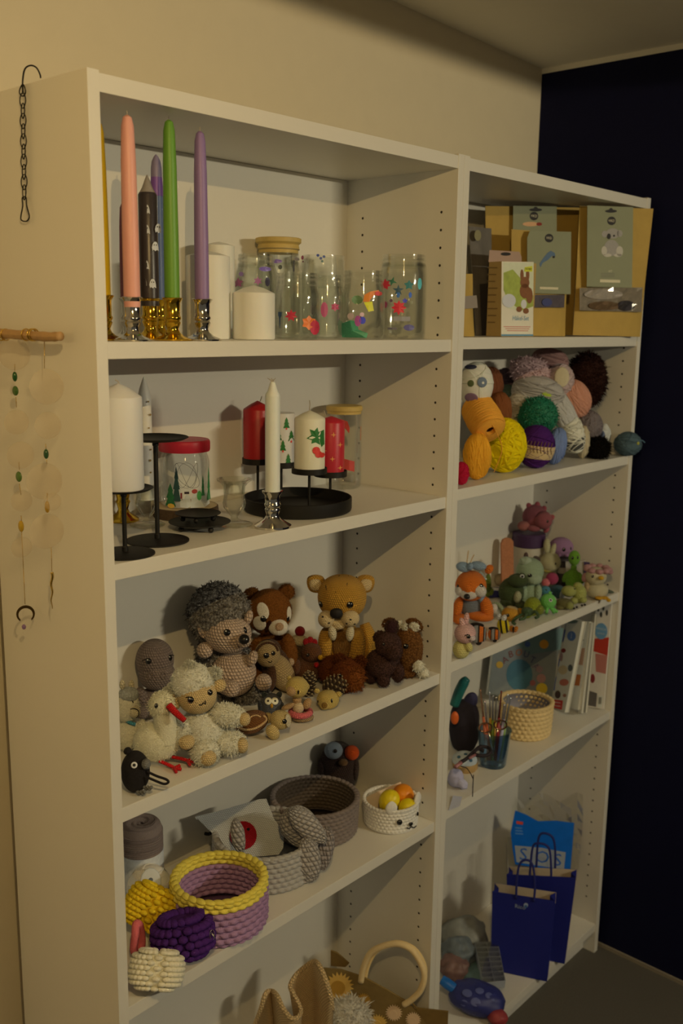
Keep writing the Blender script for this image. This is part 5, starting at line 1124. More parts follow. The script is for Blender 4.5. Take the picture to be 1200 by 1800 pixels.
for u, v, a, b, mt in ((1065, 437, 13, 14, kg), (1067, 412, 12, 9, kg), (1053, 413, 5, 6, kg), (1079, 412, 5, 6, kg), (1052, 442, 5, 8, kl), (1079, 443, 6, 9, kl), (1058, 450, 7, 3, kl), (1076, 450, 7, 3, kl)): pl.disc(T, 'koala_print', u, v, 1, mt, 0.0195 + 0.0001 * (u % 3), 0.0003, o, sx=a, sy=b)
pl.disc(T, 'koala_nose', 1060, 417, 1, INK, 0.0201, 0.0003, o, sx=3.4, sy=5); pl.disc(T, 'koala_eye', 1069, 416, 1.8, INK, 0.0201, 0.0003, o)
pl.poly(T, 'caption_bar', [(1045, 492), (1080, 493), (1080, 498), (1045, 497)], pap, 0.0195, 0.0003, o); lettering(T, pl, 'KIT', 1063, 478, 5, pap, 0.0195, o)
for k in range(3): pl.poly(T, 'caption_line', [(1047, 481 + 3 * k), (1070, 481 + 3 * k), (1070, 482 + 3 * k), (1047, 482 + 3 * k)], plain(tint((80, 74, 54)), 0.8, name='caption_ink'), 0.0195, 0.0003, o)
w1 = pl.poly(T, 'window', [(1010, 507), (1120, 506), (1118, 549), (1010, 546)], plain(tint((92, 76, 54)), 0.5, grain=0.35, gscale=90, name='yarn_behind_window'), 0.0178, 0.0006)
pl.disc(T, 'yarn_in_window', 1090, 538, 1, plain(tint((34, 28, 26)), 0.8, name='dark_yarn'), 0.0186, 0.003, w1, sx=15, sy=9); pl.disc(T, 'yarn_in_window', 1050, 518, 1, plain(tint((120, 104, 82)), 0.8, grain=0.3, gscale=300, name='pale_yarn'), 0.0186, 0.003, w1, sx=34, sy=9); pl.disc(T, 'yarn_in_window', 1052, 538, 1, plain(tint((74, 52, 28)), 0.8, name='brown_yarn'), 0.0186, 0.003, w1, sx=28, sy=8)
g = G(); x0, y0 = pl.uv(1010, 547); x1, y1 = pl.uv(1118, 507); nn = 12; k = np.random.default_rng(3)
Vv = [pl.A + pl.ax * (x0 + (x1 - x0) * i / nn) + pl.az * (y0 + (y1 - y0) * j_ / 6) + pl.n * (0.0225 + 0.003 * k.uniform(-1, 1)) for j_ in range(7) for i in range(nn + 1)]
T.put('plastic_film', G().add(Vv, gridfaces(7, nn + 1)), CLEAR, w1, smooth=False); T.done()
# flamingo kit behind
T = kit('large kraft pouch with a flamingo picture card at the back', PY(872, 0.185, ZR1), PY(1003, 0.105, ZR1), ((856, 591), (1005, 591), (1020, 367), (853, 364)), 0.010)
pl = T.pl; o = pl.poly(T, 'picture_card', [(896, 365), (972, 366), (972, 500), (894, 500)], SAGE, 0.0118, 0.0008)
pl.disc(T, 'hang_hole', 935, 372, 8, INK, 0.0128, 0.0003, o, sx=1.4, sy=.35); pl.disc(T, 'hang_hole_top', 935, 370, 3.5, INK, 0.0128, 0.0004, o); pl.disc(T, 'logo_disc', 932, 383, 7.5, INK, 0.0128, 0.0003, o); lettering(T, pl, 'HKD', 932, 383, 6, pap, 0.0133, o)
pk = plain(tint((150, 108, 66)), 0.8, name='pink_print'); pl.disc(T, 'flamingo_head', 926, 397, 1, pk, 0.0128, 0.0003, o, sx=14, sy=4); pl.disc(T, 'flamingo_beak', 941, 397, 1, plain(tint((96, 30, 18)), 0.8, name='red_print'), 0.0129, 0.0003, o, sx=5, sy=3); T.done()
# dolphin kit in front of it
T = kit('smaller kraft pouch with a dolphin picture card in the middle', PY(900, 0.110, ZR1), PY(1001, 0.060, ZR1), ((897, 591), (992, 592), (1000, 412), (899, 404)), 0.014)
pl = T.pl; o = pl.poly(T, 'picture_card', [(922, 408), (994, 410), (993, 519), (917, 517), (917, 420)], SAGE, 0.0165, 0.0008)
pl.disc(T, 'logo_disc', 955, 421, 7.5, INK, 0.0175, 0.0003, o); lettering(T, pl, 'HKD', 955, 421, 6, pap, 0.0180, o)
bl = plain(tint((62, 72, 74)), 0.8, name='dolphin_print'); pl.poly(T, 'dolphin_print', [(938, 466), (944, 457), (952, 447), (958, 443), (965, 447), (966, 453), (960, 452), (953, 459), (944, 464), (940, 472)], bl, 0.0175, 0.0003, o); pl.disc(T, 'dolphin_eye', 963, 454, 2, INK, 0.0179, 0.0003, o)
pl.poly(T, 'caption_bar', [(939, 506), (971, 507), (971, 511), (939, 510)], pap, 0.0175, 0.0003, o); w1 = pl.poly(T, 'window', [(930, 520), (983, 520), (982, 542), (930, 542)], plain(tint((52, 42, 38)), 0.4, grain=0.5, gscale=120, name='dark_yarn_window'), 0.0160, 0.0008); pl.disc(T, 'yarn_in_window', 951, 533, 1, plain(tint((44, 44, 62)), 0.8, name='blue_yarn'), 0.0170, 0.002, w1, sx=9, sy=7); T.done()
# the crochet set box
T = Thing('craft_box', 'white and brown crochet set box with a rabbit photo', 'craft kit', 0, 0, 0, P=PY(895, 0.062, ZR1), group='craft kits on the top right shelf')
a = PY(881, 0.048, ZR1); b = PY(936, 0.034, ZR1); pl = Plane(a, b, 0); ax, n_ = pl.ax, pl.n; wd = np.linalg.norm(b - a); back = PY(854, 0.092, ZR1); dv = back - a
hz = pl.uv(881, 459)[1]; KB = plain(tint((122, 92, 42)), 0.75, grain=0.06, gscale=40, name='brown_box_card')
V = [a, b, b + dv, a + dv]; V = V + [q + UP * hz for q in V]
T.put('carton', G().add(V, [(0, 3, 2, 1), (4, 5, 6, 7), (0, 1, 5, 4), (1, 2, 6, 5), (2, 3, 7, 6), (3, 0, 4, 7)]), KB, smooth=False)
o = pl.poly(T, 'front_print', [(881, 460), (937, 461), (936, 590), (880, 591)], plain(tint((168, 150, 112)), 0.6, grain=0.03, name='white_card_print'), 0.0004, 0.0004)
grn = plain(tint((112, 112, 40)), 0.7, grain=0.35, gscale=60, name='meadow_photo'); ph = pl.poly(T, 'photo_print', [(884, 462), (937, 462), (936, 540), (915, 548), (890, 542), (883, 500)], plain(tint((150, 140, 100)), 0.6, grain=0.1, name='sky_photo'), 0.0009, 0.0002, o)
pl.poly(T, 'meadow_print', [(884, 480), (900, 474), (914, 490), (936, 520), (936, 539), (915, 546), (892, 530), (884, 510)], grn, 0.0012, 0.0002, o)
rb_ = plain(tint((92, 54, 26)), 0.8, grain=0.2, gscale=300, name='rabbit_print')
for u, v, x, y in ((921, 512, 9, 13), (921, 497, 8, 10), (916, 484, 3, 10), (926, 484, 3, 10), (929, 520, 6, 14), (911, 544, 5, 5), (923, 547, 5, 5)): pl.disc(T, 'rabbit_print', u, v, 1, rb_, 0.0015 + 0.0001 * (v % 3), 0.0002, o, sx=x, sy=y)
pl.disc(T, 'rabbit_belly', 919, 535, 1, plain(tint((170, 156, 130)), 0.8, name='white_print2'), 0.0019, 0.0002, o, sx=5, sy=8); pl.disc(T, 'badge', 893, 529, 12, plain(tint((172, 160, 136)), 0.6, name='badge_print'), 0.0019, 0.0002, o); pl.poly(T, 'brand_tag', [(921, 470), (934, 468), (934, 478), (920, 478)], plain(tint((150, 140, 30)), 0.7, name='yellow_print'), 0.0019, 0.0002, o)
lettering(T, pl, 'HOBBY', 927.5, 473.5, 5.5, INK, 0.0024, o); teal = plain(tint((64, 92, 92)), 0.7, name='teal_print'); lettering(T, pl, 'Häkel-Set', 914, 560, 14, teal, 0.0014, o, mk=T.m * 0.80)
for k_, v in enumerate((574, 577.5, 581)): pl.poly(T, 'small_print', [(884 + 3 * k_, v), (931 - 2 * k_, v + .4), (931 - 2 * k_, v + 1.6), (884 + 3 * k_, v + 1.2)], plain(tint((140, 80, 58)), 0.7, name='red_ink'), 0.0012, 0.0002, o)
pl.poly(T, 'base_stripe', [(880, 588), (936, 588), (936, 591), (880, 591)], teal, 0.0010, 0.0002, o)
sd = Plane(a, back, 0)
for k_ in range(9): sd.poly(T, 'side_print', [(857, 470 + 12 * k_), (874 - 2 * (k_ % 3), 470 + 12 * k_), (874 - 2 * (k_ % 3), 472 + 12 * k_), (857, 472 + 12 * k_)], plain(tint((86, 62, 26)), 0.8, name='brown_ink'), 0.0003, 0.0002, o)
tb = Plane(back + n_ * 0.0, back + ax * wd, 0); o2 = tb.poly(T, 'hang_tab', [(858, 461), (860, 440), (912, 443), (916, 452), (916, 463)], plain(tint((120, 92, 66)), 0.75, name='mauve_card'), 0, 0.0006); tb.disc(T, 'tab_slot', 888, 447, 1, INK, 0.0007, 0.0003, o2, sx=9, sy=3); T.done()
# dark pouch and kraft pouch at the left
T = Thing('dark_pouch', 'dark grey printed pouch leaning at the left of the kits', 'craft kit', 0, 0, 0, P=PY(842, 0.135, ZR1), group='craft kits on the top right shelf'); pl = Plane(PY(834, 0.15, ZR1), PY(862, 0.15, ZR1), 2)
pillow(T, 'pouch', pl, (836, 590), (866, 590), (862, 402), (824, 398), 0.010, plain(tint((72, 62, 46)), 0.6, grain=0.2, gscale=50, name='grey_print_film')); pl.poly(T, 'dark_panel', [(834, 500), (862, 498), (864, 590), (838, 590)], plain(tint((34, 28, 22)), 0.6, name='dark_panel'), 0.0128, 0.0006); lettering(T, pl, 'LITTLE', 843, 470, 9, INK, 0.0125, mk=T.m * .7); pl.disc(T, 'flower_print', 831, 415, 6, plain(tint((96, 84, 50)), 0.8, name='faded_print'), 0.0122, 0.0003, sy=1.6); T.done()
T = kit('narrow kraft pouch half hidden behind the middle post', PY(806, 0.060, ZR1), PY(834, 0.060, ZR1), ((800, 590), (833, 590), (829, 480), (800, 480)), 0.008)
T.pl.poly(T, 'window', [(806, 520), (830, 518), (832, 540), (806, 542)], plain(tint((104, 88, 66)), 0.4, name='window_film'), 0.0098, 0.0005); T.done()

# ------------------------------------------------------------------ right bookcase, second shelf: yarn
ZR2 = ZR[1]; WHITE = (160, 146, 120)
YG = 'yarn balls on the second right shelf'
paper = plain(tint((158, 146, 118)), 0.6, grain=0.08, gscale=120, name='paper_band')
def Y(label, u, v, r, c, y, **k):
    b_ = k.pop('shelf', False); p = PY(u, y, ZR2)
    # depth: the ball centre hangs at depth y in column u, row v
    d = ray(u, v); q = CAM + d * ((y - CAM[1]) / d[1])
    T_, q_ = yarn(label, u, v, r, c, P=q, **k)
    if T_.lo < ZR2 + .0005: T_.e.location.z += ZR2 + .0006 - T_.lo
    return T_, q_
T, q = Y('ochre yarn ball at the front left below the orange cone', 838, 813, (25, 25, 41), (176, 118, 26), 0.045, n=30, tilt=0.25, rad=1.1, axis=(1, 0.2, 0.3))
T, q = Y('bright yellow chenille ball at the front', 886, 800, (36, 34, 46), (204, 170, 8), 0.060, n=30, rad=3.0, tilt=0.8, lump=0.02)
# orange cone with hollow core
T = Thing('yarn_cone', 'orange yarn cone lying on top with its hollow core towards the front', 'yarn', 0, 0, 0, P=ony(848, 737, 0.062), snap=False, group=YG)
ca = T.at(838, 716, 22); cb_ = T.at(862, 757, -26); zx = cb_ - ca; ln = np.linalg.norm(zx); zx /= ln; xx = np.cross(zx, UP); xx /= np.linalg.norm(xx); R_ = np.stack([xx, np.cross(zx, xx), zx], 1); mo_ = yarnmat((206, 138, 44), 'wound_yarn')
o = T.put('wound_core', rev([(8 * T.m, ln * 0.9), (9 * T.m, ln + .002), (24 * T.m, ln), (29 * T.m, ln * .93), (31 * T.m, ln * .5), (29 * T.m, 0), (20 * T.m, -.004), (0.0002, -.004)], 36, ca, R_), mo_, sharp=60); T.put('hollow_core', rev([(9 * T.m, ln + .002), (8 * T.m, ln * .4), (0.0002, ln * .4)], 20, ca, R_), plain(tint((70, 40, 22)), 0.9, name='card_core'), o)
g = G(); al = np.linspace(0, 2 * math.pi, 36, endpoint=False)
for k_ in range(22):
    f_ = (k_ + .5) / 22; rr = np.interp(f_, [0, .5, .93, 1], [29, 31, 29.4, 26]) * T.m * 1.005; P_ = np.stack([rr * np.cos(al), rr * np.sin(al), ln * f_ + 0.004 * np.sin(al + k_)], 1); g.join(tube(P_ @ R_.T + ca, 1.0 * T.m, 4, True))
T.put('strands', g, mo_, o); T.strand('loose_end', [(858, 735, -34), (872, 760, -34), (882, 790, -38), (868, 830, -38)], 0.8, mo_)
T, q = Y('white skein with an eye and berry print label behind the orange cone', 836, 676, (30, 28, 40), (158, 148, 118), 0.090, n=10); o = band(T, q, -1.0, 1.0, paper); q2 = Ref(q.c, q.r * 1.04, q.R); q2.o = o
for u, v, a, b, c in ((847, 672, 9, 9, (70, 76, 78)), (827, 674, 6, 6, (60, 64, 30)), (828, 699, 12, 9, (92, 66, 72)), (827, 645, 12, 5, (40, 40, 50)), (858, 706, 9, 3, (52, 50, 58))): T.Fe('label_print', q2, u, v, (a, b), plain(tint(c), 0.6, name='label_print'), 0.15, parent=o)
T.Fe('label_print', q2, 848.5, 673, (4, 4), paper, 0.4, parent=o)
Y('rust brown skein behind the white label', 862, 676, (22, 22, 30), (84, 46, 24), 0.150, n=24, tilt=0.3, axis=(1, .3, .2)); Y('rust brown skein between orange cone and green ball', 879, 722, (20, 20, 32), (92, 50, 22), 0.115, n=24, tilt=0.3, axis=(1, .3, .2))
Y('crimson yarn ball at the left edge of the shelf', 811, 836, (13, 14, 20), (128, 14, 30), 0.028, n=14, rad=1.0)
Y('small beige ball next to the yellow chenille', 896, 745, (14, 14, 18), (128, 112, 84), 0.130, n=10)
Y('dusty mauve skein in the left background', 886, 672, (20, 20, 24), (76, 58, 54), 0.215, n=20); Y('dark green ball in the left background', 892, 694, (17, 17, 17), (52, 60, 46), 0.190, n=14)
T, q = Y('deep purple yarn ball with a striped cardboard band', 941, 797, (33, 32, 38), (50, 18, 58), 0.050, n=16, roll=6, rad=0.9); o = band(T, q, -0.50, 0.12, plain(tint((146, 120, 76)), 0.7, grain=0.12, gscale=60, name='cardboard_band'), grow=1.02)
q2 = Ref(q.c, q.r * 1.03, q.R); q2.o = o
for k_ in range(9): T.strand('band_print', [(922 + 6 * k_, 786 + .6 * k_), (919 + 6 * k_, 796 + .6 * k_), (920 + 6 * k_, 806 + .6 * k_)], 0.7, plain(tint((84, 58, 34)), 0.8, name='brown_lettering'), ref=q2, parent=o, n=6)
T, q = Y('glittering emerald tinsel ball on top of the purple one', 945, 731, (34, 33, 33), (18, 76, 48), 0.070, n=30, tilt=2.0, rad=0.9, mt=plain(tint((18, 78, 48)), 0.35, grain=0.5, gscale=600, bump=0.9, name='tinsel_yarn'), fl=900)
k = np.random.default_rng(5); g = G()
for i in range(60):
    d = k.normal(size=3); d /= np.linalg.norm(d); g.join(ell(q.c + q.R @ (d * q.r * 1.02), np.array([1, 1, .4]) * 1.0 * T.m, None, 5, 3))
T.put('glitter', g, plain((0.8, 0.85, 0.8), 0.15, 0.8, name='glitter'), q.o)['kind'] = 'stuff'
Y('oatmeal yarn ball left of the emerald one', 909, 716, (20, 19, 25), (132, 116, 88), 0.120, n=22)
T, q = Y('pale grey mohair skein with a net band under the pink one', 945, 692, (46, 30, 32), (130, 118, 98), 0.120, n=26, roll=12, tilt=0.3); T.Fe('leaf_tag', q, 961, 694, (9, 4), plain(tint((122, 130, 30)), 0.7, name='lime_tag'), 0.3, roll=20)
Y('light pink fluffy skein at the top of the pile', 930, 652, (33, 26, 24), (146, 116, 100), 0.150, n=20, roll=10, fl=900); Y('dusty rose skein at the very top of the pile', 966, 634, (32, 26, 22), (122, 88, 72), 0.160, n=24, roll=10, tilt=0.3)
T, q = Y('pale pink skein with a round cream label', 984, 668, (24, 22, 28), (138, 114, 96), 0.105, n=16); T.Fe('round_label', q, 987, 663, (13, 18), plain(tint((146, 128, 90)), 0.7, grain=0.1, gscale=200, name='cream_label'), 0.2)
Y('salmon pink skein leaning to the right', 1009, 700, (27, 24, 35), (146, 98, 70), 0.085, n=34, roll=-32, tilt=0.25, axis=(1, 0, .2), rad=1.3)
Y('huge dark brown fluffy ball at the back right', 1030, 668, (34, 30, 48), (40, 20, 13), 0.090, n=0, lump=0.04, mt=fuzzy(tint((44, 22, 14)), 420, 1.0, 0.006), fl=2600)
T, q = Y('long grey-white variegated skein right of the emerald ball', 988, 724, (21, 22, 44), (136, 126, 106), 0.075, n=28, roll=-28, tilt=0.3, axis=(1, 0, .3)); T.Fe('barcode_label', q, 972, 702, (11, 8), paper, 0.2, roll=-20)
T, q = Y('white skein with a black band near the shelf edge', 1006, 762, (20, 21, 36), (158, 146, 116), 0.050, n=20, roll=-16, tilt=0.3); band(T, q, -0.95, -0.25, plain(tint((46, 44, 36)), 0.5, name='black_band'), grow=1.03)
Y('denim blue skein beside the purple ball', 977, 790, (18, 20, 32), (86, 94, 110), 0.045, n=26, roll=10, tilt=0.3, axis=(1, 0, .3)); Y('cream cotton skein behind the black pompon', 1024, 783, (12, 16, 28), (142, 124, 88), 0.055, n=16, tilt=0.25, axis=(1, 0, .2))
Y('grey-mauve curly ball above the black pompon', 1035, 748, (22, 21, 26), (86, 74, 64), 0.060, n=40, rad=2.0, tilt=2.0, roll=-14)
Y('black pompon at the front of the shelf', 1050, 795, (19, 19, 18), (14, 13, 12), 0.030, n=0, mt=fuzzy((0.012, 0.011, 0.010), 500, 1.0, 0.005), fl=1500)
T, q = Y('small white and blue ball behind the black pompon', 1061, 768, (11, 13, 24), (146, 138, 116), 0.055, n=12); T.Fe('blue_print', q, 1058, 766, (5, 9), plain(tint((66, 72, 82)), 0.7, name='blue_label'), 0.3)
T = Thing('yarn_spool', 'small tan cardboard spool behind the teal ball', 'spool', 1079, 793, ZR2, group=None); turn(T, 'tube', [(0.2, 793), (11, 793), (11, 759), (9, 758), (0.2, 759)], plain(tint((112, 86, 46)), 0.8, grain=0.1, name='tan_card'), 24); T.done()
T, q = Y('slate teal ball poking out over the shelf edge', 1103, 783, (24, 22, 21), (56, 66, 62), -0.002, n=14, rad=0.8); T.strand('loose_end', [(1122, 779, -10), (1128, 777, -10), (1133, 781, -10)], 1.0, yarnmat((62, 80, 84), 'wound_yarn')); T.Fe('centre_pull', q, 1121, 782, (3, 3), yarnmat((120, 110, 40)), 0.5)
# ------------------------------------------------------------------ right bookcase, third shelf: more crocheted animals
ZR3 = ZR[2]; WHITE = (166, 151, 124); RG = 'crocheted animals on the third right shelf'
def toy(name, label, u, v): return Thing(name, label, 'toy', u, v, ZR3, RG)
def k3(c): return K(c, 0.004)
# fox with blue bow
t = toy('crochet_fox', 'orange fox with a light blue bow and grey shirt at the left end', 831, 1094)
og = k3((180, 88, 22)); fw_ = k3((176, 158, 130)); gr = k3((92, 90, 82)); bl = k3((112, 122, 120))
t.E('body', 828, 1074, (20, 18, 22), gr); h = t.E('head', 827, 1038, (27, 25, 27), og, dy=-8, nu=32, nv=24)
t.E('cheek', 842, 1046, (13, 12, 11), fw_, dy=-22, roll=40, parent=h.o); t.E('cheek', 809, 1046, (10, 12, 10), fw_, dy=-18, roll=-40, parent=h.o); mz = t.E('muzzle', 823, 1052, (16, 12, 10), fw_, dy=-24, parent=h.o); t.E('snout_bridge', 822, 1044, (8, 8, 10), og, dy=-27, parent=h.o)
t.E('nose', 820, 1057, (5.5, 5, 5), plain((0.008, 0.007, 0.007), 0.4, name='black_nose'), dy=-40, parent=h.o); eyes(t, h, (845, 1039, 4.2, 5)); eyes(t, h, (804, 1040, 2.5, 4.5))
o = t.E('bow', 814, 1005, (13, 7, 9), bl, dy=-14, roll=8); t.E('bow', 840, 1003, (14, 7, 8), bl, dy=-14, roll=6); t.E('bow_knot', 826, 1004, (5, 7, 7), bl, dy=-18); t.strand('headband', [(846, 1006), (851, 1016), (853, 1028)], 2.5, k3((130, 130, 110)), ref=h); t.E('ear', 859, 1009, (7, 5, 9), og, dy=0, roll=30, parent=h.o)
t.E('arm', 855, 1078, (11, 12, 22), og, dy=-10, roll=-14); t.E('sleeve', 846, 1060, (7, 8, 9), bl, dy=-8, roll=-14); t.E('arm', 804, 1076, (9, 12, 20), og, dy=-6, roll=12); t.E('leg', 843, 1091, (24, 16, 9), og, dy=-12, roll=4); t.E('leg', 808, 1096, (14, 16, 9), og, dy=-14); t.E('foot', 867, 1077, (7, 7, 8), fw_, dy=-4); t.done()
for (a, b), lb in zip((((820, 992), (823, 968)), ((826, 992), (833, 975))), ('straight wooden knitting needle behind the fox, the taller one', 'wooden knitting needle behind the fox, the shorter leaning one')):
    t = Thing('knitting_needle', lb, 'needle', 0, 0, 0, P=onz(824, 1056, ZR3), snap=False, group='needles behind the fox'); t.strand('shaft', [(a[0] - (b[0] - a[0]) * 1.6, 1050, 0), (*a, 0), (*b, 0)], 0.9, plain(tint((140, 104, 50)), 0.6, name='bamboo'), sides=6, n=8)
# pink bunny
t = toy('crochet_bunny', 'small pink bunny in a yellow dress at the front left corner', 812, 1158); pk_ = k3((172, 128, 108)); h = t.E('head', 817, 1122, (19, 18, 18), pk_, dy=-4); t.E('body', 810, 1150, (15, 14, 17), k3((168, 150, 82)))
t.E('ear', 819, 1097, (5, 4, 12), pk_, roll=4, parent=h.o); t.E('ear', 812, 1104, (5, 4, 10), pk_, dy=-6, roll=-18, parent=h.o); eyes(t, h, (823, 1128, 3.6)); t.strand('lash', [(816, 1127), (819, 1125), (822, 1124)], 0.8, THR, ref=h); t.E('muzzle', 829, 1131, (6, 6, 5), k3((186, 160, 140)), dy=-16, parent=h.o); t.E('arm', 824, 1146, (6, 6, 9), k3((168, 150, 82)), dy=-10, roll=-20); t.done()
# clown fish
def clown(label, u, v, base, r, k_):
    t = toy('crochet_clownfish', label, u, base); q = t.E('body', u, v, (r, r * .8, r * 1.02), k3((178, 84, 20)), yaw=0, pitch=0, roll=90)
    for a, b, mt in ((-0.55, -0.40, DKY), (-0.40, 0.02, WHY), (0.02, 0.17, DKY), (0.62, 0.74, DKY), (0.74, 0.92, WHY), (0.92, 1.05, DKY)): band(t, q, a, b, mt, 'stripe', 1.04)
    t.E('fin', u - r * .1, v - r * .95, (r * .8, 2.5, r * .3), DKY); t.E('fin', u + r * .1, v + r * .9, (r * .35, 3, r * .35), DKY, dy=-4); t.done()
DKY = k3((26, 18, 12)); WHY = k3((176, 164, 140))
clown('striped clown fish beside the pink bunny', 839, 1120, 1133, 16, 1); clown('smaller clown fish between the first one and the bee', 868, 1120, 1128, 11, 1)
# bee
t = toy('crochet_bee', 'yellow and black striped bumblebee with white wings', 884, 1114); q = t.E('body', 884, 1108, (14, 11, 11), k3((178, 150, 20)), roll=80); 
for a, b in ((-0.5, -0.2), (0.35, 0.7)): band(t, q, a, b, DKY, 'stripe', 1.04)
t.E('wing', 877, 1093, (4.5, 3, 7), WHY, roll=-15); t.E('wing', 885, 1095, (4.5, 3, 7), WHY, roll=20, dy=-4); t.done()
t = toy('crochet_butterfly', 'tiny orange and black butterfly right of the bee', 902, 1112); t.E('wing', 899, 1106, (5, 3, 6), k3((150, 86, 26)), roll=-20); t.E('wing', 906, 1107, (4, 3, 6), k3((150, 86, 26)), roll=25); t.E('body', 902, 1108, (1.8, 2, 6), DKY, dy=-4); t.done()
# golden fish
t = toy('crochet_fish', 'mustard fish with a pale spot above the bee', 899, 1092); q = t.E('body', 897, 1082, (16, 13, 13), k3((158, 106, 26)), dy=-2); t.E('tail', 913, 1079, (8, 5, 8), k3((158, 106, 26)), roll=30, dy=4); t.E('back_patch', 900, 1073, (11, 8, 5), k3((150, 122, 72)), roll=12); eyes(t, q, (892, 1084, 3)); t.done()
# snake
t = toy('crochet_snake', 'pale green crocheted snake arched beside the fox', 870, 1082); t.strand('body', [(858, 1078, 0), (864, 1068, 2), (874, 1066, 4), (881, 1074, 2), (884, 1083, 0)], 4.2, k3((112, 112, 74)), sides=10, n=24); t.E('head', 857, 1080, (5.5, 6, 4.5), k3((112, 112, 74))); t.done()
# dark green frog
t = toy('crochet_frog', 'dark green frog with bulging eyes and pale belly', 899, 1066); fg = k3((50, 56, 26)); t.E('body', 898, 1046, (22, 19, 26), fg); h = t.E('head', 910, 1026, (18, 15, 12), fg, dy=-12)
for u, v in ((905, 1023), (917, 1018)):
    q = t.E('eye_bulge', u, v, (5.5, 5, 5.5), fg, dy=-16, parent=h.o); t.Fe('eye_white', q, u, v + 1, (4, 4), WHY, 0.25); t.Fe('pupil', q, u + .5, v + 1, (2.3, 2.3), EYE, 0.8)
t.E('belly', 909, 1055, (7, 7, 11), k3((132, 122, 82)), dy=-16); t.E('leg', 890, 1064, (12, 16, 7), fg, dy=-6); t.E('leg', 914, 1068, (10, 14, 6), fg, dy=-8); t.done()
# mint cow
t = toy('crochet_cow', 'mint green fluffy calf with small brown horns, biggest of the green toys', 935, 1060); mn = k3((124, 130, 92)); t.E('body', 931, 1040, (21, 18, 20), mn); h = t.E('head', 931, 1005, (24, 22, 24), mn, dy=-6, nu=32, nv=24); t.E('muzzle', 938, 1019, (14, 12, 10), k3((134, 138, 102)), dy=-20, parent=h.o)
t.E('curl', 924, 988, (12, 10, 8), k3((140, 142, 106)), dy=-12, parent=h.o, lump=0.1, lf=5); t.E('horn', 924, 978, (4, 4, 6), k3((70, 50, 40)), parent=h.o); t.E('horn', 943, 984, (7, 5, 5), k3((64, 50, 40)), roll=30, parent=h.o); eyes(t, h, (931, 1013, 4, 3.4)); t.E('arm', 920, 1042, (7, 8, 14), mn, dy=-14); t.E('arm', 945, 1042, (7, 8, 14), mn, dy=-12); t.E('leg', 930, 1056, (18, 16, 7), mn, dy=-8); t.done()
t = toy('crochet_chick', 'lime green chick in front of the mint calf', 931, 1084); lm = k3((110, 112, 26)); t.E('body', 936, 1066, (15, 13, 17), lm); h = t.E('head', 925, 1077, (11, 10, 10), lm, dy=-12); t.E('wing', 948, 1072, (8, 9, 9), k3((96, 96, 30)), dy=-6); eyes(t, h, (922, 1075, 1.8)); t.done()
t = toy('crochet_octopus', 'flat dark green octopus lying at the shelf front', 926, 1096); dg = k3((52, 66, 36)); t.E('head', 926, 1088, (11, 10, 8), dg)
for pts in ([(918, 1092, -4), (908, 1098, -8), (900, 1106, -14), (905, 1110, -18)], [(930, 1093, -4), (940, 1088, -8), (945, 1096, -14), (940, 1099, -20)], [(924, 1093, -8), (920, 1100, -16), (912, 1102, -22)]): t.strand('tentacle', pts, 2.6, dg, sides=8)
t.done()
t = toy('crochet_octopus', 'bright green octopus with black bead eyes', 963, 1083); gn = k3((92, 146, 62)); h = t.E('head', 963, 1063, (14, 13, 14), gn)
for k_ in range(7): a = k_ * 0.9; t.strand('tentacle', [(963 + 6 * math.cos(a), 1073, 6 * math.sin(a)), (963 + 12 * math.cos(a), 1079, 12 * math.sin(a)), (963 + 16 * math.cos(a), 1082 + (k_ % 2), 16 * math.sin(a))], 2.8, gn, sides=8, n=8)
t.Fe('eye_white', h, 967, 1061, (3.4, 3.4), WHY, 0.3); t.Fe('pupil', h, 967, 1061, (1.9, 1.9), EYE, 0.8); t.Fe('eye_white', h, 976, 1058, (2, 3), WHY, 0.3); t.E('bump', 966, 1049, (3, 3, 4), gn, parent=h.o); t.done()
t = toy('crochet_penguin', 'small teal and slate blue bird between the octopus and the whale', 956, 1062); t.E('body', 955, 1052, (11, 10, 11), k3((58, 62, 66))); h = t.E('head', 958, 1039, (9, 9, 8.5), k3((56, 96, 96)), dy=-2); t.E('beak', 967, 1043, (4, 3, 2), k3((70, 84, 92)), dy=-6); eyes(t, h, (960, 1038, 1.4)); t.done()
t = toy('crochet_berries', 'pair of pink crocheted balls, one magenta and one rose', 966, 1040); t.E('large_ball', 970, 1019, (11, 10, 11), k3((128, 44, 60))); t.E('small_ball', 959, 1026, (7.5, 7, 7.5), k3((166, 84, 76)), dy=-6); t.E('stalk', 967, 1034, (4, 4, 8), k3((60, 60, 40))); t.done()
t = toy('crochet_whale', 'dark teal whale with a striped white belly', 981, 1052); t.E('body', 979, 1041, (15, 13, 12), k3((38, 60, 60))); t.E('belly', 987, 1045, (6, 8, 8), k3((130, 126, 112)), dy=-6); t.E('tail', 962, 1036, (8, 4, 4), k3((38, 60, 60)), roll=-20, dy=6); t.done()
t = toy('crochet_alien', 'slim green alien with an oval head standing upright', 1007, 1042); ag = k3((84, 116, 30)); t.E('body', 1006, 1019, (13, 11, 20), ag); h = t.E('head', 1009, 981, (10, 9, 13.5), ag, dy=-2); t.E('neck', 1008, 998, (5, 5, 8), ag); t.E('arm', 994, 1014, (5, 5, 11), ag, roll=24); t.E('arm', 1020, 1016, (5, 5, 11), ag, roll=-24); t.E('foot', 1000, 1038, (6, 8, 5), ag, dy=-6); t.E('foot', 1013, 1038, (6, 8, 5), ag, dy=-6); eyes(t, h, (1006, 981, 2.2, 3), (1015, 980, 1.6, 2.8)); t.done()
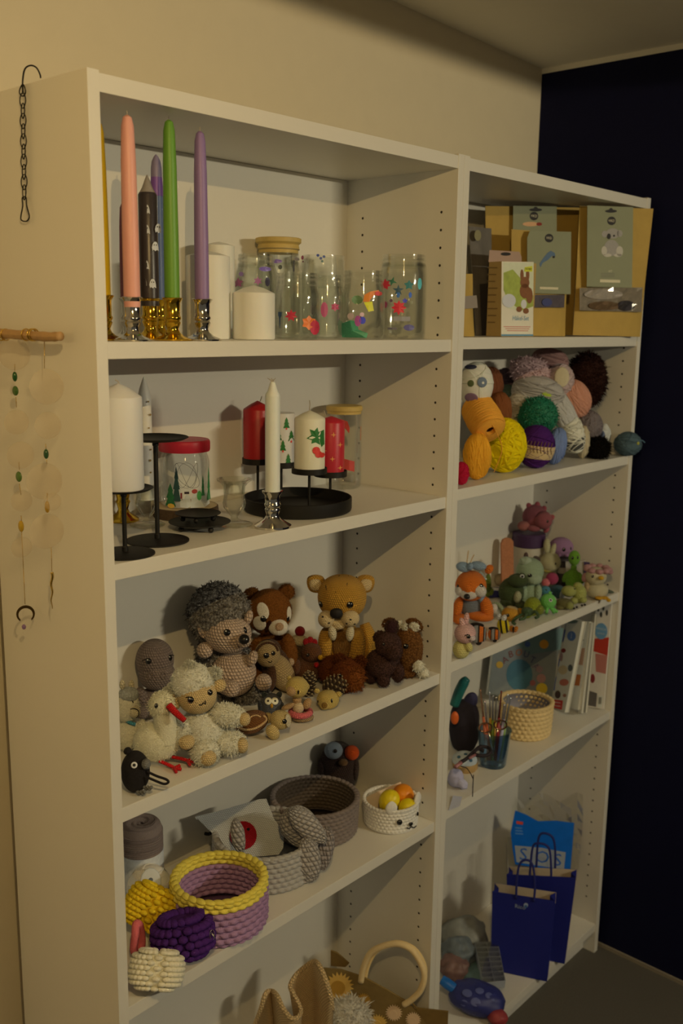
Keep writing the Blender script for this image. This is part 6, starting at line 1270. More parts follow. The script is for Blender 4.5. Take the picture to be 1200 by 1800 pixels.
t = toy('crochet_dinosaur', 'pale yellow-green dinosaur with black claws at the front', 1012, 1066); yd = k3((132, 126, 60)); t.E('body', 1018, 1050, (12, 12, 17), yd); h = t.E('head', 999, 1045, (13, 12, 10), yd, dy=-10); t.E('crest', 1015, 1036, (8, 7, 7), yd, parent=h.o); t.E('leg', 1008, 1062, (7, 8, 6), yd, dy=-12); t.E('leg', 1024, 1060, (7, 8, 6), yd, dy=-8); eyes(t, h, (1009, 1041, 1.8))
for u, v in ((1003, 1074), (1008, 1075), (1013, 1073), (1022, 1070), (1027, 1069)): t.E('claw', u, v, (2.2, 3.5, 1.8), DKY, dy=-20, nu=8, nv=6)
t.strand('mouth', [(990, 1051), (999, 1054), (1009, 1053)], 0.7, THR, ref=h); t.done()
t = toy('crochet_turtle', 'olive brown turtle lying behind the bright octopus', 993, 1070); t.E('shell', 992, 1062, (16, 14, 9), k3((84, 74, 34))); t.E('head', 1001, 1066, (7, 7, 7), k3((118, 112, 56)), dy=-10); t.E('flipper', 984, 1069, (7, 6, 4), k3((84, 74, 34)), dy=-10); t.done()
# chick with flower crown
t = toy('crochet_duckling', 'cream white duckling wearing a pink flower wreath at the right end', 1049, 1052); dc = k3((160, 142, 100)); t.E('body', 1048, 1040, (20, 18, 15), dc); h = t.E('head', 1047, 1016, (18, 16, 17), dc, dy=-2); pr_ = k3((150, 104, 90))
for k_ in range(9): a = k_ * 0.7; t.E('petal', 1050 + 19 * math.cos(a), 1003 + 5 * math.sin(a) + 1.5 * math.cos(a), (7, 6, 5), pr_, dy=-14 * math.sin(a), parent=h.o, nu=12, nv=8)
t.E('ribbon', 1028, 1018, (6, 5, 9), pr_, dy=2, roll=10); t.E('ribbon', 1071, 1008, (6, 5, 5), pr_, dy=2); t.E('beak', 1056, 1019, (5, 6, 3.6), k3((186, 134, 24)), dy=-18, parent=h.o); eyes(t, h, (1041, 1016, 2.2, 3)); t.E('wing', 1031, 1034, (5, 9, 11), k3((140, 112, 70)), dy=-6)
for u, d in ((1052, -18), (1062, -14)): t.E('foot', u, 1054, (7, 8, 2.6), k3((186, 130, 16)), dy=d)
t.E('toe', 1069, 1058, (4, 5, 3), k3((186, 130, 16)), dy=-22); t.done()
# white rabbit behind
t = toy('crochet_rabbit', 'cream white rabbit with upright ears behind the mint calf', 966, 1032); rw = k3((150, 136, 92)); t.E('body', 966, 1016, (14, 13, 16), k3((128, 116, 84))); h = t.E('head', 967, 988, (18, 17, 18), rw); t.E('ear', 961, 960, (6, 5, 14), rw, roll=-4, parent=h.o); t.E('ear', 972, 966, (5, 5, 12), rw, roll=14, parent=h.o); t.E('collar', 963, 1001, (12, 12, 5), k3((150, 134, 58))); eyes(t, h, (976, 991, 1.6, 2.2)); t.done()
# lilac jellyfish on a black spool
t = Thing('thread_spool', 'black thread spool with a pale band under the lilac jellyfish', 'spool', 986, 1030, ZR3); turn(t, 'spool_body', [(0.2, 1030), (13, 1030), (13, 1024), (10, 1022), (10, 986), (13, 984), (13, 980), (0.2, 980)], plain(tint((30, 24, 24)), 0.6, name='black_plastic'), 24); turn(t, 'pale_band', [(10.4, 1006), (10.4, 996)], plain(tint((110, 98, 78)), 0.7, name='pale_band'), 24); t.done()
t = Thing('crochet_jellyfish', 'lilac jellyfish with a smiling face on the black spool', 'toy', 0, 0, 0, P=t.P + UP * 0.001 + UP * (t.at(986, 980)[2] - t.at(986, 1030)[2]), group=RG); lj = k3((124, 86, 100)); h = t.E('bell', 986, 962, (21, 18, 17), lj); eyes(t, h, (991, 967, 2.8, 3.6), (1003, 965, 1.4, 3)); 
for k_ in range(6): t.E('frill', 970 + 6.4 * k_, 976, (4, 6, 4), lj, dy=-8 + (k_ % 2) * 6)
t.done()
# tub with purple lid and the axolotl on it
t = Thing('plastic_tub', 'white tub with a dark purple lid in the back corner', 'tub', 925, 1024, ZR3); turn(t, 'tub_body', [(0.2, 1024), (25, 1024), (26, 1020), (27, 960), (26, 958)], plain(tint((128, 114, 88)), 0.5, name='white_plastic'), 32); o = turn(t, 'lid', [(0.2, 936), (27, 936), (28.5, 938), (28.5, 957), (27, 959), (0.2, 958)], plain(tint((42, 20, 40)), 0.5, name='purple_lid'), 32); t.done()
zt_ = t.P[2] + (t.at(925, 936)[2] - t.at(925, 1024)[2]) + .001
t = Thing('crochet_axolotl', 'dusky pink axolotl sitting on the purple-lidded tub', 'toy', 0, 0, 0, P=np.array([t.P[0], t.P[1], zt_]), group=RG); ax_ = k3((118, 60, 56)); t.E('body', 940, 910, (22, 18, 22), ax_); h = t.E('head', 955, 916, (15, 14, 16), ax_, dy=-14); 
for u, v in ((930, 892), (944, 890), (955, 897), (968, 912), (960, 932)): t.E('gill', u, v, (5, 4, 7), k3((136, 62, 58)), roll=(u - 945) * 2)
t.E('arm', 920, 926, (11, 10, 9), k3((130, 74, 60)), dy=-12); eyes(t, h, (962, 918, 1.8, 2.6)); t.E('foot', 938, 930, (12, 12, 6), ax_, dy=-14); t.done()
t = Thing('scratching_board', 'brown round-topped leather patch board standing upright', 'board', 890, 1034, ZR3); pl = Plane(onz(880, 1036, ZR3), onz(900, 1034, ZR3), 4); pl.poly(t, 'board', [(880, 1035), (879, 955), (882, 947), (888, 944), (895, 945), (900, 951), (901, 1033)], plain(tint((128, 76, 42)), 0.8, grain=0.3, gscale=160, bump=0.5, name='tooled_leather'), 0, 0.006); t.done()
t = Thing('storage_box', 'white box with a purple end behind the duckling', 'box', 1014, 1032, ZR3); pl = Plane(PY(996, 0.115, ZR3), PY(1034, 0.068, ZR3), 0); pl.poly(t, 'carton', [(994, 982), (1029, 979), (1031, 1022), (996, 1029)], plain(tint((128, 116, 94)), 0.7, name='white_card'), -0.01, 0.01); pl.poly(t, 'purple_end', [(1026, 981), (1036, 982), (1040, 990), (1038, 1005), (1027, 1010)], plain(tint((40, 24, 48)), 0.6, name='purple_card'), 0.0005, 0.003); t.done()
t = Thing('crochet_dome', 'small cream crocheted dome next to the leather board', 'toy', 879, 1030, ZR3, RG); t.E('dome', 879, 1020, (11, 10, 11), k3((128, 108, 74))); t.done()
t = Thing('badge_box', 'small navy and white box behind the snake', 'box', 867, 1048, ZR3); pl = Plane(onz(858, 1050, ZR3), onz(880, 1048, ZR3), 6); pl.poly(t, 'carton', [(857, 1034), (880, 1034), (879, 1050), (857, 1052)], plain(tint((26, 24, 58)), 0.6, name='navy_card'), 0, 0.012); pl.poly(t, 'white_strip', [(860, 1033), (880, 1035), (880, 1040), (860, 1038)], plain(tint((134, 124, 106)), 0.6, name='white_strip'), 0.0124, 0.001); t.done()
t = Thing('felt_leaf', 'small grey-green felt leaf behind the duckling', 'leaf', 1070, 1042, ZR3); t.E('leaf', 1068, 1038, (11, 8, 2.2), k3((70, 74, 52)), roll=10); t.done()
t = Thing('crochet_cactus', 'olive green cactus half hidden behind the fox', 'toy', 861, 1052, ZR3, RG); t.E('column', 857, 1032, (6, 6, 22), k3((86, 92, 30))); t.E('branch', 862, 1044, (5, 5, 10), k3((86, 92, 30)), roll=14, dy=4); t.done()
# ------------------------------------------------------------------ right bookcase, fourth shelf: books and tools
ZR4 = ZR[3]; WHITE = (148, 134, 110)
BG = 'craft books on the fourth right shelf'
def book(label, A, B, lean, quad, th, mt, name='craft_book', pages=True):
    T = Thing(name, label, 'book', 0, 0, 0, P=(A + B) / 2, group=BG); pl = Plane(A, B, lean); T.pl = pl
    T.cov = pl.poly(T, 'front_cover', quad, mt, 0, 0.0012); 
    if pages: pl.poly(T, 'page_block', [(u * .985 + quad[0][0] * .015, v) for u, v in quad], plain(tint((150, 138, 112)), 0.8, name='paper_pages'), -th + .0012, th - .0014); pl.poly(T, 'back_cover', quad, mt, -th, 0.0011)
    T.e.location.z += max(0, ZR4 + .002 - T.lo)
    return T
def ink(c): return plain(tint(c), 0.6, grain=0.06, name='cover_print')
# big cover at the back
T = book('wide craft book with an arc of coloured letters standing behind the basket', PY(858, 0.235, ZR4 + .001), PY(972, 0.140, ZR4 + .001), 3, [(857, 1222), (970, 1232), (986, 1100), (872, 1100)], 0.012, ink((86, 84, 72)))
pl = T.pl; o = T.cov; pl.poly(T, 'cover_band', [(900, 1126), (990, 1103), (984, 1142), (930, 1150)], ink((74, 86, 72)), 0.0014, 0.0003, o); pl.disc(T, 'cover_circle', 912, 1186, 23, ink((44, 70, 70)), 0.0014, 0.0004, o, sy=1.2)
for ch, u, v, c, r in (('A', 887, 1160, (80, 40, 34), .5), ('B', 897, 1150, (84, 36, 26), .25), ('O', 911, 1147, (120, 62, 20), 0), ('U', 924, 1150, (40, 44, 60), -.3), ('T', 935, 1160, (46, 42, 56), -.5), ('A', 941, 1172, (70, 50, 60), -.8)): lettering(T, pl, ch, u, v, 17, ink(c), 0.0022, o, rot=r)
for u, v, r, c in ((955, 1132, 8, (150, 100, 24)), (951, 1210, 10, (150, 122, 26)), (950, 1192, 8, (120, 84, 70)), (947, 1176, 6, (100, 78, 70)), (877, 1168, 6, (140, 104, 30)), (926, 1132, 5, (44, 60, 84)), (935, 1200, 5, (110, 60, 50))): pl.disc(T, 'cover_motif', u, v, r, ink(c), 0.0024, 0.0003, o)
# book 3
T = book('white craft book with a blue number three badge, leaning', PY(972, 0.120, ZR4 + .001), PY(994, 0.045, ZR4 + .001), 3, [(968, 1257), (992, 1268), (1023, 1109), (998, 1101)], 0.010, ink((158, 148, 124)))
pl = T.pl; o = T.cov; pl.disc(T, 'badge', 1004, 1134, 7.5, ink((54, 74, 104)), 0.0014, 0.0003, o, sy=1.15); lettering(T, pl, '3', 1004, 1134, 13, ink((150, 140, 120)), 0.0020, o)
pl.poly(T, 'title_box', [(970, 1244), (989, 1247), (987, 1263), (968, 1258)], ink((140, 26, 22)), 0.0014, 0.0003, o)
for k_ in range(2): pl.poly(T, 'title_line', [(973, 1248 + 6 * k_), (985, 1250 + 6 * k_), (985, 1252 + 6 * k_), (973, 1250 + 6 * k_)], ink((170, 130, 110)), 0.0018, 0.0003, o)
for u, v, a, b, c in ((990, 1159, 4, 4, (90, 20, 20)), (1002, 1190, 4, 6, (60, 62, 56)), (989, 1193, 8, 8, (140, 120, 84)), (991, 1215, 8, 6, (136, 72, 52)), (980, 1236, 5, 7, (50, 34, 30)), (992, 1238, 3, 3, (110, 70, 52)), (986, 1170, 3, 8, (110, 84, 74)), (1005, 1109, 10, 3, (70, 80, 66))): pl.disc(T, 'cover_motif', u, v, 1, ink(c), 0.0015, 0.0003, o, sx=a, sy=b)
sp = Plane(PY(968, 0.125, ZR4 + .001), PY(972, 0.120, ZR4 + .001), 3); sp.poly(T, 'spine', [(969, 1238), (974, 1241), (999, 1102), (994, 1100)], ink((112, 106, 90)), 0.002, 0.0005)
for a, b in ((1122, 1143), (1166, 1186), (1204, 1228)): x = lambda v: 999 - (v - 1102) * 28 / 156 - 3; sp.poly(T, 'spine_print', [(x(a) - 2, a), (x(a) + 2, a), (x(b) + 2, b), (x(b) - 2, b)], ink((34, 48, 84)), 0.0028, 0.0003)
T = book('thin craft booklet with an orange picture behind the badge book', PY(1000, 0.095, ZR4 + .001), PY(1016, 0.040, ZR4 + .001), 2, [(1001, 1255), (1016, 1258), (1036, 1104), (1020, 1102)], 0.006, ink((150, 136, 108)))
for q, c in (([(1008, 1195), (1021, 1197), (1018, 1216), (1006, 1215)], (132, 66, 18)), ([(1014, 1150), (1028, 1150), (1024, 1180), (1011, 1178)], (130, 92, 62))): T.pl.poly(T, 'picture', q, ink(c), 0.0014, 0.0003, T.cov)
T.pl.disc(T, 'cover_motif', 1023, 1136, 3, ink((50, 40, 34)), 0.0014, 0.0003, T.cov)
for i, (a, b, c) in enumerate(((1024, 1040, (142, 130, 106)), (1033, 1044, (120, 108, 84)))):
    book(('slim cream booklet standing edge-on, left of the two', 'slim beige booklet standing edge-on, right of the two')[i], PY(1016 + 7 * i, 0.058 - .006 * i, ZR4 + .001), PY(1024 + 7 * i, 0.022, ZR4 + .001), 1, [(1016 + 7 * i, 1256), (1022 + 7 * i, 1257), (1040 + 6 * i, 1098 - 14 * i), (1033 + 7 * i, 1098 - 14 * i)], 0.004, ink(c))
T = book('tall craft magazine with a blue circle and red block at the right end', np.array([1.540, 0.050, ZR4 + .001]), np.array([1.546, 0.004, ZR4 + .001]), 1, [(1033, 1250), (1060, 1254), (1075, 1064), (1047, 1074)], 0.006, ink((150, 136, 112)))
pl = T.pl; o = T.cov; pl.poly(T, 'red_block', [(1044, 1130), (1070, 1128), (1067, 1160), (1042, 1152)], ink((128, 32, 18)), 0.0014, 0.0003, o); pl.poly(T, 'pink_block', [(1046, 1156), (1067, 1160), (1064, 1192), (1047, 1188)], ink((128, 74, 58)), 0.0014, 0.0003, o); pl.disc(T, 'blue_circle', 1056, 1117, 11, ink((70, 98, 110)), 0.0018, 0.0003, o, sy=1.3); lettering(T, pl, 'HÄKELN', 1056, 1113, 6, ink((140, 136, 120)), 0.0023, o, mk=T.m * .8); lettering(T, pl, 'einfach', 1056, 1121, 6, ink((140, 136, 120)), 0.0023, o, mk=T.m * .8)
for u, v in ((1051, 1078), (1060, 1076), (1066, 1085), (1056, 1088)): pl.disc(T, 'leaf_print', u, v, 1, ink((40, 36, 28)), 0.0015, 0.0003, o, sx=2, sy=5)
pl.poly(T, 'grey_box', [(1034, 1221), (1049, 1226), (1047, 1250), (1033, 1247)], ink((64, 56, 46)), 0.0015, 0.0003, o); pl.poly(T, 'barcode_box', [(1051, 1230), (1059, 1231), (1057, 1252), (1049, 1250)], ink((144, 136, 114)), 0.0015, 0.0003, o)
for k_ in range(4): pl.poly(T, 'barcode_line', [(1052.5 + 1.3 * k_, 1233), (1053.1 + 1.3 * k_, 1233), (1051.8 + 1.3 * k_, 1245), (1051.2 + 1.3 * k_, 1245)], ink((30, 26, 22)), 0.0019, 0.0003, o)
pl.disc(T, 'cover_motif', 1041, 1200, 1, ink((90, 24, 22)), 0.0015, 0.0003, o, sx=4, sy=8)
# cream basket
cbk = basket('crochet_basket', 'cream cotton basket with a grey lining among the tools', 921, 1287, ZR4, 45, 47, 1230, 8, 30, yarnmat((152, 124, 76)), th=5, amp=3.4, group='crocheted baskets', wob=1)
cbk.put('lining', rev([(0.0003, 0.012), (38 * cbk.m, 0.012), (41.5 * cbk.m, cbk.H * .93), (40 * cbk.m, cbk.H * .93)], 32, cbk.P, cbk.B), plain(tint((106, 96, 88)), 0.8, grain=0.1, gscale=50, name='grey_lining'))
# blue cup with hooks
cup = Thing('blue_cup', 'translucent blue plastic cup full of crochet hooks', 'cup', 866, 1344, ZR4)
turn(cup, 'cup_body', [(0.2, 1345), (21, 1345), (23, 1342), (29, 1285), (30, 1283), (28.4, 1283), (27.4, 1287), (22, 1339), (0.2, 1341)], glass((0.62, 0.77, 0.90), refl=1.0), 36); cup.done()
HG = 'crochet hooks in the blue cup'
hooks = [(852, 1232, (120, 110, 100), (150, 66, 30), 'orange-handled hook, leftmost in the blue cup'), (860, 1216, (150, 140, 126), (140, 102, 26), 'long steel hook with an ochre handle in the blue cup'), (844, 1212, (130, 90, 60), (130, 60, 30), 'slim copper hook leaning left out of the blue cup'), (866, 1222, (120, 112, 100), (86, 98, 30), 'thin steel hook with a green handle in the blue cup'), (872, 1225, (110, 100, 84), (160, 124, 40), 'hook with a cream-tipped amber handle in the blue cup'), (881, 1215, (90, 26, 22), (96, 22, 20), 'dark red hook standing upright in the blue cup'), (878, 1232, (130, 122, 110), (150, 80, 30), 'short steel hook with an orange grip in the blue cup'), (886, 1238, (120, 112, 104), (120, 60, 70), 'thin hook with a pink grip in the blue cup'), (892, 1220, (140, 134, 120), (120, 110, 110), 'clear-handled hook leaning right out of the blue cup'), (897, 1226, (120, 116, 104), (100, 110, 50), 'steel hook with a lime grip, rightmost in the blue cup')]
for i, (u, v, c1, c2, lb) in enumerate(hooks):
    T = Thing('crochet_hook', lb, 'crochet hook', 0, 0, 0, P=cup.P, snap=False, group=HG); d = 14 * math.sin(i * 2.1)
    bx_ = 866 + (u - 868) * 0.35; a = cup.at(bx_, 1336, d * .5); b = cup.at(u, v, d); mid = a + (b - a) * 0.62; q = lambda f: a + (b - a) * f
    T.put('grip', tube([a, q(.3), mid], [2.6 * T.m, 3.4 * T.m, 2.2 * T.m], 8), plain(tint(c2), 0.4, name='hook_grip')); T.put('shaft', tube([mid, q(.9), q(.97), b], [1.6 * T.m, 1.4 * T.m, 1.2 * T.m, 1.8 * T.m], 6), plain(tint(c1), 0.25, 0.7, name='hook_steel'))
T = Thing('scissors', 'copper-handled scissors stuck blade-down in the blue cup', 'scissors', 0, 0, 0, P=cup.P, snap=False); cop = plain((0.62, 0.32, 0.18), 0.2, 1.0, name='copper')
for u, v in ((853, 1279), (879, 1274)): T.put('finger_ring', tube([cup.at(u + 11 * math.cos(a), v + 8 * math.sin(a), -14 + 3 * math.sin(a)) for a in np.linspace(0, 6.283, 22, endpoint=False)], 1.6 * T.m, 6, True), cop)
T.put('blade', tube([cup.at(858, 1285, -10), cup.at(868, 1330, -4)], 2.2 * T.m, 6), plain((0.6, 0.6, 0.58), 0.2, 1.0, name='steel')); T.put('blade', tube([cup.at(875, 1281, -10), cup.at(866, 1330, -3)], 2.2 * T.m, 6), plain((0.6, 0.6, 0.58), 0.2, 1.0, name='steel'))
# dark pouch with tools
T = Thing('tool_pouch', 'black fabric pouch with tool handles sticking out, left of the cup', 'pouch', 818, 1322, ZR4); T.E('pouch', 816, 1278, (26, 22, 48), plain(tint((26, 20, 22)), 0.9, grain=0.3, bump=0.4, name='black_fabric'), e=0.75, lump=0.03, nu=32, nv=24); T.E('flap', 826, 1236, (12, 10, 18), plain(tint((30, 26, 40)), 0.8, name='dark_violet_fabric'), roll=20); T.done()
T = Thing('awl', 'teal-handled awl sticking out of the black pouch', 'tool', 0, 0, 0, P=onz(818, 1322, ZR4), snap=False); T.strand('grip', [(798, 1240, -22), (806, 1218, -22), (815, 1200, -22), (821, 1193, -22)], 9, plain(tint((20, 66, 54)), 0.4, name='teal_plastic'), sides=12, taper=[8, 9, 9, 6])
T = Thing('orange_clip', 'orange plastic clip in front of the black pouch', 'clip', 0, 0, 0, P=onz(808, 1335, ZR4), snap=False); T.E('clip', 799, 1262, (7, 5, 12), plain(tint((150, 62, 16)), 0.4, name='orange_plastic'), dy=-6)
# pincushion
T = Thing('pincushion', 'flower-print pincushion on a wooden base', 'pincushion', 817, 1352, ZR4); turn(T, 'wooden_base', [(0.2, 1356), (19, 1356), (22, 1352), (22, 1345), (20, 1343), (0.2, 1343)], plain(tint((118, 88, 46)), 0.6, grain=0.1, gscale=120, name='turned_wood'), 28); q = T.E('cushion', 816, 1340, (22, 20, 15), plain(tint((132, 128, 112)), 0.9, grain=0.1, gscale=300, name='print_cotton'), lump=0.02)
for u, v in ((822, 1336), (827, 1341), (812, 1342), (806, 1335), (818, 1330)): T.Fe('flower_print', q, u, v, (3.4, 3), plain(tint((40, 62, 66)), 0.8, name='dark_flower'), 0.3)
T.done()
# lanyard and cloth
T = Thing('key_lanyard', 'black lanyard with pink clips lying in loops at the shelf edge', 'lanyard', 840, 1368, ZR4); kk = plain(tint((24, 16, 16)), 0.8, name='black_webbing'); z_ = ZR4 + .004
P_ = [onz(u, v, z_ + 0.003 * (i % 2)) for i, (u, v) in enumerate(((806, 1388), (818, 1380), (830, 1368), (842, 1358), (856, 1360), (860, 1368), (852, 1374), (838, 1374), (830, 1370), (838, 1362), (848, 1366)))]
T.put('strap', tube(smooth_path(P_, 60), 3.2 * T.m, 8), kk); T.put('pink_clip', tube([onz(822, 1380, z_ + .003), onz(833, 1373, z_ + .004)], 2.4 * T.m, 8), plain(tint((96, 56, 50)), 0.4, name='pink_plastic')); T.put('pink_clip', tube([onz(798, 1396, z_ + .004), onz(808, 1388, z_ + .006)], 3.4 * T.m, 8), plain(tint((110, 66, 58)), 0.4, name='pink_plastic2'))
c_ = [onz(808, 1394, z_), onz(818, 1398, z_), onz(825, 1408, z_), onz(829, 1417, z_ + .004)]; e0 = PY(829.5, -0.004, ZR4 - .02); e0[2] = ZR4 - .012; c_ += [e0, e0 - UP * .02, e0 - UP * .05]; T.put('thin_cable', tube(smooth_path(c_, 40), 0.8 * T.m, 6), kk); T.done()
T = Thing('crumpled_cloth', 'crumpled lavender white cloth at the front left of the tool shelf', 'cloth', 800, 1384, ZR4); T.E('fold', 800, 1368, (14, 14, 17), plain(tint((118, 108, 110)), 0.9, name='lavender_cloth'), lump=0.14, lf=4, nu=32, nv=24); T.E('fold', 812, 1378, (11, 10, 8), plain(tint((126, 116, 116)), 0.9, name='lavender_cloth2'), lump=0.12, lf=4, dy=-8, roll=30); T.done()
T = Thing('paper_sheet', 'sheet of white paper sticking out at the left post', 'paper', 800, 1412, ZR4); g = G().add([onz(u, v, ZR4 + .001 + .001 * i) for i, (u, v) in enumerate(((788, 1424), (808, 1416), (812, 1400), (796, 1398)))], [(0, 1, 2, 3)]); o = T.put('sheet', g, plain(tint((140, 132, 124)), 0.8, name='white_paper'), smooth=False); o.modifiers.new('thickness', 'SOLIDIFY').thickness = 0.0004; T.done()

# ------------------------------------------------------------------ right bookcase, bottom: bags and boxes
ZR5 = ZR[4]; WHITE = (142, 128, 104)
NAVY = plain(tint((5, 11, 58)), 0.7, grain=0.06, gscale=30, name='navy_paper')
def paperbag(label, A, B, depth, h_px, quad, handle, logo=None):
    T = Thing('paper_bag', label, 'paper bag', 0, 0, 0, P=(A + B) / 2, group='navy paper carrier bags'); pl = Plane(A, B, 0); c = [np.array(pl.uv(*q)) for q in quad]   # bl br tr tl
    f = [pl.A + pl.ax * q[0] + pl.az * q[1] for q in c]; bk_ = [q - pl.n * depth for q in f]; bk_[2] = bk_[2] + UP * .006; bk_[3] = bk_[3] + UP * .006
    def face(n, a): T.put(n, G().add(a, [(0, 1, 2, 3)]), NAVY, smooth=False).modifiers.new('thickness', 'SOLIDIFY').thickness = 0.0008
    face('front_panel', f); face('back_panel', [bk_[1], bk_[0], bk_[3], bk_[2]]); face('bottom_panel', [f[0], bk_[0], bk_[1], f[1]])
    for i, j in ((1, 2), (0, 3)):
        mb = (f[i] + bk_[i]) / 2 ; mtp = (f[j] + bk_[j]) / 2 + pl.ax * (-0.014 if i == 1 else 0.014); T.put('side_gusset', G().add([f[i], mb, mtp, f[j], bk_[i], bk_[j]], [(0, 1, 2, 3), (1, 4, 5, 2)]), NAVY, smooth=False)
    T.put('pale_lining', G().add([bk_[3] + pl.n * .0012, bk_[2] + pl.n * .0012, bk_[2] + pl.n * .0012 - UP * .03, bk_[3] + pl.n * .0012 - UP * .03], [(0, 1, 2, 3)]), plain(tint((128, 108, 78)), 0.8, name='bag_lining'), smooth=False)
    for off, pts in handle: T.put('cord_handle', tube(smooth_path([pl.pt(u, v, off) for u, v in pts], 36), 2.0 * T.m, 8), plain(tint((16, 18, 54)), 0.7, grain=0.3, gscale=900, name='twisted_cord'))
    T.pl = pl; T.done(); return T
paperbag('navy paper carrier bag standing behind the front one', onz(893, 1674, ZR5), onz(992, 1695, ZR5), 0.030, 0, ((893, 1674), (992, 1695), (1012, 1543), (890, 1537)), [(-0.004, [(929, 1562), (932, 1520), (936, 1490), (945, 1484), (960, 1488), (966, 1500), (968, 1530), (968, 1562)]), (-0.044, [(938, 1556), (940, 1510), (944, 1484), (955, 1480), (968, 1488), (972, 1510), (972, 1545)])])
T = paperbag('navy paper carrier bag with a small silver logo, in front', onz(862, 1705, ZR5), onz(961, 1726, ZR5), 0.030, 0, ((862, 1705), (961, 1726), (975, 1584), (865, 1567)), [(0.002, [(907, 1580), (908, 1550), (912, 1522), (920, 1512), (932, 1514), (938, 1530), (940, 1560), (938, 1584)])])
pl = T.pl; lgm = plain(tint((116, 116, 112)), 0.35, 0.3, name='silver_logo'); lettering(T, pl, 'Rico', 914, 1594, 13, lgm, 0.0016, mk=T.m * .8); pl.disc(T, 'logo_arc', 924, 1591, 1, lgm, 0.0012, 0.0004, sx=4, sy=4); pl.disc(T, 'logo_arc_inside', 924, 1593, 1, plain(tint((40, 62, 84)), 0.5, name='logo_blue'), 0.0017, 0.0004, sx=2.6, sy=2.6)
# light blue fibre fill pack behind
T = Thing('fibre_pack', 'bright blue plastic pack of toy filling with a white picture band behind the paper bags', 'pack', 0, 0, 0, P=PY(950, 0.215, ZR5)); pl = Plane(PY(895, 0.205, ZR5), PY(1000, 0.072, ZR5), 1)
pw_ = pillow(T, 'white_filling', pl, (893, 1600), (985, 1620), (1004, 1490), (890, 1480), 0.012, plain(tint((110, 100, 76)), 0.7, grain=0.08, gscale=30, name='filled_plastic'))
o = pl.poly(T, 'blue_front', [(896, 1468), (904, 1429), (922, 1436), (944, 1448), (975, 1447), (1007, 1451), (1004, 1490), (1000, 1537), (950, 1530), (904, 1523), (900, 1500)], plain(tint((8, 62, 108)), 0.35, grain=0.12, gscale=40, name='blue_film'), 0.0145, 0.0015)
wb = plain(tint((106, 102, 92)), 0.5, name='white_film_print'); pl.poly(T, 'picture_band', [(903, 1490), (950, 1494), (992, 1502), (989, 1532), (950, 1526), (906, 1519)], wb, 0.0162, 0.0003, o); lb_ = plain(tint((20, 58, 98)), 0.5, name='blue_film_print')
for ch, u, v in (('S', 918, 1506), ('O', 951, 1511), ('S', 978, 1516)): lettering(T, pl, ch, u, v, 30, lb_, 0.0168, o)
pl.poly(T, 'red_logo', [(906, 1447), (918, 1449), (917, 1454), (906, 1452)], plain(tint((140, 44, 26)), 0.5, name='red_film_print'), 0.0162, 0.0003, o)
for k_ in range(3): pl.poly(T, 'small_text', [(904, 1458 + 5 * k_), (916 + k_, 1459 + 5 * k_), (916 + k_, 1461 + 5 * k_), (904, 1460 + 5 * k_)], plain(tint((70, 100, 124)), 0.5, name='pale_text'), 0.0162, 0.0003, o)
T.done()
T = Thing('clear_bag', 'empty clear plastic bag crumpled behind the blue pack', 'plastic bag', 0, 0, 0, P=PY(1000, 0.14, ZR5)); k = np.random.default_rng(11); pl = Plane(PY(905, 0.242, ZR5), PY(1028, 0.036, ZR5), 0); nn = 12; Vv = []
for j_ in range(nn + 1):
    for i in range(nn + 1):
        u = 905 + 120 * i / nn; v = 1400 + 150 * j_ / nn + 8 * math.sin(i); Vv.append(pl.pt(min(u, 1030 - 0.10 * (v - 1395)), v, 0.003 + 0.003 * k.uniform(-1, 1)))
T.put('film', G().add(Vv, gridfaces(nn + 1, nn + 1)), glass((0.93, 0.93, 0.90), refl=0.9), smooth=False); T.snap = False
# organiser box
T = Thing('organiser_box', 'clear plastic organiser box with two columns of compartments', 'organiser', 0, 0, 0, P=PY(868, 0.045, ZR5), snap=False)
A_ = onz(849, 1728, ZR5 + .055); B_ = onz(887, 1722, ZR5 + .055); cl_ = [onz(849, 1728, ZR5 + .05), onz(888, 1724, ZR5 + .05)]; up_ = [onz(834, 1656, ZR5 + .075), onz(875, 1656, ZR5 + .075)]
bx0, bx1, bx2, bx3 = cl_[0], cl_[1], up_[1], up_[0]; nrm_ = np.cross(bx1 - bx0, bx3 - bx0); nrm_ /= np.linalg.norm(nrm_); nrm_ = nrm_ if nrm_[2] > 0 else -nrm_
pla = plain(tint((128, 122, 108), k=.6), 0.3, name='frosted_plastic'); bil = lambda a, b, o_=0.0: (bx0 * (1 - a) + bx1 * a) * (1 - b) + (bx3 * (1 - a) + bx2 * a) * b + nrm_ * o_
def sheet(n, q, mt, th_=0.001): T.put(n, G().add(q + [p - nrm_ * th_ for p in q], [(0, 1, 2, 3), (7, 6, 5, 4), (0, 4, 5, 1), (1, 5, 6, 2), (2, 6, 7, 3), (3, 7, 4, 0)]), mt, smooth=False)
sheet('tray_floor', [bil(0, 0, -.022), bil(1, 0, -.022), bil(1, 1, -.022), bil(0, 1, -.022)], plain(tint((92, 88, 78)), 0.4, name='smoky_plastic'))
for i in range(3): a = i / 2; sheet('long_divider', [bil(max(0, a - .015), 0), bil(min(1, a + .015), 0), bil(min(1, a + .015), 1), bil(max(0, a - .015), 1)], pla, 0.022)
for j_ in range(9): b = j_ / 8; sheet('cross_divider', [bil(0, max(0, b - .012)), bil(1, max(0, b - .012)), bil(1, min(1, b + .012)), bil(0, min(1, b + .012))], pla, 0.022)
sheet('clear_lid', [bil(0, 0, .002), bil(1, 0, .002), bil(1, 1, .002), bil(0, 1, .002)], glass((0.9, 0.9, 0.88), refl=0.8), 0.0008)
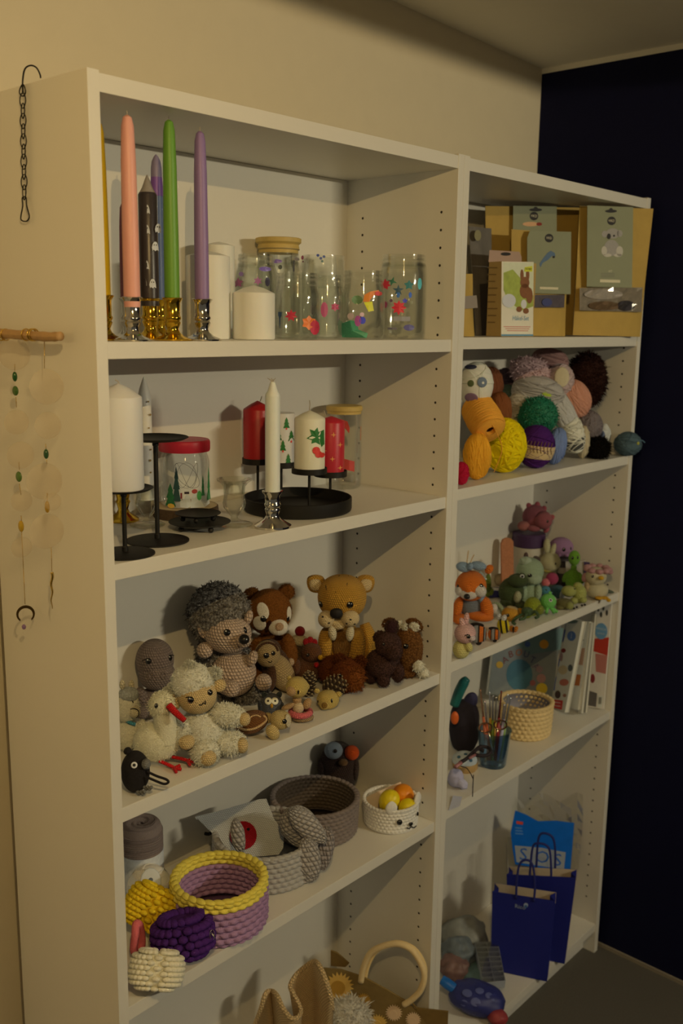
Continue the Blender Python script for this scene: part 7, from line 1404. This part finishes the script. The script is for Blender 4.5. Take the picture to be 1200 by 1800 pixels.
# heap of packed bits under and beside it
def bag(label, u, v, base, r, c, y=None, lump=0.12, roll=0, dy=0, mt=None, cat='pouch', name='craft_pouch'):
    T = Thing(name, label, cat, u, base, ZR5, group='craft supplies heaped on the bottom shelf'); T.E('pouch', u, v, r, mt or plain(tint(c), 0.5, grain=0.25, gscale=60, bump=0.3, name='supply_bag'), dy=dy, roll=roll, lump=lump, lf=5.0, nu=36, nv=26); T.done(); return T
bag('crumpled grey plastic bag at the left back of the heap', 815, 1634, 1676, (40, 36, 34), (84, 78, 62), lump=0.2); bag('dusty blue-grey bag of buttons behind the organiser', 806, 1676, 1702, (30, 30, 28), (64, 64, 56), lump=0.18)
bag('brown and pink bag of yarn scraps left of the organiser', 798, 1706, 1722, (26, 26, 22), (74, 50, 38), lump=0.2); bag('green-grey flat pouch under the organiser', 846, 1712, 1730, (34, 34, 15), (60, 72, 60), lump=0.06); bag('small rosy pouch leaning on the organiser', 815, 1688, 1708, (16, 14, 14), (112, 66, 56), lump=0.08)
T = bag('dark blue zip pouch with pale flower print at the front of the heap', 838, 1768, 1776, (50, 36, 24), (24, 25, 54), lump=0.07, roll=6); q = Ref(T.at(838, 1768), np.array([50, 36, 24]) * T.m, T.R(0, 6, 0)); q.o = T.parts[0]
for u, v, r in ((820, 1760, 9), (842, 1756, 8), (858, 1764, 7), (866, 1770, 5), (835, 1776, 9), (815, 1778, 7)): T.Fe('flower_print', q, u, v, (r, r * .8), plain(tint((54, 54, 74)), 0.6, name='pale_blue_print'), 0.15)
bag('small red pouch at the very front of the heap', 874, 1794, 1800, (18, 16, 13), (92, 28, 24), lump=0.05)
T = Thing('paint_tube', 'blue metal tube with a silver cap lying on the heap', 'tube', 0, 0, 0, P=onz(795, 1735, ZR5 + .05), snap=False); T.strand('tube_body', [(776, 1722, 4), (786, 1729, 0), (798, 1738, -4)], 9, plain(tint((16, 60, 92)), 0.35, name='blue_metal'), sides=14, taper=[8, 9.5, 9]); T.strand('silver_cap', [(799, 1738, -4), (806, 1742, -6), (813, 1748, -8)], 4, plain((0.8, 0.78, 0.72), 0.15, 1.0, name='silver_cap'), sides=10, taper=[7, 4.5, 2.5])
